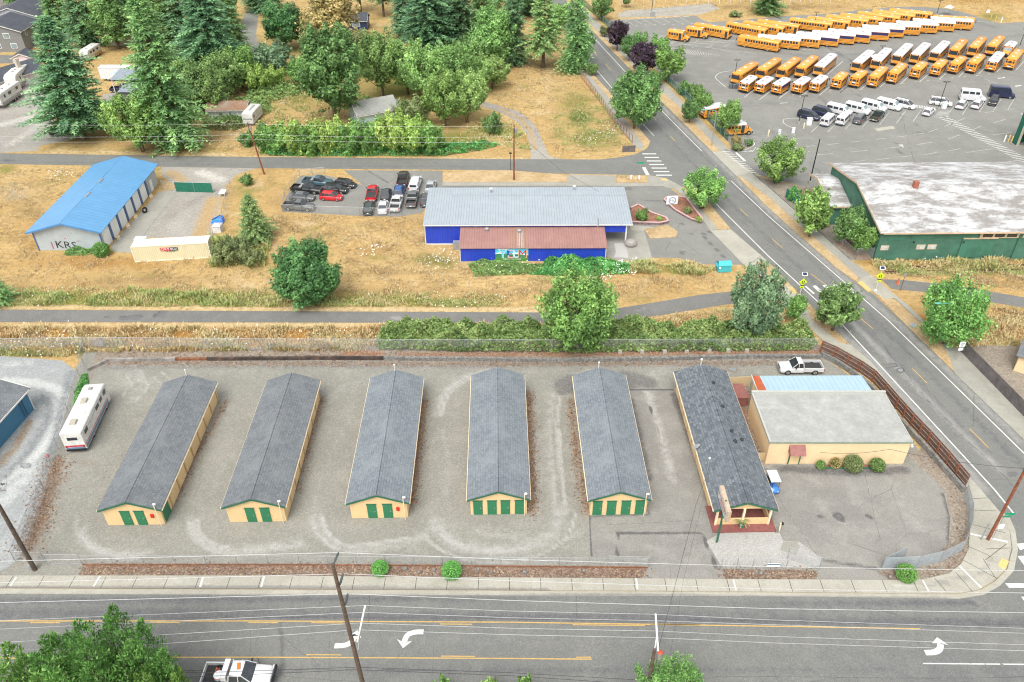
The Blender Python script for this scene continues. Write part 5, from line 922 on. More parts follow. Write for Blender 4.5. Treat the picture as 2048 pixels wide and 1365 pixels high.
def storage(FL,FR,label,shing,doors,box=False,side_door=False,L=20.7,side='R',lamp=.92,vents=True,pipe=True):
 a,b=G(*FL),G(*FR);c=(a+b)/2;W=6.1;h,rise=2.6,1.15
 t=thing('storage_building',label,'storage building',(c[0],c[1],0),RZB,'rows of self storage units')
 gable_wall(W,L,h,rise,'cream_wall').build('wall',t)
 gable_roof(W,L,h,rise,.33,.25,shing).build('roof',t)
 ze=h-rise/(W/2)*.33;e=W/2+.33;zr=h+rise
 mb=MB()
 for s in (-1,1):bar(mb,(s*e,-.28,ze-.04),(0,-.28,zr-.04),.05,.2,'green_trim');bar(mb,(s*e,L+.28,ze-.04),(0,L+.28,zr-.04),.05,.2,'green_trim')
 mb.build('gable_board',t)
 mb=MB()
 for s in (-1,1):mb.box((s*(e+.05),L/2,ze+.0),(.1,L+.5,.12),'cream_trim')
 mb.build('gutter',t)
 for x in doors:
  d=MB().box((x,-.03,1.08),(1.0,.07,2.12),'green_door').build('door',t)
  MB().box((x+.3,-.09,1.05),(.12,.05,.1),'chrome').build('handle',d);MB().box((x,-.04,2.18),(1.1,.1,.09),'green_trim').build('lintel',d)
 if box:
  MB().box((2.05,-.08,1.45),(.32,.16,.5),'red_box').build('extinguisher_box',t)
 for s in ((1,)if side=='R' else (-1,)):
  ys=[1.1]if side_door else []
  if side_door:MB().box((s*(W/2+.02),1.1,1.08),(.07,1.6,2.12),'green_door').build('door',t)
  y=2.6
  while y+2.1<L:
   if (int(y*3)%4)or True:
    MB().box((s*(W/2+.02),y+1.15,1.12),(.06,2.1,2.2),'cream_door').build('roller_door',t)
   y+=2.55
  mb=MB();y=2.45
  while y<L-.3:mb.box((s*(W/2+.05),y,1.25),(.1,.10,2.45),'brown_seam');y+=2.55
  mb.build('door_post',t)
 mb=MB();mb.tube([(W/2-.28,-.3,0),(W/2-.28,-.3,3.5)],.045,'cream_trim',6);lp=mb.build('lamp_post',t)
 MB().sphere((W/2-.15,-.36,3.55),(.2,.14,.12),'white_trim').build('lamp',lp)
 if pipe:
  mb=MB().tube([(-.15,L+.1,2.2),(-.15,L+.15,4.7)],.045,'white_trim',6);mb.sphere((-.15,L+.15,4.75),.13,'white_trim');mb.build('lamp_post',t)
 return t
storage((214,1053),(333,1047),'leftmost cream storage row with two green doors, red box and a green side door','shingle_slate',[-.75,.75],True,True)
storage((460,1045.4),(574,1042),'second cream storage row from the left with two green doors and no red box','shingle_slate',[-.6,1.0],False,False,pipe=False)
storage((703,1038.4),(817.5,1033.6),'third cream storage row from the left with two green doors and a red extinguisher','shingle_blue',[-.75,.95],True,False)
storage((940.8,1030.8),(1054.5,1026.5),'cream storage row with four green doors on brown stained gravel','shingle_blue',[-2.25,-.72,.72,2.25],False,False,pipe=False)
storage((1177.7,1031.3),(1293.4,1027.4),'cream storage row with four green doors beside the paved aisle','shingle_blue',[-2.3,-.78,.78,2.3],False,False,side='L')
def office():
 a,b=G(1431,1052),G(1533,1047);c=(a+b)/2;W,L,h,rise=5.9,22.6,2.75,1.05;P=2.6
 t=thing('office_building','cream office with an open porch, darker shingles and roof vents','office building',(c[0],c[1],0),RZB)
 gable_wall(W,L-P,h,rise,'cream_wall',P).build('wall',t)
 gable_roof(W,L,h,rise,.45,.4,'shingle_dark').build('roof',t)
 ze=h-rise/(W/2)*.45;e=W/2+.45;zr=h+rise;mb=MB()
 for s in (-1,1):bar(mb,(s*e,-.43,ze-.04),(0,-.43,zr-.04),.05,.2,'green_trim')
 mb.build('gable_board',t)
 mb=MB();mb.add([(-W/2,0,h-.25),(W/2,0,h-.25),(W/2,0,h),(0,0,h+rise),(-W/2,0,h)],[(0,1,2,3,4)],'cream_wall');mb.box((0,.1,h-.18),(W,.16,.2),'cream_wall');mb.box((0,.02,.5),(W,.14,1.0),'cream_wall');mb.box((W/2-.07,P/2+.1,.5),(.12,P-.1,.99),'cream_wall');mb.build('porch_front',t)
 for x in (-W/2+.12,.0,W/2-.12):MB().box((x,-.04,1.25),(.22,.22,2.5),'cream_trim').build('porch_post',t)
 MB().box((.1,.75,.06),(W+.9,3.7,.12),'porch_red').build('porch_floor',t)
 for x,w_ in ((-1.4,1.5),(1.9,.9)):
  wn=MB().box((x,P-.04,1.55),(w_+.2,.08,1.2),'white_trim').build('window',t);MB().box((x,P-.09,1.55),(w_,.05,1.0),'glass').build('pane',wn)
 MB().box((.4,P-.05,1.05),(.95,.08,2.0),'cream_door').build('door',t)
 mb=MB()
 for s in (-1,1):mb.box((s*(e+.05),L/2,ze),(.1,L+.8,.12),'cream_trim')
 mb.build('gutter',t)
 k=rise/(W/2)
 for x,y in ((.75,L-3.2),(.9,L-7.6),(.95,L-11.9),(1.9,9.6),(.95,9.0)):
  z=zr-k*x+.1;mb=MB().box((x,y,z+.07),(.34,.34,.14),'darkmetal');mb.sphere((x,y,z+.2),(.24,.24,.1),'darkmetal');mb.build('roof_vent',t)
 for y in (4.6,8.0):
  wn=MB().box((-W/2-.02,y,1.6),(.08,1.5,1.1),'white_trim').build('window',t);MB().box((-W/2-.06,y,1.6),(.05,1.3,.9),'glass_light').build('pane',wn)
 for y in (11,13.5,16,18.5):MB().box((-W/2-.02,y,1.12),(.06,2.0,2.2),'cream_door').build('roller_door',t)
 mb=MB()
 for y in (9.7,12.25,14.75,17.25,19.8):mb.box((-W/2-.05,y,1.3),(.1,.16,2.5),'brown_seam')
 mb.build('door_post',t)
 mb=MB().tube([(-W/2-.25,8.9,2.2),(-W/2-.45,8.9,3.0)],.04,'galv',6);mb.loft([[(-W/2-.5+.05*j+.35*math.cos(i*.628),8.9+.35*math.sin(i*.628)*.9,3.05+.25*math.cos(i*.628)+.07*j)for i in range(10)]for j in (0,1)],'galv');mb.build('satellite_dish',t)
 mb=MB().tube([(-W/2-.2,4.6,2.4),(-W/2-.2,4.6,5.4)],.05,'galv',6);mb.sphere((-W/2-.2,4.6,5.45),.14,'white_trim');mb.build('service_mast',t)
 mb=MB().tube([(-.15,L+.1,2.2),(-.15,L+.15,4.8)],.06,'white_trim',6);mb.sphere((-.15,L+.15,4.85),.16,'white_trim');mb.build('lamp_post',t)
simple('darkmetal',(.025,.025,.028),.6)
office()
def block_hall():
 t=thing('block_building','flat roofed cream block building with a red door awning','building',(37.5,66.5,0),RAD(-.3));W,D,h=16.4,8.8,3.35
 MB().box((0,D/2,h/2),(W-.3,D-.1,h),'cream_block').build('wall',t)
 mb=MB();mb.box((0,D/2,h+.08),(W,D,.16),'flat_roof');mb.build('roof',t)
 mb=MB();mb.box((0,D-.12,h+.28),(W,.26,.36),'parapet');mb.box((-W/2+.1,D/2-.14,h+.22),(.2,D-.3,.14),'parapet');mb.box((0,-.03,h+.06),(W+.1,.06,.24),'green_edge');mb.box((W/2-.08,D/2-.14,h+.19),(.12,D-.34,.06),'parapet');mb.build('parapet',t)
 d=MB().box((-4.8,.01,1.05),(1.15,.08,2.1),'cream_door').build('door',t)
 mb=MB();[mb.box((-4.8+s*.62,-.02,1.05),(.12,.1,2.1),'green_trim')for s in (-1,1)];mb.build('door_frame',d)
 mb=MB();mb.slab([(-5.75,-.95,2.15),(-3.95,-.95,2.15),(-3.95,.02,3.05),(-5.75,.02,3.05)],.06,'awning_red');mb.add([(-5.74,-.94,2.1),(-5.74,.02,2.1),(-5.74,.02,3.0)],[(0,1,2)],'awning_red');mb.add([(-3.96,-.94,2.1),(-3.96,.02,2.1),(-3.96,.02,3.0)],[(2,1,0)],'awning_red');mb.build('awning',t)
 mb=MB().box((W/2-.1,-.12,h-.15),(.2,.2,.14),'white_trim');mb.sphere((W/2-.1,-.25,h-.3),(.15,.15,.1),'white_trim');mb.build('security_lamp',t)
 MB().box((1.9,-.75,.1),(6.8,.09,.2),'green_trim').build('bed_edge',t)
simple('green_edge',(.22,.28,.22),.7)
block_hall()
def lean_shed():
 p=[G(1503,752,2.9),G(1723,752,2.9),G(1746,786,3.3),G(1516,786,3.3)];x0,x1=p[0][0],p[1][0];y0,y1=76.0,p[0][1]
 t=thing('lean_to_shed','pale blue tin roofed lean to with an orange left roof strip','shed',((x0+x1)/2,y0,0));W=x1-x0;D=y1-y0
 MB().box((0,D/2-.2,1.38),(W-.5,D-.6,2.76),'cream_block').build('wall',t)
 MB().slab([(-W/2+1.0,-.3,3.32),(W/2,-.3,3.32),(W/2,D,2.9),(-W/2+1.0,D,2.9)],.06,'skyblue_roof').build('roof',t)
 MB().slab([(-W/2,-.3,3.325),(-W/2+.99,-.3,3.325),(-W/2+.99,D,2.905),(-W/2,D,2.905)],.06,'orange_strip').build('roof_strip',t)
 MB().box((-W/2-.04,D/2,3.05),(.06,D,.12),'white_trim').build('roof_edge',t)
lean_shed()
def blue_hall():
 t=thing('storage_hall','large storage hall with a bright blue metal roof and white roller doors','storage hall',(-73.5,116.9,0),RAD(.35));W,L,h,r=10.9,25.6,3.75,1.5
 gable_wall(W,L,h,r,'siding_gray',0,'siding_gray_side').build('wall',t)
 rf=gable_roof(W,L,h,r,.75,.7,'blue_roof',.12).build('roof',t)
 mb=MB()
 for y in (9.8,15.4):mb.box((.15,y,h+r+.14),(.35,2.0,.14),'metal_gray')
 mb.build('ridge_vent',rf)
 k=r/(W/2);e=W/2+.75;ze=h-k*.75;mb=MB()
 for s in (-1,1):bar(mb,(s*e,-.73,ze),(0,-.73,h+r),.05,.25,'blue_trim2');bar(mb,(s*e,L+.73,ze),(0,L+.73,h+r),.05,.25,'blue_trim2')
 mb.build('gable_board',t)
 mb=MB()
 for s in (-1,1):mb.box((s*W/2,-.05,h/2),(.16,.14,h),'blue_trim')
 mb.build('corner_trim',t)
 for i in range(6):
  y=1.9+3.35*i;MB().box((W/2+.03,y,1.55),(.08,2.6,3.1),'roller_door').build('roller_door',t)
  MB().box((W/2+.08,y+1.67,1.8),(.2,.55,3.55),'blue_trim').build('door_post',t)
 d=MB().box((W/2+.03,22.6,1.05),(.08,1.0,2.1),'roller_door').build('door',t);MB().box((W/2+.09,22.9,1.0),(.06,.1,.1),'chrome').build('handle',d)
 text('KRS',1.9,'ink_black','graffiti',t,(-.7,-.012,.95),(RAD(90),RAD(4),0),.004,1.1)
 mb=MB();mb.box((-3.0,-.012,.95),(.22,.012,1.3),'graffiti_mauve');mb.build('graffiti',t)
 mb=MB();mb.box((-.55,-.012,2.2),(.35,.012,.12),'red_box');mb.build('small_sign',t)
 text('ers',.5,'graffiti_mauve','graffiti',t,(1.6,-.012,1.75),(RAD(90),0,0),.004)
simple('blue_trim2',(.075,.22,.45),.5);simple('graffiti_mauve',(.30,.10,.16),.7)
blue_hall()
def container():
 a,b=G(270,525),G(425,516);d=b-a;L=12.19;rz=math.atan2(d[1],d[0]);n=np.array([-math.sin(rz),math.cos(rz),0]);c=a+d/np.linalg.norm(d)*L/2+n*1.22
 t=thing('shipping_container','long cream steel shipping container with a red and black name sign','container',(c[0],c[1],0),rz);W,h=2.44,2.85
 mb=MB();mb.box((0,0,h/2+.05),(L-.12,W-.1,h-.16),'container_cream');mb.build('body',t)
 mb=MB();[mb.box((s*(L/2-.07),q*(W/2-.07),h/2),(.14,.14,h),'container_top')for s in (-1,1)for q in (-1,1)];[mb.box((0,q*(W/2-.06),z),(L-.3,.12,.14),'container_top')for q in (-1,1)for z in (.07,h-.07)];mb.build('frame',t)
 MB().box((0,0,h-.02),(L-.3,W-.26,.06),'container_top').build('roof',t)
 mb=MB();[mb.tube([(L/2+.02,y,.3),(L/2+.02,y,h-.2)],.025,'galv',5)for y in (-.8,-.3,.3,.8)];mb.build('locking_bar',t)
 s=MB();s.box((-.8,-W/2-.0,2.05),(1.5,.03,.6),'cars_red2');s.box((.56,-W/2,2.05),(1.22,.03,.6),'ink_black');s=s.build('sign',t)
 text('DRY',.62,'sign_white','lettering',s,(-.78,-W/2-.02,2.05),depth=.006,sx=1.05);text('BOX',.62,'sign_white','lettering',s,(.55,-W/2-.02,2.05),depth=.006,sx=.85)
 text('www.drybox.com',.22,'ink_black','lettering',t,(-.1,-W/2+.03,1.6),depth=.006)
simple('cars_red2',(.50,.015,.02),.5)
container()
def metal_hall():
 t=thing('metal_hall','long bright blue hall with a pale metal roof and red tin front lean to','hall',(2.7,118.4,0));x0,x1,D,e=-17.4,17.4,12.2,3.85
 zr=float(ATY(1050,391,118.4+9.4)[2]);yr=9.4
 mb=MB();prof=[(0,0),(D,0),(D,e),(yr,zr-.1),(0,e)]
 def wall(xa,xb,m):mb.add([(xa,y,z)for y,z in prof]+[(xb,y,z)for y,z in prof],[(0,4,3,2,1),(5,6,7,8,9)],'blue_wall_side');mb.add([(xa,0,0),(xb,0,0),(xb,0,e),(xa,0,e)],[(0,1,2,3)],m);mb.add([(xb,D,0),(xa,D,0),(xa,D,e),(xb,D,e)],[(0,1,2,3)],m)
 wall(x0+.3,12.4,'blue_wall');mb.build('wall',t)
 mb=MB();mb.box((14.4,.06,3.05),(4.0,.12,1.6),'blue_wall');mb.box((16.6,6,3.05),(.12,11.8,1.6),'blue_wall_side');mb.build('canopy_wall',t)
 MB().box((16.45,.1,1.9),(.24,.24,3.8),'white_trim').build('canopy_post',t);MB().box((16.45,11.9,1.9),(.24,.24,3.8),'white_trim').build('canopy_post',t)
 mb=MB();mb.slab([(x0,-.35,e),(x1,-.35,e),(x1,yr,zr),(x0,yr,zr)],.07,'metal_roof_gray');mb.slab([(x0,yr,zr),(x1,yr,zr),(x1,D+.4,e+.6),(x0,D+.4,e+.6)],.07,'metal_roof_gray');rf=mb.build('roof',t)
 mb=MB();mb.box((0,yr,zr+.02),(34.6,.35,.06),'metal_roof_gray');mb.box((0,-.38,e-.08),(34.8,.08,.16),'white_trim');mb.box((x0,4.5,e+.02),(.05,.1,.1),'white_trim');mb.build('roof_trim',rf)
 for x,y in ((-6.3,10.5),(8.4,11.4)):
  mb=MB().tube([(x,y,zr-.4),(x,y,zr+.7)],.14,'galv',8);mb.sphere((x,y,zr+.75),(.3,.3,.2),'white_trim');mb.build('roof_vent',rf)
 mb=MB();mb.box((x0+.25,-.03,e/2),(.14,.12,e),'white_trim');mb.box((-13.5,-.02,.1),(7.4,.08,.2),'white_trim');mb.build('corner_trim',t)
 lx0,lx1=-11.05,12.55;ly=-5.7;z0,z1=3.35,2.55
 mb=MB();mb.add([(lx0,0,0),(lx0,ly+.15,0),(lx0,ly+.15,z1-.05),(lx0,0,z0-.05)],[(0,1,2,3)],'blue_wall_side');mb.add([(lx1,0,0),(lx1,ly+.15,0),(lx1,ly+.15,z1-.05),(lx1,0,z0-.05)],[(3,2,1,0)],'blue_wall_side');mb.add([(lx0,ly+.15,0),(lx1,ly+.15,0),(lx1,ly+.15,z1-.05),(lx0,ly+.15,z1-.05)],[(0,1,2,3)],'blue_wall');mb.build('lean_to_wall',t)
 mb=MB();sp=[(lx0-.15,-3.2,'metal_roof_red'),(-3.2,-.1,'metal_roof_orange'),(-.1,lx1+.2,'metal_roof_red')]
 for a,b,m in [(lx0-.15,-3.2,'metal_roof_red'),(-3.2,.0,'metal_roof_orange'),(.0,lx1+.2,'metal_roof_red')]:mb.slab([(a,ly-.15,z1),(b,ly-.15,z1),(b,-.02,z0),(a,-.02,z0)],.05,m)
 for x in (-1.72,-1.45,-1.18,-.9):mb.slab([(x,ly-.1,z1+.03),(x+.09,ly-.1,z1+.03),(x+.09,-1.2,z0-.14),(x,-1.2,z0-.14)],.02,'paint_worn')
 lr=mb.build('lean_to_roof',t)
 for x,y in ((-6.8,-1.2),(-1.45,-1.65)):
  zz=z0+(z0-z1)/5.6*y;mb=MB().tube([(x,y,zz),(x,y,zz+.35)],.22,'galv',8);mb.sphere((x,y,zz+.45),(.36,.36,.2),'galv',10,6);mb.build('roof_vent',lr)
 MB().tube([(11.6,-.4,3.2),(11.6,-.4,5.0)],.09,'galv',8).build('stove_pipe',lr)
 mb=MB();[mb.box((x,ly+.12,z1/2),(.12,.12,z1),'white_trim')for x in (lx0,lx1)];mb.build('corner_trim',t)
 MB().box((-11.9,-1.5,.7),(1.1,.9,1.4),'galv').build('air_conditioner',t)
 mx0,mx1=-5.35,.0;y=ly+.11;w_=mx1-mx0
 def X(u):return mx0+u*w_
 mu=MB();mu.box((mx0+w_/2,y,1.24),(w_,.06,2.44),'mural_sky');q=y-.035
 pl=lambda m,pts,dy=0.0:mu.slab([(X(u),q-dy,v)for u,v in pts],.004,m)
 pl('mural_snow',[(0,1.5),(.10,1.72),(.2,1.6),(.3,1.5),(.3,1.35),(0,1.4)]);pl('mural_snow',[(.55,1.75),(.75,1.5),(1,1.25),(1,1.15),(.55,1.4)])
 pl('mural_hill',[(0,1.42),(.3,1.45),(.6,1.38),(1,1.15),(1,.55),(0,.55)],.003);pl('mural_field',[(0,.75),(.25,.82),(.5,.7),(.75,.78),(1,.7),(1,.05),(0,.05)],.006)
 mu=mu.build('mural',t)
 text('Y',2.5,'sign_white','lettering',mu,(X(.225),q-.014,1.4),depth=.006,sx=1.15);text('Y',2.2,'mural_teal','lettering',mu,(X(.225),q-.022,1.36),depth=.006,sx=.8)
 mb=MB();mb.slab([(X(.10),q-.03,2.16),(X(.2),q-.03,2.38),(X(.27),q-.03,2.34),(X(.37),q-.03,2.16),(X(.25),q-.03,2.2)],.004,'mural_snow');mb.build('mural_peak',mu)
 text('E',2.15,'sign_white','lettering',mu,(X(.455),q-.014,1.35),depth=.006,sx=1.15)
 mb=MB();mb.box((X(.39),q-.03,1.6),(.4,.006,.95),'mural_navy')
 for u,v,l in ((.475,1.98,.5),(.475,1.46,.4),(.45,.86,.8),(.45,.62,.75)):mb.box((X(u),q-.03,v),(l,.006,.12),'mural_red')
 mb.build('flag_letter',mu)
 text('L',2.15,'sign_white','lettering',mu,(X(.62),q-.014,1.35),depth=.006,sx=1.15);text('L',1.95,'mural_pale','lettering',mu,(X(.62),q-.022,1.35),depth=.006,sx=1.05)
 text('M',2.2,'mural_tan','lettering',mu,(X(.825),q-.014,1.35),depth=.006,sx=1.0);text('M',1.95,'mural_red','lettering',mu,(X(.825),q-.022,1.35),depth=.006,sx=.92)
 text('PRIDE OF THE PRAIRIE',.27,'sign_white','lettering',mu,(X(.5),q-.014,.42),depth=.006,sx=1.1)
metal_hall()
def warehouse():
 t=thing('warehouse','weathered dark green wooden warehouse with a white streaked tar roof','warehouse',(58.9,112.6,0),RAD(0.5));L,D,e=60,24,5.35
 P1=G(1690,366,8.2);yr=float(P1[1]-112.6);zr=8.2
 mb=MB();prof=[(0,0),(0,e),(yr,zr-.12),(D,e+.6),(D,0)]
 mb.add([(0,y,z)for y,z in prof],[(0,1,2,3,4)],'green_siding');mb.add([(0,0,0),(L,0,0),(L,0,e),(0,0,e)],[(0,1,2,3)],'green_siding');mb.add([(L,D,0),(0,D,0),(0,D,e+.6),(L,D,e+.6)],[(0,1,2,3)],'green_siding');mb.build('wall',t)
 mb=MB();mb.slab([(-.45,-.7,e+.1),(L,-.7,e+.1),(L,yr,zr),(-.45,yr,zr)],.14,'tar_roof');mb.slab([(-.45,yr,zr),(L,yr,zr),(L,D+.6,e+.75),(-.45,D+.6,e+.75)],.14,'tar_roof');rf=mb.build('roof',t)
 mb=MB();bar(mb,(-.48,-.7,e+.06),(-.48,yr,zr-.04),.06,.35,'tan_fascia');bar(mb,(-.48,yr,zr-.04),(-.48,D+.6,e+.7),.06,.35,'tan_fascia');mb.box((L/2,-.73,e+.0),(L,.06,.26),'tan_fascia');mb.build('fascia',rf)
 z_=zr-.45;MB().box((8.9,yr-1.3,z_+.6),(.75,.75,1.3),'brick_chimney').build('chimney',rf)
 for x,w_,z,hh in ((1.5,2.9,4.3,1.1),(6.3,5.0,4.45,.9),(12.0,4.8,4.5,.9)):MB().box((x+1.2,-.03,z),(w_,.06,hh),'green_panel').build('wall_panel',t)
 for x,z,w_ in ((1.2,2.4,1.3),(7.0,2.5,1.4),(8.8,2.5,1.4)):
  wn=MB().box((x,-.05,z),(w_,.1,.85),'tan_fascia').build('window',t);MB().box((x,-.1,z),(w_-.25,.04,.62),'window_dull').build('pane',wn)
 wn=MB().box((19.1,-.05,4.62),(6.3,.1,1.1),'tan_fascia').build('window',t)
 for i in range(3):MB().box((17.15+1.95*i,-.1,4.62),(1.6,.04,.75),'glass').build('pane',wn)
 wn=MB().box((26,-.05,4.62),(6.3,.1,1.1),'tan_fascia').build('window',t)
 for i in range(3):MB().box((24.05+1.95*i,-.1,4.62),(1.6,.04,.75),'glass').build('pane',wn)
 d=MB().box((14.8,-.14,2.3),(2.9,.1,3.3),'green_panel').build('sliding_door',t);MB().box((16.2,-.14,4.05),(5.6,.14,.18),'tan_fascia').build('door_track',d)
 MB().box((17.4,-.04,2.3),(2.6,.06,3.1),'green_panel').build('wall_panel',t);MB().tube([(22.3,-.15,.2),(22.3,-.15,4.6)],.07,'green_trim',6).build('downpipe',t)
 for x in (5.6,13.6):mb=MB().sphere((x,-.2,3.5),(.14,.2,.14),'black_metal');mb.build('wall_lamp',t)
 bar_mb=MB();bar(bar_mb,(-.05,1.5,2.6),(-.05,4.6,3.3),.08,.3,'tan_fascia');bar_mb.build('stair_rail',t)
 mb=MB().box((-.05,8.2,2.3),(.1,1.1,2.2),'brick_door');mb.build('door',t)
 for y,z in ((4.2,3.0),(9.8,3.2)):wn=MB().box((-.05,y,z),(.1,1.2,1.0),'tan_fascia').build('window',t);MB().box((-.1,y,z),(.05,.95,.75),'glass').build('pane',wn)
 bmb=MB().slab([(-.02,3.5,4.4),(-.02,13.2,6.3),(-.02,13.2,7.2),(-.02,3.5,5.0)],.05,'green_panel');bmb.build('wall_panel',t)
 a=[G(1663,414,3.6),G(1705,414,3.6),G(1686,362,5.2),G(1640,359,5.2)];o=np.array([58.9,112.6,0]);a=[p-o for p in a];x1=-.1
 ym,yb=float(a[0][1]),float(a[3][1]);x0=float(a[0][0])+.2
 mb=MB();mb.box(((x0+x1)/2,(ym+yb)/2+.3,1.75),(x1-x0,yb-ym,3.5),'green_siding');mb.add([(x0,ym+.3,3.4),(x0,yb+.2,3.4),(x0,yb+.2,5.1)],[(2,1,0)],'green_siding');mb.build('annex_wall',t)
 mb=MB().slab([(x0-.4,ym-.1,3.6),(x1,ym-.1,3.6),(x1,yb+.2,5.25),(x0-.4,yb+.2,5.25)],.16,'tar_roof');mb.slab([(x0-.4,yb+.2,5.25),(x1,yb+.2,5.25),(x1,yb+4.5,4.2),(x0-.4,yb+4.5,4.2)],.16,'tar_roof');mb.build('annex_roof',t)
 mb=MB();bar(mb,(x0-.42,ym-.1,3.58),(x0-.42,yb+.2,5.22),.06,.35,'tan_fascia');bar(mb,(x0-.42,yb+.2,5.22),(x0-.42,yb+4.5,4.18),.06,.35,'tan_fascia');bar(mb,(x0-.4,ym-.12,3.55),(x1,ym-.12,3.55),.06,.3,'tan_fascia');mb.build('annex_fascia',t)
simple('window_dull',(.50,.52,.50),.5,var=.2,scale=2);simple('brick_door',(.25,.10,.05),.7)
warehouse()
def bus_hall():
 p=G(2024,286);q=G(2048,299)-p;t=thing('bus_hall','corner of a green metal bus hall with an open bay','hall',(p[0],p[1],0),math.atan2(q[1],q[0]));h=7.4
 mb=MB();mb.box((.75,.15,h/2),(1.5,.3,h),'green_metal');mb.box((10,.15,h-1.4),(17,.3,2.8),'green_metal');mb.box((.15,10.3,h/2),(.3,20,h),'green_metal');mb.box((19,.15,h/2),(1.2,.3,h),'green_metal');mb.box((9.8,20.3,h/2),(19.4,.3,h),'green_metal');mb.build('wall',t)
 mb=MB();mb.box((1.6,-.02,(h-2.8)/2),(.28,.4,h-2.8),'tan_trim');mb.box((5.0,-.02,h-2.7),(7.0,.4,.28),'tan_trim');mb.box((8.4,-.02,(h-2.8)/2),(.28,.4,h-2.8),'tan_trim');mb.build('bay_frame',t)
 MB().box((9.8,10.2,h+.1),(20.2,21,.2),'metal_roof_gray').build('roof',t);MB().box((9.8,10.2,.03),(19,20,.06),'concrete_gray').build('bay_floor',t)
 MB().box((3.2,2.2,.9),(1.4,1.2,1.7),'plastic_gray').build('machine',t);MB().sphere((-.45,.3,h-1.4),(.5,.25,.18),'white_trim').build('wall_lamp',t)
simple('tan_trim',(.45,.41,.33),.6)
bus_hall()
def house(name,label,cat,p,rz,W,L,h,rise,ov,wall,roof,side=None,wins=(),chim=None,door=None,group=None):
 t=thing(name,label,cat,p,rz,group);gable_wall(W,L,h,rise,wall,0,side).build('wall',t);rf=gable_roof(W,L,h,rise,ov,ov,roof).build('roof',t)
 k=rise/(W/2);mb=MB()
 for s in (-1,1):bar(mb,(s*(W/2+ov),-ov-.03,h-k*ov),(0,-ov-.03,h+rise),.05,.2,'white_trim');mb.box((s*(W/2+ov+.05),L/2,h-k*ov),(.1,L+2*ov,.14),'white_trim')
 mb.build('roof_trim',rf)
 for face,u,z,w_,hh in wins:
  if face=='F':a=((u,-.03,z),(w_,.08,hh));b=((u,-.08,z),(w_-.25,.04,hh-.25))
  elif face=='R':a=((W/2+.03,u,z),(.08,w_,hh));b=((W/2+.08,u,z),(.04,w_-.25,hh-.25))
  else:a=((-W/2-.03,u,z),(.08,w_,hh));b=((-W/2-.08,u,z),(.04,w_-.25,hh-.25))
  wn=MB().box(a[0],a[1],'window_white').build('window',t);MB().box(b[0],b[1],'glass_light').build('pane',wn)
 if door:MB().box((door[0],-.03,1.05),(door[1],.08,2.1),door[2]).build('door',t)
 if chim:MB().box(chim,(.9,.9,3.4),'pale_brick').build('chimney',rf)
 return t
simple('pale_brick',(.50,.45,.38),.8,fine=5)
g=G(53,105);house('town_house','grey two storey house at the left edge with white framed windows','house',(g[0]-6.6,g[1],0),RAD(3),13.2,11,5.6,2.2,.5,'house_gray','shingle_house','house_gray',[('F',2.6,4.4,1.7,1.4),('F',3.7,1.7,1.7,1.4),('F',-.6,4.4,1.7,1.4),('F',-.6,1.7,1.7,1.4),('R',3.0,4.4,1.2,1.4),('R',6.5,1.7,1.2,2.0)])
g=G(82,82);house('town_house','pale blue white two storey house behind the grey one at the left edge','house',(g[0]-7.4,g[1]+2,0),RAD(3),14.5,13,6.2,2.4,.5,'house_white','shingle_house','house_white',[('F',4.0,5.0,1.3,1.2),('F',2.4,5.0,1.3,1.2)])
g=G(10,22);house('town_house','house with a mottled grey roof at the very top left corner','house',(g[0]-2,g[1]+4,0),RAD(70),11,16,5.6,2.4,.5,'house_white','shingle_old')
g=G(48,134);house('garden_shed','small pale pink shed with double doors near the left edge','shed',(g[0],g[1],0),RAD(8),4.6,4.4,2.4,1.0,.3,'pink_wall','shingle_house',None,[],None,(0.2,2.2,'pink_door'))
g=G(14,180);house('bungalow','low pink house with a tall pale chimney at the left edge','house',(g[0]-3.5,g[1],0),RAD(-30),8,12,2.6,1.7,.4,'pink_wall','shingle_house',None,[],(2.2,7.0,4.4))
g=G(458,242);t_=house('old_shed','small white shed with a mossy rust coloured roof','shed',(G(496,232)[0]+.3,178.5,0),RAD(92),4.6,8.6,2.2,1.1,.35,'shed_white','shingle_moss',None,[('L',3.6,1.2,.8,1.0)]);MB().tube([(0.6,4.5,3),(.6,4.5,4.8)],.12,'galv',6).build('stove_pipe',t_)
p0,p1=G(683,255),G(757,232)
house('old_house','old pale blue house with a grey green shingle roof behind the hedgerow','house',(p0[0]+2.4,p0[1]+3.4,0),RAD(-62),6.4,9.2,2.5,1.9,.4,'pale_blue_wall','shingle_old',None,[('F',0,1.6,.9,.9)])
g=G(786,232);house('garden_shed','little weathered white shed right of the old house','shed',(g[0],g[1]+.3,0),RAD(8),3.0,2.4,2.5,.25,.2,'shed_white','gray_metal_roof',None,[('F',.9,1.2,.8,1.4)],None,(-.6,.9,'white_wall'))
g=G(733,58);house('small_house','small dark blue house with a white window at the top edge','house',(g[0]+.5,g[1]+1,0),RAD(90),5.4,6.5,2.8,1.6,.3,'blue_dark','shingle_house',None,[('L',3.2,1.9,2.4,1.7)])
g=G(262,200);t=thing('open_carport','open carport with a grey metal roof over a dark truck','carport',(g[0],196.5,0),RAD(-1));MB().slab([(-5.8,-3.4,3.4),(6.8,-3.4,3.4),(6.8,3.2,4.0),(-5.8,3.2,4.0)],.12,'gray_metal_roof').build('roof',t)
for x in (-5.4,-3.2,-1.0,1.2,3.4,6.4):MB().box((x,-3.2,1.65),(.16,.16,3.3),'white_trim').build('post',t)
MB().box((.5,3.0,1.8),(12,.15,3.6),'gray_shed').build('back_wall',t)
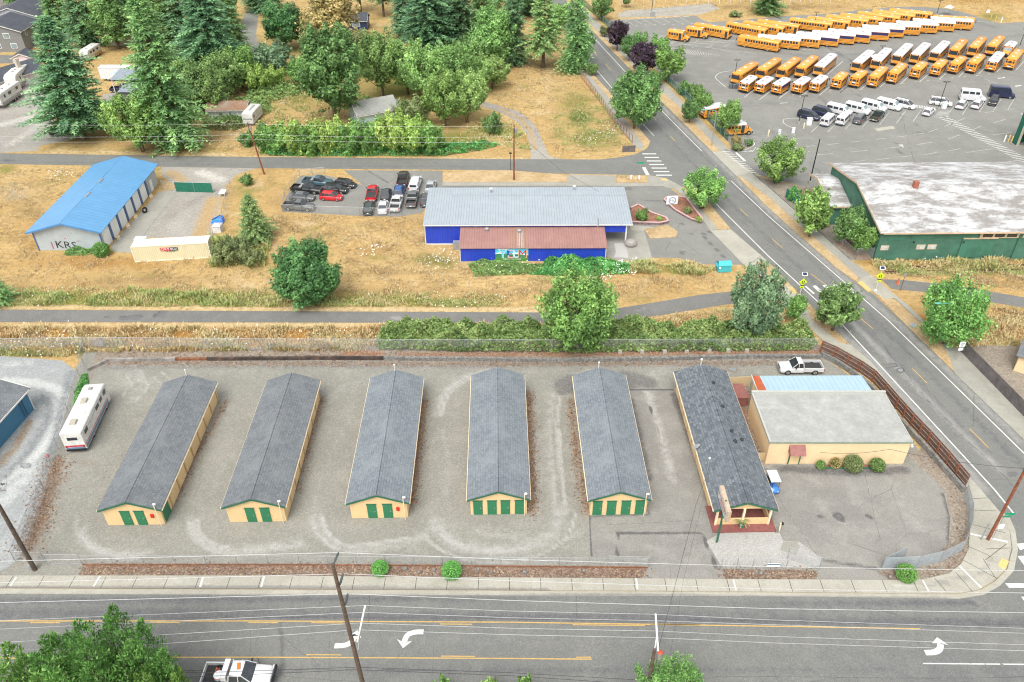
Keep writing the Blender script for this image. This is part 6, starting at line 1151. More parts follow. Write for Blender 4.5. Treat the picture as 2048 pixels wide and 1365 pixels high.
g=G(275,208);t=thing('metal_shed','dark grey shed with a flat grey metal roof below the carport','shed',(g[0]+.5,g[1]-1,0),RAD(-1));MB().box((0,2.2,1.6),(7.4,4.2,3.2),'gray_shed').build('wall',t);MB().slab([(-3.9,-.2,3.25),(3.9,-.2,3.25),(3.9,4.6,3.6),(-3.9,4.6,3.6)],.12,'gray_metal_roof').build('roof',t)
g=G(268,95);t=thing('mobile_home','beige mobile home half hidden behind the trees','mobile home',(g[0],g[1]+3,0));MB().box((0,0,1.6),(15,4,2.9),'rv_beige').build('wall',t);MB().box((0,0,3.12),(15.3,4.3,.14),'gray_metal_roof').build('roof',t)
def neighbour():
 p=G(72,818);t=thing('storage_building','teal blue storage building with a cream gable at the left edge','storage building',(p[0]-.2,p[1],0),RAD(-70))
 t.rotation_euler=(0,0,math.atan2(*(G(0,905)-G(72,822))[[1,0]]));L,h=22,3.2
 mb=MB();mb.add([(0,0,0),(L,0,0),(L,0,h),(0,0,h)],[(3,2,1,0)],'teal_blue_wall');mb.add([(0,0,0),(0,-7,0),(0,-7,h),(0,-3.5,h+1.1),(0,0,h)],[(0,1,2,3,4)],'teal_blue_wall');mb.build('wall',t)
 mb=MB();mb.slab([(-.4,.4,h-.05),(-.4,-3.5,h+1.15),(L,-3.5,h+1.15),(L,.4,h-.05)],.1,'shingle_slate');mb.slab([(-.4,-3.5,h+1.15),(-.4,-7.4,h-.05),(L,-7.4,h-.05),(L,-3.5,h+1.15)],.1,'shingle_slate');mb.build('roof',t)
 mb=MB();bar(mb,(-.42,.42,h-.08),(-.42,-3.5,h+1.1),.06,.22,'white_trim');mb.box((L/2,.45,h-.12),(L,.08,.18),'white_trim');mb.box((.02,.03,h/2),(.14,.1,h),'white_trim');mb.build('roof_trim',t)
 for x in (1.4,1.9):MB().tube([(x,.12,.4),(x,.12,2.8)],.05,'blue_dark',6).build('conduit',t)
 for x in (7.2,8.2,9.0):mb=MB().box((x,.12,1.5),(.34,.2,.6),'blue_dark');mb.sphere((x,.24,1.7),(.15,.12,.15),'white_trim');mb.build('electric_meter',t)
 MB().slab([(3.2,.02,h-.1),(L,.02,h-.1),(L,.02,h-1.0),(4.6,.02,h-.5)],.03,'yellow_gable').build('wall_panel',t)
neighbour()
g=G(2026,742);t=thing('storage_building','cream shed corner with a dark shingle roof at the right edge','shed',(g[0],g[1],0),RAD(-36));MB().box((7,3.1,1.3),(14,6.0,2.6),'cream_block').build('wall',t)
MB().slab([(-.4,-.4,2.62),(14,-.4,2.62),(14,3.1,3.9),(-.4,3.1,3.9)],.1,'shingle_slate').build('roof',t);MB().slab([(-.4,3.1,3.9),(14,3.1,3.9),(14,6.6,2.62),(-.4,6.6,2.62)],.1,'shingle_slate').build('roof',t)
# vehicles (x forward, z up, origin on the ground)
def wheel_set(t,xs,y,r=.34,wd=.24,split=False):
 for x in xs:
  for s in (-1,1):
   mb=MB();a,b=y-wd/2,y+wd/2
   mb.tube([(0,s*-wd/2,0),(0,s*-wd*.4,0),(0,s*wd*.4,0),(0,s*wd/2,0)],[r*.92,r,r,r*.92],'rubber',14);rim=mb if not split else MB()
   rim.tube([(0,s*wd*.3,0),(0,s*(wd/2+.012),0)],[r*.64,r*.60],'rim',12);rim.tube([(0,s*wd*.5,0),(0,s*(wd/2+.03),0)],[r*.2,r*.16],'rubber',6)
   w=mb.build('wheel',t,(x,s*y,r),0,40)
   if split:rim.build('rim',w)
def ring(y0,y1,z0,z1,c=.12,tz=0.0):
 return [(-y0,z0),(y0,z0),(y0*1.02,z0+(z1-z0)*.45),(y1,z1-c),(y1-c*1.2,z1),(-y1+c*1.2,z1),(-y1,z1-c),(-y0*1.02,z0+(z1-z0)*.45)]
def body(secs,m,mb=None):
 mb=mb or MB();return mb.loft([[(x,y,z)for y,z in ring(a,b,c,d,e)]for x,a,b,c,d,e in secs],m)
def cabin(t,xb0,xt0,xt1,xb1,zb,zr,yb,yt,paint,pil=(),roofrail=False,glass='glass'):
 """glass house with painted roof and pillars"""
 mb=MB();mb.loft([[(xb0,-yb,zb),(xb1,-yb,zb),(xb1,yb,zb),(xb0,yb,zb)],[(xt0,-yt,zr-.03),(xt1,-yt,zr-.03),(xt1,yt,zr-.03),(xt0,yt,zr-.03)]],glass);mb.build('windows',t)
 mb=MB();q=.10
 mb.loft([[(xt0-.03,-yt-.02,zr-.06),(xt1+.03,-yt-.02,zr-.06),(xt1+.03,yt+.02,zr-.06),(xt0-.03,yt+.02,zr-.06)],[(xt0+.02,-yt+.03,zr-.005),(xt1-.06,-yt+.03,zr-.005),(xt1-.06,yt-.03,zr-.005),(xt0+.02,yt-.03,zr-.005)],[(xt0+.16,-yt+.2,zr+.025),(xt1-.25,-yt+.2,zr+.025),(xt1-.25,yt-.2,zr+.025),(xt0+.16,yt-.2,zr+.025)]],paint)
 for s in (-1,1):
  for xb,xt,w_ in [(xb0,xt0,.16),(xb1,xt1,.09)]+[(p,p-.04*(p-(xb0+xb1)/2),.1)for p in pil]:
   bar(mb,(xb,s*(yb+.005),zb-.02),(xt,s*(yt+.005),zr-.03),.05,w_,paint)
 if roofrail:[mb.box(((xt0+xt1)/2,s*(yt-.06),zr+.06),(xt1-xt0-.4,.05,.05),'darkmetal')for s in (-1,1)]
 mb.build('roof',t,smooth=40)
def lamps(t,xf,xr,yf,yr,zf,zr,hw=.28,hh=.15):
 for s in (-1,1):
  MB().box((xf,s*yf,zf),(.10,hw,hh),'lamp_clear').build('headlight',t);MB().box((xr,s*yr,zr),(.08,hw*.75,hh*1.5),'lamp_red').build('tail_light',t)
def bumpers(t,xf,xr,w,z=.42,m='plastic_gray',h=.2):
 MB().box((xf,0,z),(.14,w,h),m).build('bumper',t);MB().box((xr,0,z),(.14,w,h),m).build('bumper',t)
def mirrors(t,x,y,z,m):[MB().box((x,s*y,z),(.14,.2,.14),m).build('mirror',t)for s in (-1,1)]
def plate(t,x,z):MB().box((x,0,z),(.03,.32,.16),'sign_white').build('number_plate',t)
def car(kind,paint):
 t=thing('parked_car','','car');p='car_'+paint
 if kind=='sedan':
  L,W=4.7,.90
  body([(-2.35,.72,.66,.35,.82,.08),(-2.2,.84,.80,.22,.93,.1),(-1.3,.9,.84,.2,.97,.1),(.2,.9,.85,.2,.95,.1),(1.0,.9,.84,.2,.92,.1),(1.9,.87,.78,.22,.78,.12),(2.25,.78,.68,.28,.68,.1),(2.36,.64,.55,.36,.58,.08)],p).build('body',t,smooth=40)
  cabin(t,-1.75,-1.05,.35,1.15,.93,1.43,.82,.62,p,(-.2,));lamps(t,2.22,-2.28,.58,.6,.62,.76);ws,wy,r=(-1.35,1.4),.80,.33
 elif kind=='hatch':
  body([(-2.05,.74,.70,.35,.85,.08),(-1.9,.84,.8,.22,1.0,.1),(-.9,.88,.83,.2,1.0,.1),(.4,.88,.83,.2,.97,.1),(1.0,.88,.82,.2,.93,.1),(1.75,.84,.75,.22,.80,.12),(2.05,.76,.66,.3,.68,.1),(2.14,.62,.54,.36,.58,.08)],p).build('body',t,smooth=40)
  cabin(t,-1.95,-1.45,.35,1.25,.95,1.5,.81,.63,p,(-.95,-.1));lamps(t,2.0,-2.0,.56,.62,.66,.88);ws,wy,r=(-1.25,1.3),.78,.32
 elif kind in ('suv','wagon'):
  h=1.72 if kind=='suv' else 1.55
  body([(-2.35,.80,.76,.4,.9,.08),(-2.22,.9,.86,.28,1.06,.1),(-1,.94,.88,.26,1.08,.1),(.6,.94,.88,.26,1.05,.1),(1.15,.93,.87,.26,1.02,.1),(2.0,.90,.82,.28,.93,.12),(2.3,.82,.74,.34,.82,.1),(2.4,.7,.62,.42,.7,.08)],p).build('body',t,smooth=40)
  cabin(t,-2.25,-1.95,.3,1.15,1.02,h,.86,.68,p,(-1.2,-.3),True);lamps(t,2.28,-2.3,.64,.72,.8,.98);ws,wy,r=(-1.4,1.4),.84,.37
 elif kind=='minivan':
  body([(-2.5,.84,.80,.38,.95,.08),(-2.35,.94,.9,.26,1.08,.1),(0,.97,.92,.24,1.08,.1),(1.0,.96,.9,.24,1.05,.1),(1.9,.92,.84,.26,.93,.14),(2.4,.82,.72,.32,.76,.1),(2.52,.68,.58,.4,.62,.08)],p).build('body',t,smooth=40)
  cabin(t,-2.42,-2.2,.65,1.65,1.04,1.74,.90,.72,p,(-1.3,-.2),True);lamps(t,2.36,-2.45,.62,.78,.74,1.05,.34);ws,wy,r=(-1.5,1.5),.86,.34
 mirrors(t,.95,W if kind=='sedan' else 1.0,1.0,p);bumpers(t,2.33 if kind!='hatch' else 2.1,-2.36 if kind!='hatch' else -2.06,1.3,.36,p if kind=='sedan' else 'plastic_gray',.16);plate(t,-2.42 if kind not in ('hatch','minivan')else (-2.12 if kind=='hatch' else -2.55),.6)
 wheel_set(t,ws,wy,r);return t
def van(paint,high=False):
 t=thing('parked_van','','van');p='car_'+paint;h=2.65 if high else 2.08;L0,L1=-2.85,2.85
 body([(L0,.92,.80,.42,h-.1,.16),(L0+.12,1.0,.88,.35,h,.18),(.9,1.0,.88,.33,h,.18),(1.25,1.0,.85,.33,h-.10,.18)]+([(1.95,1.0,.84,.34,1.42,.14),(2.55,.92,.80,.36,1.10,.12),(L1,.80,.70,.45,.88,.1)]if high else [(1.80,1.0,.86,.34,1.30,.14),(2.5,.95,.82,.36,1.12,.12),(L1,.84,.76,.45,.98,.1)]),p).build('body',t,smooth=35)
 z=h-.62
 for s in (-1,1):
  for xa,xb in ((-2.65,-1.35),(-1.15,-.05),(.2,1.05)):
   y=s*(.985 if not high else.97);MB().slab([(xa,y*1.0,z-.28),(xb,y*1.0,z-.28),(xb-.05,y*.93,z+.27),(xa,y*.93,z+.27)][::s],.03,'glass').build('side_window',t)
 xw,zw,xt=(1.98,1.42,1.28)if high else (1.83,1.30,1.27);a=np.array([xw,0,zw+.03]);b=np.array([xt,0,h-.12])
 MB().slab([(a[0]+.02,-.80,a[2]),(a[0]+.02,.80,a[2]),(b[0]+.03,.70,b[2]),(b[0]+.03,-.70,b[2])],.03,'glass_light').build('windshield',t)
 for s in (-1,1):MB().box((L0-.01,s*.43,z),(.05,.66,.48),'glass').build('rear_window',t)
 lamps(t,L1-.06,L0+.02,.62,.84,.82,1.1);bumpers(t,L1-.02,L0-.04,1.7,.45,'plastic_gray' if not high else 'plastic_gray');mirrors(t,1.45,1.12,1.35,'black_metal');plate(t,L0-.04,.95);wheel_set(t,(-1.75,1.75),.88,.37);return t
def pickup(paint,bed='open',near=False,crew=True,topper=None,cargo=False):
 t=thing('pickup_truck','','pickup');p='car_'+paint;xc=-.55 if crew else -.2
 body([(xc,.96,.90,.42,1.16,.08),(0,.97,.91,.42,1.16,.1),(1.0,.97,.91,.42,1.14,.1),(1.35,.97,.90,.42,1.12,.1),(2.5,.95,.86,.42,1.06,.12),(2.78,.90,.80,.45,.98,.1),(2.86,.82,.72,.5,.88,.08)],p).build('body',t,smooth=40)
 cabin(t,xc+.05,xc+.18,.65,1.38,1.12,1.82,.88,.70,p,((xc+1.35)/2-.05,))
 mb=MB();x0,x1=-2.85,xc-.04
 for s in (-1,1):mb.loft([[(x0,s*.97,.52),(x0,s*.90,.52),(x0,s*.86,1.12),(x0,s*.96,1.12)],[(x1,s*.97,.52),(x1,s*.90,.52),(x1,s*.86,1.14),(x1,s*.96,1.14)]],p)
 mb.box((x1-.03,0,.85),(.06,1.8,.55),p);mb.build('bed_side',t);MB().box((x0+.03,0,.84),(.07,1.84,.58),p).build('tailgate',t);MB().box(((x0+x1)/2,0,.68),(x1-x0-.1,1.78,.08),'liner').build('bed_floor',t)
 if bed=='cover':MB().box(((x0+x1)/2,0,1.13),(x1-x0-.06,1.76,.05),'liner').build('bed_cover',t)
 if bed=='box':MB().box((x1-.35,0,1.16),(.5,1.76,.35),'chrome').build('tool_box',t)
 if topper:
  mb=body([(x0+.05,.92,.78,1.12,1.80,.12),(x1,.92,.80,1.13,1.84,.12)],'car_'+topper);mb.build('bed_canopy',t,smooth=35)
  for s in (-1,1):MB().slab([(x0+.3,s*.915,1.3),(x1-.25,s*.915,1.3),(x1-.3,s*.86,1.62),(x0+.35,s*.86,1.62)][::s],.03,'glass').build('side_window',t)
  MB().box((x0+.03,0,1.46),(.05,1.2,.4),'glass').build('rear_window',t)
 lamps(t,2.80,x0-.01,.72,.86,.86,.92,.3,.2);bumpers(t,2.86,x0-.1,1.75,.55,'chrome',.22);mirrors(t,.95,1.12,1.25,'black_metal');plate(t,x0-.18,.62)
 MB().box((2.86,0,.85),(.06,1.0,.26),'plastic_gray').build('grille',t);wheel_set(t,(-1.75,1.85),.86,.41,.27,near)
 return t
def motor_bus(L,roof,short=False,dark=False,hood=False,flat=False):
 """school bus: 2.44 m wide, yellow, black rails, raised roof"""
 t=thing('school_bus','','school bus');W,zr,zs=1.22,3.05 if not short else 2.85,2.52 if not short else 2.35;xr,xf=-L/2,L/2;hl=1.55 if hood else 0;xb=xf-hl
 rg=lambda x,k,top=0.0:[(x,-W*k,.48),(x,W*k,.48),(x,W*k,zs),(x,-W*k,zs)]
 mb=MB();mb.loft([rg(xr,.94),rg(xr+.18,1.0),rg(xb-.25,1.0),rg(xb,.93)],'bus_yellow');b=mb.build('body',t)
 arch=lambda x,k,d=0.0:[(x,y*W*k,zs+(zr-zs-d)*z)for y,z in ((-1,-.02),(-.97,.42),(-.80,.80),(-.45,.97),(0,1.0),(.45,.97),(.80,.80),(.97,.42),(1,-.02))]
 MB().loft([arch(xr,.90,.16),arch(xr+.22,1.0),arch(xb-.35,1.0),arch(xb,.90,.16)],roof).build('roof',t,smooth=40)
 for s in (-1,1):
  if roof!='bus_yellow' or True:
   mb=MB();[mb.box(((xr+xb)/2,s*(W+.012),z),(xb-xr-.4,.024,.055),'ink_black')for z in ((1.42,1.12,.72)if not short else (1.28,.98))];mb.build('rub_rail',t)
  mb=MB();zb,zt=zs-.78,zs-.14
  if dark:mb.box(((xr+xb)/2-.1,s*(W+.008),(zb+zt)/2),(xb-xr-.9,.03,zt-zb+.12),'bus_purple')
  else:
   n=max(4,int((xb-xr-2.0)/.76));x=xr+.55
   for i in range(n):mb.box((x+.30,s*(W+.008),(zb+zt)/2),(.56,.03,zt-zb),'glass');x+=.76
  mb.build('side_windows',t)
 d=MB().box((xb-.75,-(W+.012),1.45),(.72,.03,1.75),'glass').build('door',t)
 if hood:
  mb=MB();mb.loft([[(xb-.05,-.98,.5),(xb-.05,.98,.5),(xb-.05,.9,1.55),(xb-.05,-.9,1.55)],[(xf-.5,-.92,.5),(xf-.5,.92,.5),(xf-.5,.80,1.42),(xf-.5,-.80,1.42)],[(xf,-.82,.55),(xf,.82,.55),(xf,.70,1.12),(xf,-.70,1.12)]],'bus_yellow');mb.build('hood',t,smooth=35)
  MB().slab([(xb+.25,-.95,1.5),(xb+.25,.95,1.5),(xb-.02,.88,zs-.05),(xb-.02,-.88,zs-.05)],.04,'glass_light').build('windshield',t);MB().box((xf+.02,0,.85),(.06,.9,.36),'ink_black').build('grille',t);zl=.95
 else:
  MB().box((xb+.005,0,zs-.52),(.06,2.02,.98),'glass').build('windshield',t);MB().box((xb+.0,0,1.02),(.08,1.9,.35),'bus_yellow').build('front_panel',t);zl=.95
 mb=MB();mb.box((xb+.01,0,zs+.16),(.05,1.15,.2),'bus_yellow');[mb.box((xb+.015,s*.88,zs+.12),(.06,.34,.2),'lamp_red')for s in (-1,1)];mb.build('front_sign',t)
 for s in (-1,1):MB().box((xf+.01,s*.78,zl),(.07,.26,.2),'lamp_clear').build('headlight',t);MB().box((xr-.02,s*.9,1.12),(.06,.34,.2),'lamp_red').build('tail_light',t);MB().box((xr-.01,s*.84,zs+.1),(.05,.42,.24),'lamp_red').build('warning_light',t)
 MB().box((xf+.06,0,.6),(.16,2.2,.24),'ink_black').build('bumper',t);MB().box((xr-.08,0,.58),(.16,2.3,.24),'ink_black').build('bumper',t)
 for y,w_ in ((-.8,.42),(0,.85),(.8,.42)):MB().box((xr+.012,y,zs-.45),(.07,w_,.52),'glass').build('rear_window',t)
 mb=MB();mb.box((xr-.015,0,1.28 if not short else 1.12),(.06,.85,.24),'ink_black');mb.build('vent_grille',t);MB().box((xr-.03,0,1.0 if not short else 1.42),(.05,.7,.3),'sign_white').build('notice_board',t)
 for s in (-1,1):mb=MB().tube([(xb-.1,s*.9,zs-.2),(xb+.35,s*1.3,zs-.3)],.025,'black_metal',5);mb.box((xb+.36,s*1.32,zs-.55),(.1,.2,.5),'black_metal');mb.build('mirror',t)
 for x in ((-.22,.22)if short else (-.3,0.02,.3)):MB().box((x*L,0,zr+.015),(.65,.6,.05),'vent_gray' if roof!='bus_yellow' else 'bus_white').build('roof_hatch',t)
 wheel_set(t,((xr+L*.24,xf-(.75 if hood else L*.19))),1.05,.48,.3);return t
def box_rv(name,cat,L,H,stripe1,stripe2,wins,cab=False,trailer=False,units=(),slide=None):
 t=thing(name,'',cat);W=1.22
 rg=lambda x,z0,z1,k=1.0,c=.12:[(x,y,z)for y,z in [(-W*k,z0),(W*k,z0),(W*k,z1-c),(W*k-c,z1),(-W*k+c,z1),(-W*k,z1-c)]]
 mb=MB()
 if trailer:mb.loft([rg(-L/2,.7,H-.05),rg(-L/2+.15,.62,H),rg(L/2-.9,.62,H),rg(L/2-.1,.9,H-.35),rg(L/2,1.1,H-.7)],'rv_white')
 else:mb.loft([rg(-L/2,.6,H-.06,.97),rg(-L/2+.15,.5,H),rg(L/2-.7,.5,H),rg(L/2-.12,.5,H-.2),rg(L/2,.6,H-.75,.96)],'rv_white')
 mb.build('body',t,smooth=30)
 for s in (-1,1):
  mb=MB();mb.box((-.1,s*(W+.008),.82),(L-.5,.024,.42),stripe1);mb.box((-.1,s*(W+.008),1.2),(L-.5,.024,.09),stripe2);mb.box((-.1,s*(W+.008),H-.75),(L-1.2,.02,.05),stripe1);mb.build('side_stripe',t)
  for x,z,w_,hh in wins:MB().box((x,s*(W+.012),z),(w_,.04,hh),'glass').build('side_window',t)
 MB().box((L/2-.5,-(W+.012),1.35),(.7,.03,1.8),'rv_white').build('door',t)
 if not trailer:MB().slab([(L/2+.01,-1.05,H-1.45),(L/2+.01,1.05,H-1.45),(L/2-.02,1.0,H-.78),(L/2-.02,-1.0,H-.78)],.04,'glass_light').build('windshield',t)
 mb=MB();mb.box((-L/2+.02,0,1.05),(.06,2.2,.26),stripe2);mb.box((-L/2+.02,0,.72),(.06,2.2,.3),stripe1);mb.build('rear_stripe',t);MB().box((-L/2,0,H-.95),(.06,1.15,.42),'glass').build('rear_window',t)
 MB().box((-L/2-.05,0,.52),(.16,2.2,.22),'ink_black').build('bumper',t)
 if not trailer:MB().box((L/2+.05,0,.55),(.16,2.2,.24),'chrome').build('bumper',t)
 for s in (-1,1):MB().box((-L/2-.01,s*1.0,1.0),(.07,.2,.24),'lamp_red').build('tail_light',t)
 for x,y,w_,dd,hh,m in units:MB().box((x,y,H+hh/2),(w_,dd,hh),m,top=.85).build('roof_unit',t)
 if slide:MB().box((slide[0],-(W+.25),H/2+.25),(slide[1],.5,1.7),'rv_white').build('slide_out',t)
 wheel_set(t,(-L*.22,-L*.10)if trailer else (-L*.2,L*.33),1.02,.40,.28);return t
CACHE={}
def bus(L,roof,short=False,dark=False,hood=False):
 k=(L,roof,short,dark,hood)
 if k not in CACHE:CACHE[k]=motor_bus(*k)
 return CACHE[k]
ORD=['first','second','third','fourth','fifth','sixth','seventh','eighth','ninth','tenth','eleventh','twelfth','thirteenth','fourteenth','fifteenth']
def bus_at(proto,rear,frnt,z,label,L,group,hood=0.0):
 a,b=G(*rear,z),G(*frnt,z);d=(b-a)[:2];d=d/np.linalg.norm(d);c=(a+b)[:2]/2+d*hood/2
 return place(proto,(c[0],c[1],0),math.atan2(d[1],d[0]),label,group)
Y_,W_,P_='bus_yellow','bus_white','bus_paleblue'
row=[((1454,42),(1537,57)),((1488,40),(1571,53)),((1517,37.5),(1600,49)),((1581,34.5),(1666,44.5)),((1617,31.5),(1701,41)),((1654,28),(1738,38)),((1682,25),(1768,35.5)),((1717,21.5),(1802,32)),((1746,18.5),(1832,28)),((1779,16),(1867,24.5))]
for i,(r_,f_)in enumerate(row):bus_at(bus(12.2,Y_),r_,f_,3.1,'yellow roofed school bus, %s from the left in the back row'%ORD[i],12.2,'buses in the back row')
row=[((1563,82),(1479,68),Y_,0),((1597,76.5),(1522,68.5),W_,0),((1637,73.5),(1561,66.3),W_,0),((1675,71),(1598,63.5),W_,1),((1708,66.5),(1629,60.6),W_,1),((1739,64.5),(1661,57.5),W_,1),((1777,59.5),(1697.5,54.5),W_,1),((1807,53.5),(1727.5,49.8),W_,1),((1845,49),(1755,45.5),W_,0),((1879.5,45.7),(1790,41.5),W_,0),((1914,42),(1824,36.5),W_,0),((1950,39),(1859,33),W_,0)]
for i,(r_,f_,rf,dk)in enumerate(row):
 bus_at(bus(11.6,rf,False,bool(dk)),r_,f_,3.1,('%s, %s from the left in the second row'%('yellow school bus seen side on' if rf==Y_ else ('white roofed bus with a dark window band' if dk else 'white roofed bus with framed windows'),ORD[i])),11.6,'buses in the second row with their tails to the right')
row=[((1510,122.5),(1472,146),Y_),((1556,114.5),(1522,137.5),Y_),((1595,113),(1563,137),Y_),((1631,109.5),(1600,134.4),Y_),((1667,106),(1638,130.6),W_),((1742.5,99.5),(1714,123),W_),((1777,95),(1753,119),W_),((1820,85),(1794,110),W_),((1855,84),(1830.6,107.6),W_),((1894,80.5),(1870,103.4),W_),((1930,76),(1907.7,99.6),Y_),((1968,71.5),(1946,94),Y_),((2004,69.5),(1983,91),Y_)]
for i,(r_,f_,rf)in enumerate(row):bus_at(bus(12.2 if rf==W_ else 11.4,rf),r_,f_,3.1,'%s roofed long bus facing us, %s from left in third row'%('yellow' if rf==Y_ else 'white',ORD[i]),11.5,'long buses facing the viewer in the third row')
bus_at(bus(6.9,W_,True,False,True),(2027,82),(2018.6,91),2.85,'short white roofed bus with a hood at the right end of the third row',6.9,None,1.55)
row=[((1490,162.5),(1506,151),W_,6),((1521,164.5),(1539,153),W_,6),((1556,166),(1572.5,155.6),W_,6.01),((1597,164.4),(1612.5,154),W_,6),((1631,163),(1648,150),W_,6.5),((1675.6,155.6),(1688,144.3),Y_,6.4),((1712,152.5),(1727,140.6),Y_,6.8),((1747.5,152),(1769,132),Y_,9.4),((1787,144),(1807.5,125.6),Y_,9.4),((1833,136),(1848,123),Y_,7.2),((1872.5,132.5),(1889,117),Y_,7.2),((1909.5,126),(1926.5,112),Y_,8.0),((1946,124),(1963.4,107.5),Y_,9.0),((1986,121),(2002,103),P_,9.4),((2023,117),(2040.5,97.5),Y_,10.4)]
for i,(r_,f_,rf,L)in enumerate(row):bus_at(bus(L,rf,L<9,L==6.01),r_,f_,2.85 if L<9 else 3.05,'%s roofed %s bus, tail to viewer, %s from left in the nearest row'%({Y_:'yellow',W_:'white',P_:'pale blue'}[rf],'short' if L<9 else 'mid length',ORD[i]),L,'buses in the nearest row showing their tails')
bus_at(bus(6.3,Y_,True,False,True),(1335,57),(1372,62.5),2.85,'leftmost short yellow bus with a hood beside the hatched paint',6.3,None,1.55)
bus_at(bus(6.4,Y_,True,False,True),(1371,51),(1411,56.5),2.85,'second short yellow bus with a hood, just right of the leftmost',6.4,None,1.55)
bus_at(bus(11.0,Y_),(1388,44),(1466,57.5),3.1,'long yellow bus directly behind the two short hooded buses',11,None)
bus_at(bus(6.9,W_,True,False,True),(1412,211),(1442,207),2.85,'short white roofed bus half hidden by trees at the lot fence',6.9,None,1.5)
bus_at(bus(6.2,W_,True,False,True),(1452,244),(1488,242),2.85,'short white roofed hooded bus at the corner by the lot gate',6.2,None,1.5)
bus_at(bus(11.4,Y_),(1870,31),(1946,35.5),3.0,'yellow bus barely showing behind the white roofed rear row end',11.4,None)
CARS={}
def cget(kind,paint,**k):
 key=(kind,paint)+tuple(sorted(k.items()))
 if key not in CARS:CARS[key]=van(paint,**k)if kind=='van' else pickup(paint,**k)if kind=='pickup' else car(kind,paint)
 return CARS[key]
def auto(kind,paint,rear,frnt,label,scale=None,group=None,zc=0.0,**k):
 a,b=G(*rear,zc),G(*frnt,zc);d=b-a;return place(cget(kind,paint,**k),((a+b)[0]/2,(a+b)[1]/2,0),math.atan2(d[1],d[0]),label,group,scale)
B1=ZM(1640,90,8);B2=ZM(1840,90,7.98);B0=ZM(1440,90,8)
auto('minivan','navy',B0(1270,1140),B0(1560,1215),'dark blue minivan beside the lamp post island')
auto('minivan','navy',B0(1500,1085),B0(1790,1165),'dark blue minivan tucked behind the one at the lamp post')
auto('van','white',B1(130,1060),B1(470,1140),'leftmost of four white passenger vans seen side on');auto('van','white',B1(420,1040),B1(770,1125),'second of four white passenger vans seen side on');auto('van','white',B1(680,1000),B1(1020,1085),'third of four white passenger vans, behind the dark green pickup');auto('van','white',B1(920,975),B1(1270,1060),'rightmost of four white passenger vans seen side on')
auto('minivan','white',B1(1200,965),B1(1490,1035),'white minivan left of the striped walkway')
auto('van','white',B1(45,1320),B1(190,1190),'white van showing two rear windows, left of its pair');auto('van','white',B1(295,1305),B1(430,1170),'white van showing two rear windows, right of its pair')
auto('minivan','gray',B1(565,1290),B1(690,1170),'dark grey minivan showing a red tail lamp');auto('pickup','olive',B1(835,1250),B1(980,1110),'dark green pickup with an open bed among the vans')
auto('hatch','white',B1(1665,1165),B1(1780,1060),'small white hatchback below the striped walkway');auto('minivan','white',B2(130,935),B2(510,985),'white minivan behind the lamp post, right of the striped walkway')
auto('suv','white',B2(600,1055),B2(700,940),'white sport utility car, left of its identical pair');auto('suv','white',B2(845,1050),B2(950,935),'white sport utility car, right of its identical pair')
auto('van','white',B2(620,870),B2(1030,905),'white high roofed passenger van',high=True);auto('van','navy',B2(1080,815),B2(1500,855),'dark navy high roofed van',high=True)
auto('suv','black',B2(1195,870),B2(1125,1005),'black sport utility car facing the viewer')
C=ZM(512,300,4)
auto('pickup','teal',C(380,272),C(620,290),'teal blue crew cab pickup with a toolbox in its black bed',bed='box');auto('pickup','black',C(285,328),C(535,348),'black crew cab pickup with a white toolbox',bed='box')
auto('hatch','black',C(640,285),C(795,303),'black hatchback nose to the lane, topmost of the left cars');auto('wagon','black',C(552,330),C(728,346),'black wagon parked right behind the red hatchback');auto('hatch','red',C(518,390),C(690,400),'bright red hatchback on the car lot');auto('sedan','gray',C(283,392),C(465,402),'grey sedan squeezed between the black and the grey pickups');auto('pickup','gray',C(215,470),C(480,483),'dark grey crew cab pickup by the chain link fence')
auto('pickup','brown',C(1168,298),C(1187,212),'brown black pickup parked highest, near the back street');auto('pickup','white',C(1262,340),C(1292,252),'white pickup with a white bed canopy',topper='white');auto('sedan','silver',C(1390,345),C(1408,278),'silver sedan by the corner of the metal hall')
auto('pickup','red',C(922,416),C(942,326),'red pickup with a grey bed cover',bed='cover');auto('sedan','darkgray',C(1033,410),C(1050,340),'dark sedan with red tail lamps');auto('suv','blue',C(1140,385),C(1158,322),'blue sport utility car behind the white open pickup')
auto('wagon','green',C(898,526),C(915,444),'dark green old wagon at the fence');auto('sedan','white',C(1012,520),C(1026,436),'white sedan at the fence');auto('pickup','white',C(1105,515),C(1145,392),'white pickup with an open bed at the fence');auto('pickup','gray',C(1240,470),C(1268,365),'grey pickup with junk in the bed at the hall corner',bed='box');auto('suv','darkgray',C(1352,455),C(1368,385),'dark car mostly hidden by the metal hall roof')
o=auto('pickup','white',(1643,742),(1554,742),'white extended cab pickup parked by the wooden fence corner',near=True,crew=False)
p_=pickup('white',near=True);o=place(p_,(*((G(402,1361)+G(558,1361))[:2]/2),0),RAD(-1),'white crew cab pickup with amber roof lamp driving on the front street',None,1.08)
MB().box((.25,.12,1.9),(.24,.55,.12),'lamp_amber',.25).build('beacon',o);MB().tube([(1.6,.85,1.1),(1.6,.88,1.9)],.03,'black_metal',5).build('antenna',o);MB().box((-.85,0,1.5),(.45,1.7,.55),'car_white').build('tool_box',o)
mb=MB();[mb.tube([(2.95,y,.5),(2.95,y,1.15)],.04,'black_metal',6)for y in (-.7,-.3,.3,.7)];mb.box((2.95,0,.75),(.1,1.9,.35),'black_metal');mb.tube([(3.0,-.8,1.1),(3.0,.8,1.1)],.05,'black_metal',6);mb.build('brush_guard',o)
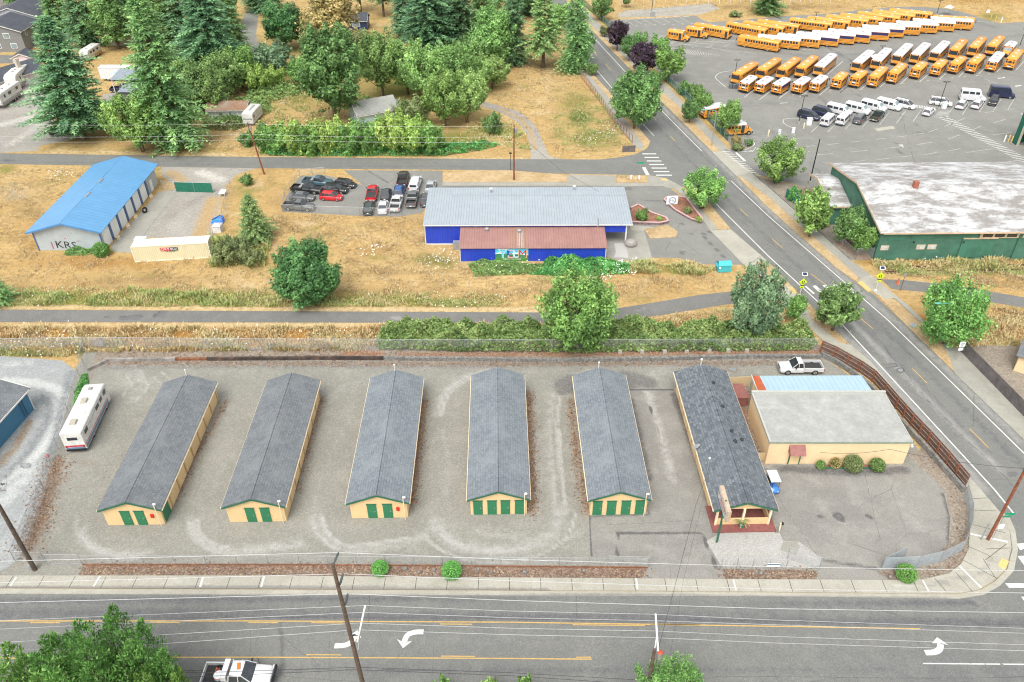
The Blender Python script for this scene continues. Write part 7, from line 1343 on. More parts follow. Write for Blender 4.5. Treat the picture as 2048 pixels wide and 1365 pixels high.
q=o.location;t=MB().tube([(0,0,0),(0,0,.42),(0,0,.43)],[.42,.42,.40],'sign_white',18);t.tube([(0,0,.36),(0,0,.41)],[.45,.45],'lid_red',18);t=t.build('barrel',None,(q[0]-1.65,q[1]-.15,.74));tag(t,'white round drum with a red rim lying in the moving pickup bed','drum')
c_=MB().box((0,0,.02),(.36,.36,.04),'cone_orange').tube([(0,0,.04),(0,0,.5)],[.14,.03],'cone_orange',8).build('traffic_cone',None,(q[0]-2.0,q[1]+.5,.74));tag(c_,'small orange traffic cone in the moving pickup bed','cone')
a_,b_=G(158,902),G(203,806);d_=b_-a_;m_=box_rv('motorhome','motorhome',9.4,3.15,'rv_blue','rv_red',[(-3.4,2.35,.9,.55),(.8,2.35,1.0,.5),(2.2,2.35,.7,.5),(3.6,2.35,.8,.6)],units=[(-2.9,.1,.9,.75,.3,'rv_beige'),(1.0,.1,.9,.75,.3,'rv_beige'),(3.4,.1,.5,.5,.14,'vent_gray'),(-1.3,-.5,.6,.6,.12,'cream_trim')])
place(m_,(*((a_+b_)[:2]/2),0),math.atan2(d_[1],d_[0]),'long white motorhome with blue and red stripes parked along the yard fence')
def cart():
 t=thing('golf_cart','small blue golf cart with a white roof beside the office','golf cart',G(1542,975),RAD(-88))
 body([(-1.2,.5,.46,.3,.78,.06),(-.9,.56,.52,.25,.82,.06),(-.2,.56,.5,.25,.62,.06),(.35,.56,.5,.25,.36,.04),(.7,.58,.5,.25,.80,.06),(1.15,.5,.42,.3,.66,.08),(1.25,.4,.34,.36,.5,.06)],'car_cartblue').build('body',t,smooth=40)
 MB().box((-.25,0,.82),(.5,1.0,.16),'liner').build('seat',t);MB().box((-.52,0,1.05),(.12,1.0,.4),'liner').build('backrest',t)
 for x,y in ((-.75,.5),(-.75,-.5),(.72,.5),(.72,-.5)):MB().tube([(x,y,.7),(x*.92,y,1.78)],.025,'black_metal',5).build('roof_post',t)
 mb=MB();mb.loft([[(-.95,-.58,1.76),(.9,-.58,1.76),(.9,.58,1.76),(-.95,.58,1.76)],[(-.9,-.55,1.84),(.85,-.55,1.84),(.85,.55,1.84),(-.9,.55,1.84)]],'bus_white');mb.build('roof',t)
 MB().tube([(.75,-.2,.8),(.5,-.2,1.1)],.03,'black_metal',5).build('steering_column',t)
 for s in (-1,1):MB().box((1.18,s*.3,.55),(.08,.16,.1),'lamp_clear').build('headlight',t)
 wheel_set(t,(-.75,.85),.5,.22,.18)
cart()
for (r_,f_,L,H,lab,st,nm)in [((64,150),(22,190),9.6,3.5,'long white fifth wheel camper beside the pale chimney house','gray','travel_trailer'),((40,190),(-6,222),8.6,3.2,'white travel trailer with a side box at the left edge','gray','travel_trailer')]:
 a,b=G(*r_),G(*f_);d=b-a;m_=box_rv(nm,'camper',L,H,'vent_gray','black_metal',[(-2.6,2.3,.9,.6),(.4,2.3,1.1,.6),(2.4,2.3,.6,.6)],trailer=True,units=[(-1.8,0,.8,.7,.25,'rv_white'),(.6,0,.5,.5,.15,'vent_gray'),(2.3,0,.5,.5,.15,'vent_gray')],slide=(1.2,2.6));place(m_,(*((a+b)[:2]/2),0),math.atan2(d[1],d[0]),lab,None,1.12)
a,b=G(197,108),G(172,124);d=b-a;m_=box_rv('motorhome','motorhome',7.2,2.9,'rv_tan','rv_tan',[(-1.6,2.05,.8,.55),(.4,2.05,.9,.55),(1.9,2.05,.7,.55)],units=[(-.5,0,.8,.7,.22,'rv_white'),(1.5,0,.5,.5,.15,'vent_gray')])
place(m_,(*((a+b)[:2]/2),0),math.atan2(d[1],d[0]),'old white motorhome with tan stripes on the dry back lawn')
a,b=G(516,232),G(498,252);d=b-a;m_=box_rv('box_truck','box truck',6.2,2.85,'rv_white','vent_gray',[(2.2,1.9,.7,.6)],units=[(-.5,0,3.6,.5,.06,'vent_gray')]);place(m_,(*((a+b)[:2]/2),0),math.atan2(d[1],d[0]),'old white box truck with roof ribs beside the mossy shed')
a,b=G(218,160),G(292,160);t=thing('cargo_trailer','long white box trailer behind the open carport','trailer',(*((a+b)[:2]/2),0));MB().box((0,0,2.0),(12.2,2.4,2.7),'trailer_white').build('body',t);MB().box((0,0,3.38),(12.3,2.5,.08),'bus_white').build('roof',t);mb=MB();[mb.box((x,-1.22,2.1),(2.2,.03,.9),'mural_pale')for x in (-1.4,1.5)];mb.build('side_stripe',t);wheel_set(t,(-4.3,-3.2),1.0,.48,.3)
auto('pickup','navy',(232,184),(262,183),'dark blue truck parked under the open carport');auto('pickup','black',(98,273),(163,266),'black pickup parked under the large dark fir');auto('hatch','silver',(94,119),(112,116),'pale car on the residential lane behind the fir')
# fences
def fence(name,label,cat,px,h,mesh,post='galv',step=3.0,rail=True,group=None,z0=0.0,hooks=False,pr=.035,lower=False):
 P=[np.array([*G(*p)[:2],z0])for p in px];root=thing(name,label,cat,P[0],0,group);o=P[0];pts=[]
 for i in range(len(P)-1):
  n=max(1,round(np.linalg.norm(P[i+1]-P[i])/step));pts+=[P[i]+(P[i+1]-P[i])*k/n for k in range(n)]
 pts.append(P[-1]);up=np.array([0,0,h])
 for q in pts[:95]:
  mb=MB();mb.tube([q-o,q-o+up*1.02],pr,post,6)
  if hooks:mb.tube([q-o+up,q-o+up+[.0,.22,.28]],pr*.7,post,5)
  mb.build('post',root)
 mb=MB()
 if rail:mb.tube([p-o+up for p in P],pr*.7,post,5)
 if lower:mb.tube([p-o+up*.08 for p in P],pr*.6,post,5)
 if mb.n:mb.build('rail',root)
 if mesh:
  mb=MB()
  for a,b in zip(P[:-1],P[1:]):a,b=a-o,b-o;mb.slab([a+[0,0,.04],b+[0,0,.04],b+up*.99,a+up*.99],.012,mesh)
  mb.build('mesh_panel',root)
 return root
def board_fence(name,label,px,h,mat,post='fence_post_red',rails=True,step=2.5,inner=1,group=None):
 P=[np.array([*G(*p)[:2],0.0])for p in px];root=thing(name,label,'fence',P[0],0,group);o=P[0]
 for i,(a,b)in enumerate(zip(P[:-1],P[1:])):
  d=(b-a);L=np.linalg.norm(d);d/=L;rz=math.atan2(d[1],d[0]);n=np.array([-d[1],d[0],0])*inner
  MB().box((L/2,0,h/2),(L-.02,.04,h),mat).build('board_panel',root,tuple(a-o),rz)
  if rails:
   mb=MB();[mb.box((L/2,inner*.07,z),(L-.02,.06,.08),'fence_rail')for z in (h*.22,h*.55,h*.86)];mb.build('rail',root,tuple(a-o),rz)
   k=max(1,round(L/step))
   for j in range(k):MB().box((0,0,h*.5),(.14,.14,h*1.02),post).build('post',root,tuple(a-o+d*L*j/k+n*.13),rz)
 return root
fence('chain_link_fence','chain link fence with white flowers in front, left part of the back boundary','fence',[(-60,702),(172,698)],2.0,'chain_mesh',step=2.9,hooks=True);fence('chain_link_fence','chain link fence along the orange grass behind the timber wall','fence',[(172,698),(500,701),(760,702)],2.0,'chain_mesh',step=2.9,hooks=True);fence('chain_link_fence','chain link fence buried in the blackberry thicket','fence',[(760,702),(1100,702),(1350,701),(1632,700)],1.9,'chain_mesh_thin',step=2.9)
fence('chain_link_fence','chain link fence between the motorhome yard and the pale gravel yard','fence',[(172,698),(162,760),(140,830),(105,935),(76,1035),(46,1115)],1.9,'chain_mesh',step=3.2);fence('chain_link_fence','second chain link fence right beside the big left utility pole','fence',[(90,985),(62,1050),(32,1125)],1.9,'chain_mesh',step=3.4)
fence('chain_link_fence','long low chain link fence along the front planting strip','fence',[(166,1131),(600,1131),(1000,1134),(1295,1136)],1.5,'chain_mesh_thin',step=3.0,pr=.03);fence('chain_gate','small chain link gate beside the big left utility pole','gate',[(97,1130),(165,1130)],1.6,'chain_mesh_thin',step=4,lower=True);fence('chain_link_fence','short chain link stretch at the foot of the big left utility pole','fence',[(30,1122),(90,1124)],1.5,'chain_mesh_thin',step=4)
fence('chain_gate','sliding chain link gate drawn open at the paved aisle','gate',[(1215,1134),(1297,1136)],1.7,'chain_mesh_thin','metal_gray',step=6.5,lower=True);fence('chain_link_fence','chain link fence in front of the white gravel patch','fence',[(1441,1139),(1503,1140),(1570,1141)],1.7,'chain_mesh_thin','metal_gray',step=1.9)
fence('chain_gate','left leaf of the open driveway gate, swung inwards','gate',[(1637,1139),(1574,1118)],1.8,'chain_mesh','galv',step=4.4,lower=True);fence('chain_gate','right leaf of the open driveway gate, swung inwards','gate',[(1762,1138),(1806,1118)],1.8,'slat_mesh','galv',step=4.4,lower=True)
fence('slatted_fence','grey slatted chain link fence curving round the street corner','fence',[(1762,1139),(1832,1136),(1878,1125),(1922,1104),(1936,1062),(1937,1030),(1927,992)],1.8,'slat_mesh','galv',step=2.6)
board_fence('wooden_fence','long brown wooden fence with red posts curving along the side street',[(1640,704),(1668,716),(1694,731),(1717,744),(1745,764),(1768,790),(1792,818),(1822,852),(1855,887),(1893,930),(1930,975)],1.9,'fence_brown',inner=-1,step=1.9)
board_fence('wooden_fence','grey weathered board fence along the far sidewalk at the right edge',[(1920,703),(2048,835),(2160,955)],1.9,'fence_gray',rails=False)
board_fence('wooden_fence','small cream wooden fence between the office and the tin shed',[(1456,774),(1499,772)],1.6,'fence_cream',rails=False);board_fence('wooden_fence','tiny cream fence panel at the front of the side yard',[(1512,921),(1531,921)],1.2,'fence_cream',rails=False);board_fence('wooden_fence','short grey board fence at the street corner of the golden grass',[(1244,305),(1270,304)],1.4,'fence_gray',rails=False)
P_=[(1158,150),(1190,192),(1224,240),(1264,287)];fence('picket_fence','long reddish brown rail fence between the golden grass and the sidewalk','fence',P_,1.7,'chain_mesh','fence_post_red',step=2.0,pr=.07,lower=True)
fence('slatted_fence','green slatted fence along the upper side of the bus lot','fence',[(1168,12),(1212,52),(1222,62)],1.9,'green_mesh','galv',step=3);fence('slatted_fence','green slatted fence along the lower side of the bus lot','fence',[(1326,160),(1360,190),(1400,226),(1440,268),(1456,284)],1.9,'green_mesh','galv',step=2.8,hooks=True)
fence('chain_link_fence','small chain link enclosure by the bus lot gate','fence',[(1463,300),(1466,286),(1492,296)],1.9,'chain_mesh_thin',step=3,lower=True);fence('chain_gate','bus lot gate leaf with red lettering, left of the wide tree','gate',[(1545,266),(1574,286)],1.8,'chain_mesh','metal_gray',step=4,lower=True);fence('chain_gate','bus lot gate leaf with red lettering, beside the tall black lamp post','gate',[(1620,330),(1648,352)],1.9,'chain_mesh','metal_gray',step=4,lower=True);fence('chain_link_fence','low wire fence from the round bed to the lot gate','fence',[(1500,286),(1545,281)],1.3,'chain_mesh_thin',step=5)
fence('slatted_fence','green screened fence stretch on the bank beside the warehouse annex','fence',[(1570,395),(1607,422)],1.9,'green_screen','galv',step=2.5,hooks=True);fence('chain_link_fence','chain link gate panel at the near corner of the warehouse','fence',[(1710,521),(1743,520)],2.2,'chain_mesh_thin',step=3,lower=True);fence('chain_link_fence','chain link fence along the planting bank of the warehouse','fence',[(1656,470),(1710,521)],1.6,'chain_mesh_thin',step=4.5)
fence('chain_link_fence','chain link fence round the car lot, lower side','fence',[(565,424),(640,428),(720,430),(802,434)],1.5,'chain_mesh_thin',step=3);fence('chain_link_fence','chain link fence round the car lot, left and upper side','fence',[(565,424),(570,395),(600,354),(650,349)],1.5,'chain_mesh_thin',step=3)
fence('chain_link_fence','tall chain link fence at the right of the fenced gravel yard','fence',[(464,378),(455,405),(447,440),(444,466)],2.0,'chain_mesh',step=3);fence('slatted_fence','dark green screened gate of the fenced gravel yard','gate',[(353,384),(427,386)],2.0,'green_screen','galv',step=3);fence('chain_link_fence','chain link stretch between the blue roofed hall and the green screen','fence',[(326,380),(353,384)],1.9,'chain_mesh_thin',step=3)
fence('chain_link_fence','far fence with white concrete posts along the top of the bus lot','fence',[(1180,6),(1460,8),(1660,4),(1900,-8)],2.6,None,'white_trim',step=3.4,rail=False,pr=.09);fence('chain_link_fence','low fence round the stone slope above the bus lot','fence',[(1234,36),(1424,14),(1432,24)],1.2,'chain_mesh_thin',step=5)
fence('chain_link_fence','white board fence beside the pale two storey house','fence',[(82,96),(118,92)],1.8,'white_wall','white_wall',step=4)
# low walls
def wall_run(name,label,px,h,w_,m,cat='low wall',cap=None,base=0.0,group=None):
 P=[np.array([*G(*p)[:2],base])for p in px];mb=MB();o=P[0]
 for a,b in zip(P[:-1],P[1:]):bar(mb,a-o+[0,0,h/2],b-o+[0,0,h/2],w_,h,m)
 ob=mb.build(name,None,tuple(o));tag(ob,label,cat,group)
 if cap:
  mb=MB();[bar(mb,a-o+[0,0,h+.04],b-o+[0,0,h+.04],w_+.06,.08,cap)for a,b in zip(P[:-1],P[1:])];mb.build('coping',ob)
 return ob
for i,(a,b,hh,m,l)in enumerate([((176,742),(216,724),.45,'timber_gray','short grey timber at the bent left end of the timber wall'),((214,723),(352,722),.5,'timber_gray','pale weathered timber in the back retaining wall'),((300,721.5),(420,720),.35,'timber_rust','rust coloured timber in the back retaining wall'),((415,721),(620,719.5),.5,'timber_dark','dark timber in the middle of the back retaining wall'),((610,719),(768,720),.55,'timber_dark','dark timber ending at the stone wall')]):
 wall_run('retaining_timber',l,[a,b],hh,.3,m)
wall_run('stone_wall','low grey block wall along the foot of the bramble bank',[(768,720),(900,721),(1010,722),(1120,724),(1300,721),(1500,716),(1640,716)],.55,.4,'stone_block')
wall_run('stone_wall','grey block retaining wall under the brown wooden fence',[(1640,712),(1668,726),(1692,741),(1716,758),(1742,780),(1764,806),(1790,836),(1820,868),(1852,902),(1890,945),(1926,985)],.75,.35,'stone_block')
wall_run('planter_edge','thin rusty timber edging of the front planting strip',[(166,1130.5),(600,1130.5),(1000,1133.5),(1295,1136)],.16,.1,'timber_rust','edging')
wall_run('flower_bed_wall','pink block wall round the short flower bed',[(1261,420),(1276,413),(1302,429),(1331,439),(1336,446),(1320,450),(1262,448)],.42,.3,'rock_block',cap='pink_block');wall_run('flower_bed_wall','pink block wall round the long pointed flower bed',[(1356,396),(1336,397),(1328,402),(1349,422),(1382,441),(1402,447),(1404,441),(1388,420),(1372,399),(1356,396)],.34,.28,'rock_block',cap='pink_block')
wall_run('stone_edging','dark stone edging along the bank above the far sidewalk',[(1506,348),(1536,374),(1600,430),(1700,520)],.22,.2,'stone_block','edging');wall_run('kerb_log','grey metal guard rail lying behind the white extended cab pickup',[(1492,716),(1540,715),(1568,714)],.3,.2,'galv','guard rail')
for i,(x,y)in enumerate([(1240,706),(1284,706),(1329,706),(1373,705),(1418,704),(1456,704),(1493,704)]):
 MB().box((0,0,.22),(.6,.5,.44),'concrete',top=.85).build('footing_block',None,tuple(G(x,y)));o=bpy.context.scene.collection.objects[-1];tag(o,'concrete footing block under the thicket fence, %s from the left'%ORD[i],'concrete block','concrete footings of the thicket fence')
# utility poles and wires
def pole(name,label,bx,by,H,r,m,lean=(0,0)):
 g=G(bx,by);t=thing(name,label,'utility pole',g);mb=MB().tube([(0,0,-.2),(lean[0]*.5,lean[1]*.5,H/2),(lean[0],lean[1],H)],[r,r*.85,r*.66],m,12);mb.build('pole',t);return t,g
def arm(t,a,b,w_=.11,m='galv',name='cross_arm'):mb=MB();bar(mb,a,b,w_,w_,m);return mb.build(name,t)
C0=G(734,1400);TP=ATY(665,1129,C0[1]);HP=float(TP[2]);tp,_=pole('utility_pole','tall dark wooden utility pole at the bottom middle of the picture',734,1400,HP,.21,'pole_wood',(float(TP[0]-C0[0]),0))
def wire(name,label,pts,r=.012,m='wire',sag=.0,n=8,group='overhead wires along the front street'):
 P=[np.array(p,float)for p in pts];Q=[]
 for a,b in zip(P[:-1],P[1:]):Q+=[a+(b-a)*k/n-np.array([0,0,sag*4*(k/n)*(1-k/n)])for k in range(n)]
 Q.append(P[-1]);o=Q[0];ob=MB().tube([q-o for q in Q],r,m,5).build(name,None,tuple(o),smooth=60);return tag(ob,label,'wire',group)
YC=C0[1]
tips=[(677,1105.5,667,1128),(686,1148,679,1171),(695.5,1188,690,1211)]
for px1,py1,px0,py0 in tips:
 z=ATY(px0,py0,YC)[2]-.1;a=np.array([ATY(px0,py0,YC)[0]-C0[0],.15,z]);e=ATY(px1,py1,YC+1.35)-C0;mb=MB().tube([a,e],[.07,.06],'insulator',8);[mb.tube([a+(e-a)*k,a+(e-a)*(k+.03)],.1,'insulator',8)for k in np.arange(.15,.95,.1)];mb.build('insulator',tp)
e0,e1=ATY(730.6,1211,YC+2.9)-C0,ATY(714.5,1285,YC+.2)-C0;arm(tp,e0,e1,.13,'white_trim')
arm(tp,ATY(716,1300,YC+.1)-C0,ATY(722,1250,YC+1.5)-C0,.06)
YW=[YC+1.35]*3+[YC+2.8,YC+2.25,YC+1.2,YC+.75]
WP=[[(-60,1124.5),(0,1123),(677,1105.5),(1024,1119.6),(1536,1133.7),(2048,1142),(2120,1142)],[(-60,1167.5),(0,1166),(686,1148),(1024,1162),(1536,1178),(2048,1186.5),(2120,1187)],[(-60,1207),(0,1205.7),(695.5,1188),(1024,1201.4),(1536,1217.5),(2048,1226),(2120,1226.5)],[(-60,1244),(0,1242),(730.6,1211.5),(1024,1222.6),(1311,1229),(1536,1240),(2048,1257),(2120,1259)],[(-60,1261),(0,1258.7),(727,1225),(1024,1236),(1311,1242),(1536,1249.5),(2048,1267),(2120,1269)],[(-60,1288),(0,1285),(271,1273),(719,1246.6),(1024,1257),(1312,1262.5),(1536,1273),(2048,1290),(2120,1292)],[(-60,1305),(0,1302),(296,1290),(715,1260),(1024,1270),(1314,1276),(1536,1286),(2048,1302),(2120,1304)]]
for i,(p,y)in enumerate(zip(WP,YW)):wire('overhead_wire','%s overhead wire counted from the top across the front street'%ORD[i],[ATY(*q,y)for q in p],.022 if i<3 else.016,n=4)
for i,p in enumerate([[(-60,1346),(400,1346),(712,1335),(1024,1346),(1270,1360),(1500,1375)],[(330,1357),(712,1340),(1024,1352),(1230,1366)]]):wire('cable',['upper','lower'][i]+' dark cable crossing the bottom of the picture',[ATY(*q,YC+.25)for q in p],.02,'wire_dark',n=4,group='dark cables along the front street')
p2=G(1309,1300,10.5);t2=thing('utility_pole','brown utility pole top rising behind the round front tree','utility pole',(p2[0],p2[1],0));MB().tube([(0,0,-.2),(0,0,5),(0,0,10.5)],[.19,.17,.14],'pole_wood',12).build('pole',t2);o2=np.array([p2[0],p2[1],0])
arm(t2,ATY(1311,1228,p2[1]+2.6)-o2,ATY(1316,1303,p2[1]-.1)-o2,.13,'white_trim');arm(t2,ATY(1313,1272,p2[1]+1.1)-o2,ATY(1309,1302,p2[1]+.1)-o2,.06)
mb=MB().tube([(.5,.1,9.3),(.5,.1,10.0)],.24,'metal_gray',10);mb.sphere((.5,.1,10.0),(.24,.24,.1),'sign_redtext');mb.build('transformer',t2)
wire('service_cable','dashed looking dark cable from the brown pole to the office',[ATY(1316,1300,p2[1]),G(1344,1195,8.8),G(1392,1010,6.8),G(1420,931,5.4)],.018,'wire_dark',n=6,group='service cables to the office');wire('service_cable','thin straight cable from the brown pole over the office roof',[ATY(1340,1310,p2[1]),G(1366,1165,8.6),G(1421,935,5.5)],.01,'wire_dark',n=6,group='service cables to the office')
t3,g3=pole('utility_pole','thick dark utility pole at the lower left corner with cross arms',70,1140,12.6,.24,'pole_wood');o3=g3
arm(t3,(-1.0,.2,12.0),(1.2,.5,12.0),.12,'timber_gray');arm(t3,(-1.0,.0,11.4),(1.2,.3,11.4),.12,'timber_gray');mb=MB();[mb.tube([(x,.3,12.0),(x,.3,12.35)],.05,'insulator',6)for x in (-.8,-.2,.5,1.1)];mb.build('insulator',t3);MB().box((-.32,.0,.5),(.35,.3,.6),'galv').build('meter_box',t3)
wire('guy_wire','guy wire of the thick lower left pole, running down into the pale yard',[g3+[0,0,8.5],G(-10,1050)],.015,'wire_dark',n=2,group=None);wire('overhead_wire','wire from the thick lower left pole to the pale yard fence',[g3+[.5,.3,12.0],G(12,985,4),G(14,935,.5)],.01,'wire_dark',n=3,group=None)
t4,g4=pole('utility_pole','red brown utility pole on the corner sidewalk with a green street sign',1975,1081,14,.17,'pole_red');g4=g4+[0,0,.13]
for i,(dz,dx,l)in enumerate(((4.1,.9,1.0),(3.6,.75,.8))):MB().box((dx,.1*i,dz),(l,.03,.28),'sign_green').build('street_name_sign',t4,rz=.0)
MB().tube([(.45,.05,.1),(.45,.05,4.3)],.03,'galv',6).build('sign_post',t4);MB().box((.62,-.05,2.2),(.6,.04,.6),'sign_white').build('sign_plate',t4)
pb=G(1961,1081);tag(MB().tube([(0,0,.13),(0,0,2.6)],.07,'galv',8).build('pedestrian_post',None,tuple(pb)),'short grey push button post beside the red brown pole','post')
wire('overhead_wire','long black cable sagging across the side street to the red brown pole',[G(1640,905,3.4),G(1780,899,6.0),g4+[0,0,10.5]],.02,'wire_dark',sag=.4,n=8,group=None)
ta,ga=pole('utility_pole','red brown utility pole beside the car lot entrance',529,349,HGT(529,349,505,246),.17,'pole_red',(-1.3,0));tb,gb=pole('utility_pole','red brown utility pole on the grass strip behind the metal hall',1028,361,HGT(1028,361,1027,250),.17,'pole_red')
ha,hb=HGT(529,349,505,246),HGT(1028,361,1027,250)
for t,h,dx in ((ta,ha,-1.3),(tb,hb,0)):mb=MB().tube([(dx+.35,.1,h-1.6),(dx+.35,.1,h-.7)],.24,'galv',10);mb.build('transformer',t);arm(t,(dx-.1,-1.1,h-.25),(dx+.1,1.1,h-.25),.1,'timber_gray')
for i,(dz,py0,py1,pym)in enumerate([(.0,247,248,249.5),(2.1,273,277,277),(3.1,283,289,288)]):
 A=ga+[-1.3,0,ha-.2-dz];Bq=gb+[0,0,hb-.2-dz];wire('overhead_wire','%s overhead wire along the back street'%['top','middle','lowest'][i],[ATY(-60,py0,ga[1]),A,Bq],.012,'metal_gray',sag=.35,n=10,group='overhead wires along the back street')
wire('service_cable','dark cable from the grass strip pole to the metal hall roof',[gb+[0,0,hb-1],G(1120,340,6.5),G(1198,384,5.2)],.02,'wire_dark',n=6,group=None)
tag(MB().tube([(0,0,0),(0,0,3.4)],.05,'black_metal',6).box((0,0,3.5),(.5,.2,.25),'black_metal').build('yard_lamp',None,tuple(G(1021,340))),'short black lamp at the edge of the back street','lamp')
# lamps and signs
def street_lamp(label,bx,by,tx,ty,arm_px,m='galv',group=None):
 g=G(bx,by);H=HGT(bx,by,tx,ty);t=thing('street_lamp',label,'street lamp',g,0,group);MB().tube([(0,0,0),(0,0,H)],[.11,.07],m,8).build('pole',t)
 e=ATY(*arm_px,g[1])-g;MB().tube([(0,0,H-.1),(e[0]*.5,e[1],(H+e[2])/2+.15),(e[0]*.8,e[1],e[2]+.05)],.05,'lamp_teal',6).build('arm',t);mb=MB().sphere((e[0]*.9,e[1],e[2]),(.55,.22,.13),'lamp_teal',12,6);mb.build('lamp_head',t);return t
street_lamp('street lamp with a teal arm beside the green slatted fence',1423,292,1431,222,(1404,220));street_lamp('street lamp with a teal head in front of the bright round tree',1893,697,1913,609,(1872,607))
def lot_lamp(label,bx,by,tx,ty,head=True,r=.09):
 g=G(bx,by);H=HGT(bx,by,tx,ty);t=thing('lot_lamp',label,'lamp post',g,0,'black lamp posts of the bus lot');MB().tube([(0,0,0),(0,0,H)],[r,r*.75],'black_metal',8).build('pole',t);MB().box((0,0,.25),(.5,.5,.5),'concrete').build('footing',t)
 if head:mb=MB();[mb.box((s*.45,0,H),(.6,.3,.12),'black_metal')for s in (-1,1)];mb.build('lamp_head',t)
lot_lamp('black lamp post in front of the first bus facing the viewer',1467,168,1472,120);lot_lamp('black lamp post between the back bus rows',1626,62,1631.5,24.5);lot_lamp('black lamp post at the far end of the back bus row',1873,31,1882,1);lot_lamp('black lamp post among the white roofed long buses',1758,122,1763.5,92);lot_lamp('black lamp post at the dark blue minivans',1597,248,1607.5,192);lot_lamp('black lamp post at the striped walkway',1876,219,1890,163.5);lot_lamp('tall black pole beside the warehouse annex',1619,367,1637,278,False,.13);lot_lamp('black lamp post at the stone slope',1303,28,1306,-2);lot_lamp('black lamp post at the right edge of the bus lot',2038,96,2048,58)
def crosswalk_sign(label,bx,by,tx,ty,face):
 g=G(bx,by)+[0,0,.06];H=HGT(bx,by,tx,ty);t=thing('crosswalk_sign',label,'crosswalk sign',g,0,'flashing crosswalk signs');MB().tube([(0,0,0),(0,0,H)],.06,'white_trim',8).build('post',t);MB().tube([(0,0,0),(0,0,.25)],[.25,.12],'white_trim',8).build('base',t)
 s_=MB();q=.62;z=H-1.25;s_.slab([(0,-.1,z-q),(q,-.1,z),(0,-.1,z+q),(-q,-.1,z)],.03,'sign_lime');s_=s_.build('sign_plate',t)
 mb=MB()
 for x in (-.14,.14):mb.box((x,-.12,z-.02),(.1,.02,.3),'ink_black');mb.sphere((x,-.12,z+.2),(.06,.015,.06),'ink_black',8,5);mb.slab([(x-.02,-.11,z-.14),(x-.1,-.11,z-.34),(x-.02,-.11,z-.34),(x+.02,-.11,z-.2)],.02,'ink_black');mb.slab([(x+.02,-.11,z-.14),(x+.0,-.11,z-.2),(x+.06,-.11,z-.34),(x+.12,-.11,z-.34)],.02,'ink_black')
 mb.build('pedestrian_symbol',s_)
 MB().box((0,-.1,z-.92),(.62,.03,.34),'sign_lime').build('arrow_plate',t);mb=MB().slab([(-.15,-.12,z-.8),(.12,-.12,z-.98),(.05,-.12,z-1.04),(-.2,-.12,z-.86)],.01,'ink_black');mb.build('arrow_symbol',t);MB().box((0,-.1,z-.62),(.6,.05,.12),'black_metal').build('flasher',t)
 mb=MB().slab([(-.38,-.25,H-.05),(.38,-.25,H-.05),(.38,.25,H+.3),(-.38,.25,H+.3)],.04,'sign_white');mb.build('solar_frame',t);MB().slab([(-.3,-.20,H+.0),(.3,-.20,H+.0),(.3,.2,H+.28),(-.3,.2,H+.28)],.03,'solar').build('solar_panel',t)
crosswalk_sign('yellow green crosswalk sign with a solar panel on the near side of the side street',1599,592,1607,550,0);crosswalk_sign('yellow green crosswalk sign with a solar panel on the far side of the side street',1751,582,1764,538,0)
def post_sign(label,bx,by,tx,ty,plates,m='metal_gray',r=.04,cat='road sign',name='road_sign',rz=0.0):
 g=G(bx,by);H=HGT(bx,by,tx,ty);t=thing(name,label,cat,g,rz);MB().tube([(0,0,0),(0,0,H)],r,m,6).build('post',t)
 for w_,h_,dz,mm in plates:MB().box((0,-.06,H-dz),(w_,.03,h_),mm).build('sign_plate',t)
 return t,H
s,H=post_sign('white speed sign pair on a thin post beside the grey board fence',1911,722,1929,684,[(.75,.85,.45,'sign_white'),(.6,.45,1.25,'sign_white')])
text('SPEED',.2,'ink_black','lettering',s,(0,-.09,H-.22),depth=.004);text('LIMIT',.2,'ink_black','lettering',s,(0,-.09,H-.4),depth=.004);text('25',.36,'ink_black','lettering',s,(0,-.09,H-.66),depth=.004)
post_sign('grey sign on a rusty post at the right hand trail entrance',1800,582,1808,546,[(.5,.7,.3,'vent_gray')],'rail_rust');post_sign('thin grey sign post in the verge by the side street',1693,689,1700,660,[(.1,.5,.3,'galv')]);post_sign('rusty marker post in the grass by the railway rails',1756,541,1760,523,[(.1,.15,.1,'rail_rust')],'rail_rust');post_sign('white notice on a post on the far grass slope',1972,36,1977,20,[(1.0,.9,.4,'sign_white')])
tt,H=post_sign('green street name sign at the back street crosswalk',1279,350,1281,326,[(.1,.2,.1,'sign_green')],'galv');MB().box((0,-.05,H),(1.5,.03,.3),'sign_green').build('street_name_sign',tt)
for i,(x,y,x2,y2,l)in enumerate([(1915,563,1919,546,'white marker stake in the grass right of the trail entrance'),(1971,687,1974,679,'leaning white pipe stub on the bark yard'),(2016,693,2018,684,'second leaning white pipe stub on the bark yard, nearer the cream shed'),(936,577,937,564,'red white marker stake in the field below the metal hall'),(537,566,540,556,'white marker stake left of the big round maple')]):
 tag(MB().tube([(0,0,0),(.05,0,max(.5,HGT(x,y,x2,y2)))],.05,'white_trim',6).build('marker_stake',None,tuple(G(x,y))),l,'stake')
g=G(1433,1085);t=thing('pylon_sign','tall narrow tan sign box on a green post in front of the office','sign',g,0);ztop=HGT(1433,1085,1442,1035)
MB().tube([(0,0,0),(0,0,6.4)],.1,'green_trim',8).build('post',t);MB().tube([(.12,.1,0),(.12,.1,3.2)],.06,'green_trim',6).build('post',t)
sb=MB().box((.05,.3,5.6),(.42,3.6,1.5),'sign_tan').build('sign_box',t);MB().box((-.18,.3,5.6),(.03,3.4,1.3),'window_dull').build('sign_face',sb)
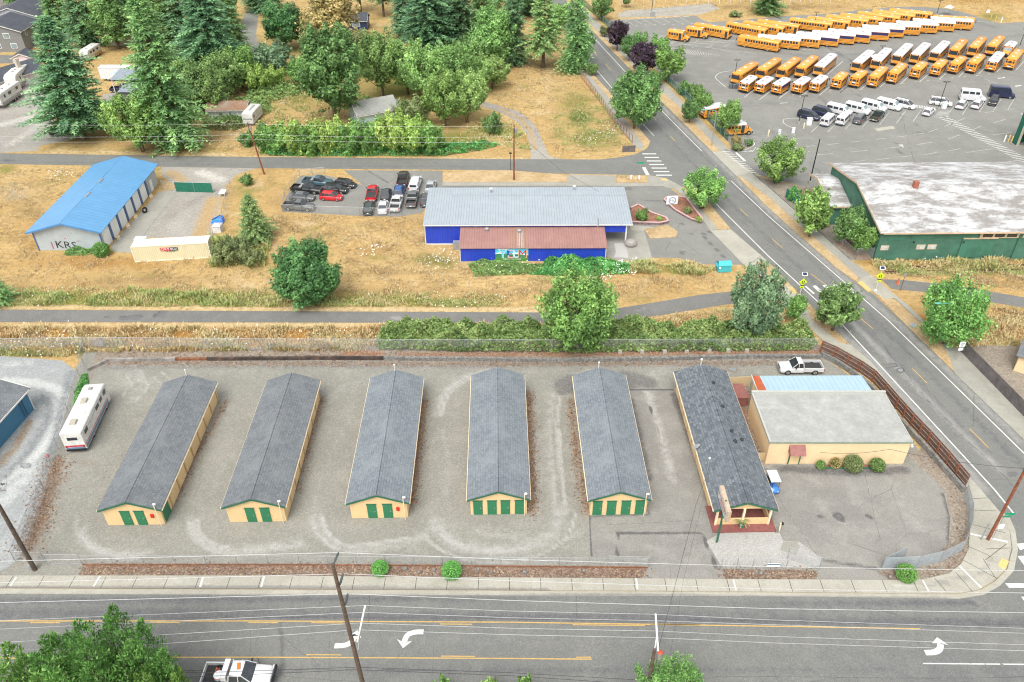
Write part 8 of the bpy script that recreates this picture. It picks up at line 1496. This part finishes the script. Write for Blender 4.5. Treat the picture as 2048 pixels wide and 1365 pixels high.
text('YELM MINI STORAGE',.36,'sign_redtext','lettering',sb,(-.21,.3,5.75),(RAD(90),0,RAD(-90)),.006,.95);text('U-LOCK IT',.36,'sign_redtext','lettering',sb,(-.21,.3,5.3),(RAD(90),0,RAD(-90)),.006,1.1)
g=G(1343,412);t=thing('monument_sign','white board sign with a round dark emblem at the flower bed','sign',g+[0,0,.2],RAD(3));MB().box((0,0,.9),(2.05,.25,1.5),'sign_white').build('board',t)
mb=MB();n=32
for r0,r1 in ((.66,.58),(.55,.52)):
 vs=[(r*math.cos(6.283*k/n),-.135,.9+r*math.sin(6.283*k/n))for r in (r0,r1)for k in range(n)];mb.add(vs,[(k,(k+1)%n,n+(k+1)%n,n+k)for k in range(n)],'emblem_blue')
mb.build('emblem_ring',t);text('PTL',.52,'emblem_blue','lettering',t,(0,-.135,.88),depth=.006,sx=1.1)
# small things
def solo(mb,name,label,cat,px,rz=0.0,z=0.0,group=None):o=mb.build(name,None,tuple(G(*px)+[0,0,z]),rz);return tag(o,label,cat,group)
t=thing('donation_bin','turquoise slope roofed donation bin at the edge of the driveway','bin',G(1446,541),RAD(6));MB().loft([[(-1.05,y,.1),(1.05,y,.1),(1.05,y,1.25),(-1.05,y,1.25)]for y in (-.75,.75)],'bin_teal').build('body',t);MB().slab([(-1.1,-.8,1.25),(1.1,-.8,1.25),(1.0,0,1.75),(-1.0,0,1.75)],-.06,'bin_teal').build('lid',t);MB().slab([(-1.0,0,1.75),(1.0,0,1.75),(1.1,.8,1.25),(-1.1,.8,1.25)],-.06,'plastic_gray').build('lid',t);MB().box((-1.15,-.1,1.0),(.2,1.0,.3),'bin_teal').build('chute',t);MB().box((-.9,-.78,.95),(.3,.04,.3),'sign_white').build('notice',t)
for i,(x,y,l)in enumerate([(1460,177,'leftmost grey wheelie bin beside the bus corner'),(1467,178,'middle grey wheelie bin beside the bus corner'),(1473,177,'rightmost grey wheelie bin beside the bus corner')]):
 t=thing('wheelie_bin',l,'bin',G(x,y),0,'wheelie bins by the buses');MB().box((0,0,.5),(.6,.7,1.0),'plastic_gray',top=1.12).build('body',t);MB().box((0,0,1.05),(.7,.8,.1),'plastic_gray').build('lid',t)
for (x,y,l)in [(1558,270,'white water filled barrel left by the bus lot gate'),(1586,266,'white water filled barrel right by the bus lot gate')]:solo(MB().tube([(0,0,0),(0,0,.35),(0,0,.4),(0,0,.75),(0,0,.8),(0,0,1.15)],[.34,.36,.31,.36,.31,.33],'sign_white',12),'traffic_barrel',l,'barrel',(x,y),group='white barrels at the bus lot gate')
solo(MB().box((0,0,.75),(1.0,.7,1.5),'sign_white').box((0,0,1.53),(1.1,.8,.08),'sign_white'),'utility_cabinet','white utility cabinet beside the lamp post island','cabinet',(1617,250));solo(MB().tube([(0,0,0),(0,0,1.1)],.16,'cream_trim',8).sphere((0,0,1.1),.16,'cream_trim'),'bollard','cream bollard beside the lamp post island','bollard',(1607,257));solo(MB().tube([(0,0,0),(0,0,1.3)],.16,'cream_trim',8).sphere((0,0,1.3),.16,'cream_trim'),'bollard','cream bollard at the bus lot gate','bollard',(1536,273));solo(MB().box((0,0,.7),(.9,.7,1.4),'sign_white').box((0,0,1.42),(1.0,.8,.06),'sign_white'),'utility_cabinet','white utility cabinet at the walkway lamp post','cabinet',(1887,217))
for (x,y,m,l)in [(2008,284,'sign_white','white post left of the two yellow bollards at the green metal hall'),(2016,284,'tactile_yellow','left yellow bollard at the green metal hall'),(2022,286,'tactile_yellow','right yellow bollard at the green metal hall'),(1981,38,'tactile_yellow','first yellow post from the left on the far grass edge'),(1990,43,'tactile_yellow','second yellow post from the left on the far grass edge'),(2002,45,'sign_white','white post on the far grass edge'),(2015,43,'tactile_yellow','third yellow post from the left on the far grass edge')]:solo(MB().tube([(0,0,0),(0,0,1.4)],.14,m,8).sphere((0,0,1.4),.14,m),'bollard',l,'bollard',(x,y))
for (x,y,l)in [(1746,131,'small white booth canopy between the buses'),(1894,30,'small white canopy beyond the back bus rows')]:
 t=thing('canopy',l,'canopy',G(x,y));MB().tube([(0,0,2.2),(0,0,2.9)],[1.5,.1],'sign_white',4).build('canopy_top',t);[MB().tube([(sx,sy,0),(sx,sy,2.2)],.04,'galv',5).build('post',t)for sx in (-.9,.9)for sy in (-.9,.9)]
solo(MB().box((0,0,.7),(1.3,.9,1.4),'galv').box((0,0,1.45),(1.4,1.0,.1),'galv'),'transformer_box','grey transformer box below the stone slope lamp post','cabinet',(1305,34))
for i in range(9):solo(MB().box((0,0,.08),(1.8,.2,.16),'concrete_white'),'wheel_stop','concrete wheel stop in the empty bays, %s from the left'%ORD[i],'wheel stop',(1225+18.4*i,41.2-.9*i),0,group='wheel stops of the empty bays')
for (x,y,l)in [(953,0,''),]:pass
for (x,y,l)in [(1262,358,'left white meter lid post in the small grass patch'),(1278,359,'right white meter lid post in the small grass patch')]:solo(MB().box((0,0,.3),(.3,.3,.6),'sign_white').box((0,0,.64),(.36,.36,.08),'sign_white'),'meter_box',l,'meter box',(x,y),group='white meter boxes on the grass patch')
for (x,y,l,sx)in [(447,391,'white plastic table standing in the fenced gravel yard',.7),(437,462,'white crate by the tall yard fence',.0)]:
 if sx:t=thing('garden_table',l,'table',G(x,y));MB().box((0,0,.74),(1.1,1.7,.06),'sign_white').build('tabletop',t);[MB().tube([(a,b,0),(a,b,.72)],.04,'sign_white',5).build('leg',t)for a in (-.45,.45)for b in (-.7,.7)]
 else:solo(MB().box((0,0,.55),(1.4,1.5,1.1),'shed_white').box((0,0,1.13),(1.5,1.6,.06),'pink_wall'),'crate',l,'crate',(x,y))
t=solo(MB().loft([[(-1.1,-.7,0),(1.2,-.8,0),(1.0,.8,0),(-1.2,.6,0)],[(-.9,-.5,.5),(1.0,-.6,.75),(.9,.6,.9),(-.8,.5,.55)],[(-.2,-.2,.75),(.5,-.3,1.0),(.5,.4,1.15),(-.1,.3,.85)]],'tarp_blue'),'tarp','blue tarpaulin heap at the tall yard fence','tarpaulin',(436,444));bar(mb:=MB(),(-.8,-.5,.62),(.7,.4,1.2),.12,.06,'ink_black');mb.build('strap',t)
def tyre():mb=MB();return mb.tube([(.42*math.cos(a),0,.42*math.sin(a))for a in np.linspace(0,6.283,17)],.17,'rubber',7,False)
solo(tyre(),'tyre','dark tyre leaning against the white roller doors','tyre',(291,426),RAD(60),.55)
solo(MB().loft([[(-1.0,-.45,.3),(1.0,-.45,.3),(1.0,.45,.3),(-1.0,.45,.3)],[(-.9,-.5,.6),(.9,-.5,.6),(.9,.5,.6),(-.9,.5,.6)]],'sign_white'),'bath_tub','pale box behind the shipping container','box',(282,482))
for i,(x,y)in enumerate([(236,481),(256,459),(271,440),(302,399)]):mb=MB();[mb.tube([(k*.18,0,0),(k*.16+.1,.25,.9)],.035,'cream_trim',5)for k in range(4)];mb.box((.3,.12,.5),(.8,.05,.08),'cream_trim');solo(mb,'wooden_rack','small pale wooden rack at the white roller doors, %s from the front'%ORD[i],'rack',(x,y),RAD(60),group='wooden racks at the roller doors')
def rails():
 a,b=G(1762,536),G(2200,529);d=(b-a)/np.linalg.norm(b-a);n=np.array([-d[1],d[0],0]);L=np.linalg.norm(b-a);t=thing('railway_track','rusty railway track in the weeds below the warehouse','railway track',a,math.atan2(d[1],d[0]))
 for y in (0,-1.45):MB().box((L/2,y,.16),(L,.08,.16),'rail_rust').build('rail',t)
 mb=MB();[mb.box((x,-.72,.05),(.22,2.5,.1),'tie_wood')for x in np.arange(.3,L,.65)];mb.build('sleepers',t)
rails()
t=thing('potted_palm','potted yellow green fern plant in front of the office porch','potted plant',G(1482,1055)+[0,0,.12]);MB().tube([(0,0,0),(0,0,.5),(0,0,.52)],[.22,.32,.28],'green_pot',10).build('pot',t)
r_=np.random.default_rng(5);VV=[]
for k in range(26):
 a=r_.uniform(0,6.28);L=r_.uniform(.5,.95)
 for j in range(5):
  u0,u1=j/5,(j+1.2)/5;f=lambda u:np.array([math.cos(a)*L*u,math.sin(a)*L*u,.5+L*(1.0*u-1.05*u*u)+.25*u]);s_=np.array([-math.sin(a),math.cos(a),0])*.11*(1-u0*.6);VV.append([f(u0),(f(u0)+f(u1))/2-s_,f(u1),(f(u0)+f(u1))/2+s_])
o=bpy.data.objects.new('leaves',quads('leaves',np.array(VV),r_.uniform(0,1,len(VV)),'fern'));COL.objects.link(o);o.parent=t
solo(MB().tube([(0,0,0),(0,0,1.25)],.09,'cream_trim',8).box((.12,-.05,1.2),(.2,.25,.25),'black_metal'),'keypad_post','cream post with a black keypad at the office corner','post',(1558,1062));solo(MB().box((0,0,.2),(.4,.3,.4),'stone_block',top=.7),'rock','rock at the foot of the keypad post','rock',(1553,1064));solo(MB().box((0,0,.45),(1.3,.05,.5),'sign_white').box((0,-.03,.6),(1.3,.02,.12),'emblem_blue'),'fence_banner','small white and blue notice on the front fence','notice',(1544,1141),0,.35)
t=thing('red_shed','narrow red wooden lean to behind the office','shed',G(1476,800),RAD(4));MB().box((0,0,.7),(1.5,2.6,1.4),'awning_red').build('wall',t);MB().slab([(-.85,-1.4,1.5),(.85,-1.4,1.42),(.85,1.5,1.42),(-.85,1.5,1.5)],.06,'awning_red').build('roof',t)
for (x,y,l,sz,m)in [(1510,850,'weathered beam leaning along the cream block wall',(.25,4.0,.3),'timber_gray'),(1500,905,'grey bin lid box by the office side yard',(.9,.9,.7),'galv'),(1496,870,'plank lying in the office side yard',(.2,2.2,.15),'fence_rail')]:solo(MB().box((0,0,sz[2]/2+.02),sz,m),'timber_beam' if 'beam' in l or 'plank' in l else 'metal_box',l,'timber' if m!='galv' else 'box',(x,y),RAD(-2))
solo(MB().box((0,0,.06),(.9,.6,.05),'galv'),'drain_grate','drain grate in the gravel behind the darker office roof','drain',(1465,740));solo(MB().box((0,0,1.0),(1.5,.06,1.1),'vent_gray'),'notice_board','grey blank board on the back fence near the left corner','board',(200,698));solo(MB().sphere((0,0,1.0),.22,'lid_red'),'float_ball','red ball hanging on the inner fence of the motorhome yard','ball',(100,925));solo(MB().box((0,0,.1),(1.2,.8,.2),'galv'),'vault_cover','metal vault cover in the far verge of the side street','cover',(1826,653),.7);solo(MB().box((0,0,.5),(.5,.5,1.0),'cone_orange',top=.2),'traffic_cone','orange barrier cone at the right hand trail entrance','cone',(1795,568))
for i,(x,y,s_)in enumerate([(809,1139,.5),(838,1146,.35),(869,1142,.4),(957,1140,.4),(1050,1146,.45),(1168,1143,.4),(1780,1155,.45),(1521,1147,.5),(983,1146,.3)]):solo(MB().sphere((0,0,s_*.3),(s_*.6,s_*.45,s_*.4),'stone_block',8,5),'rock','small rock in the front planting strip, %s of nine'%ORD[i],'rock',(x,y),i*.7,group='rocks in the planting strip')
solo(MB().sphere((0,0,.5),(1.1,.9,.8),'vent_gray',9,6),'dry_bush','heap of dry grey branches on the concrete pad','brush heap',(1261,492))
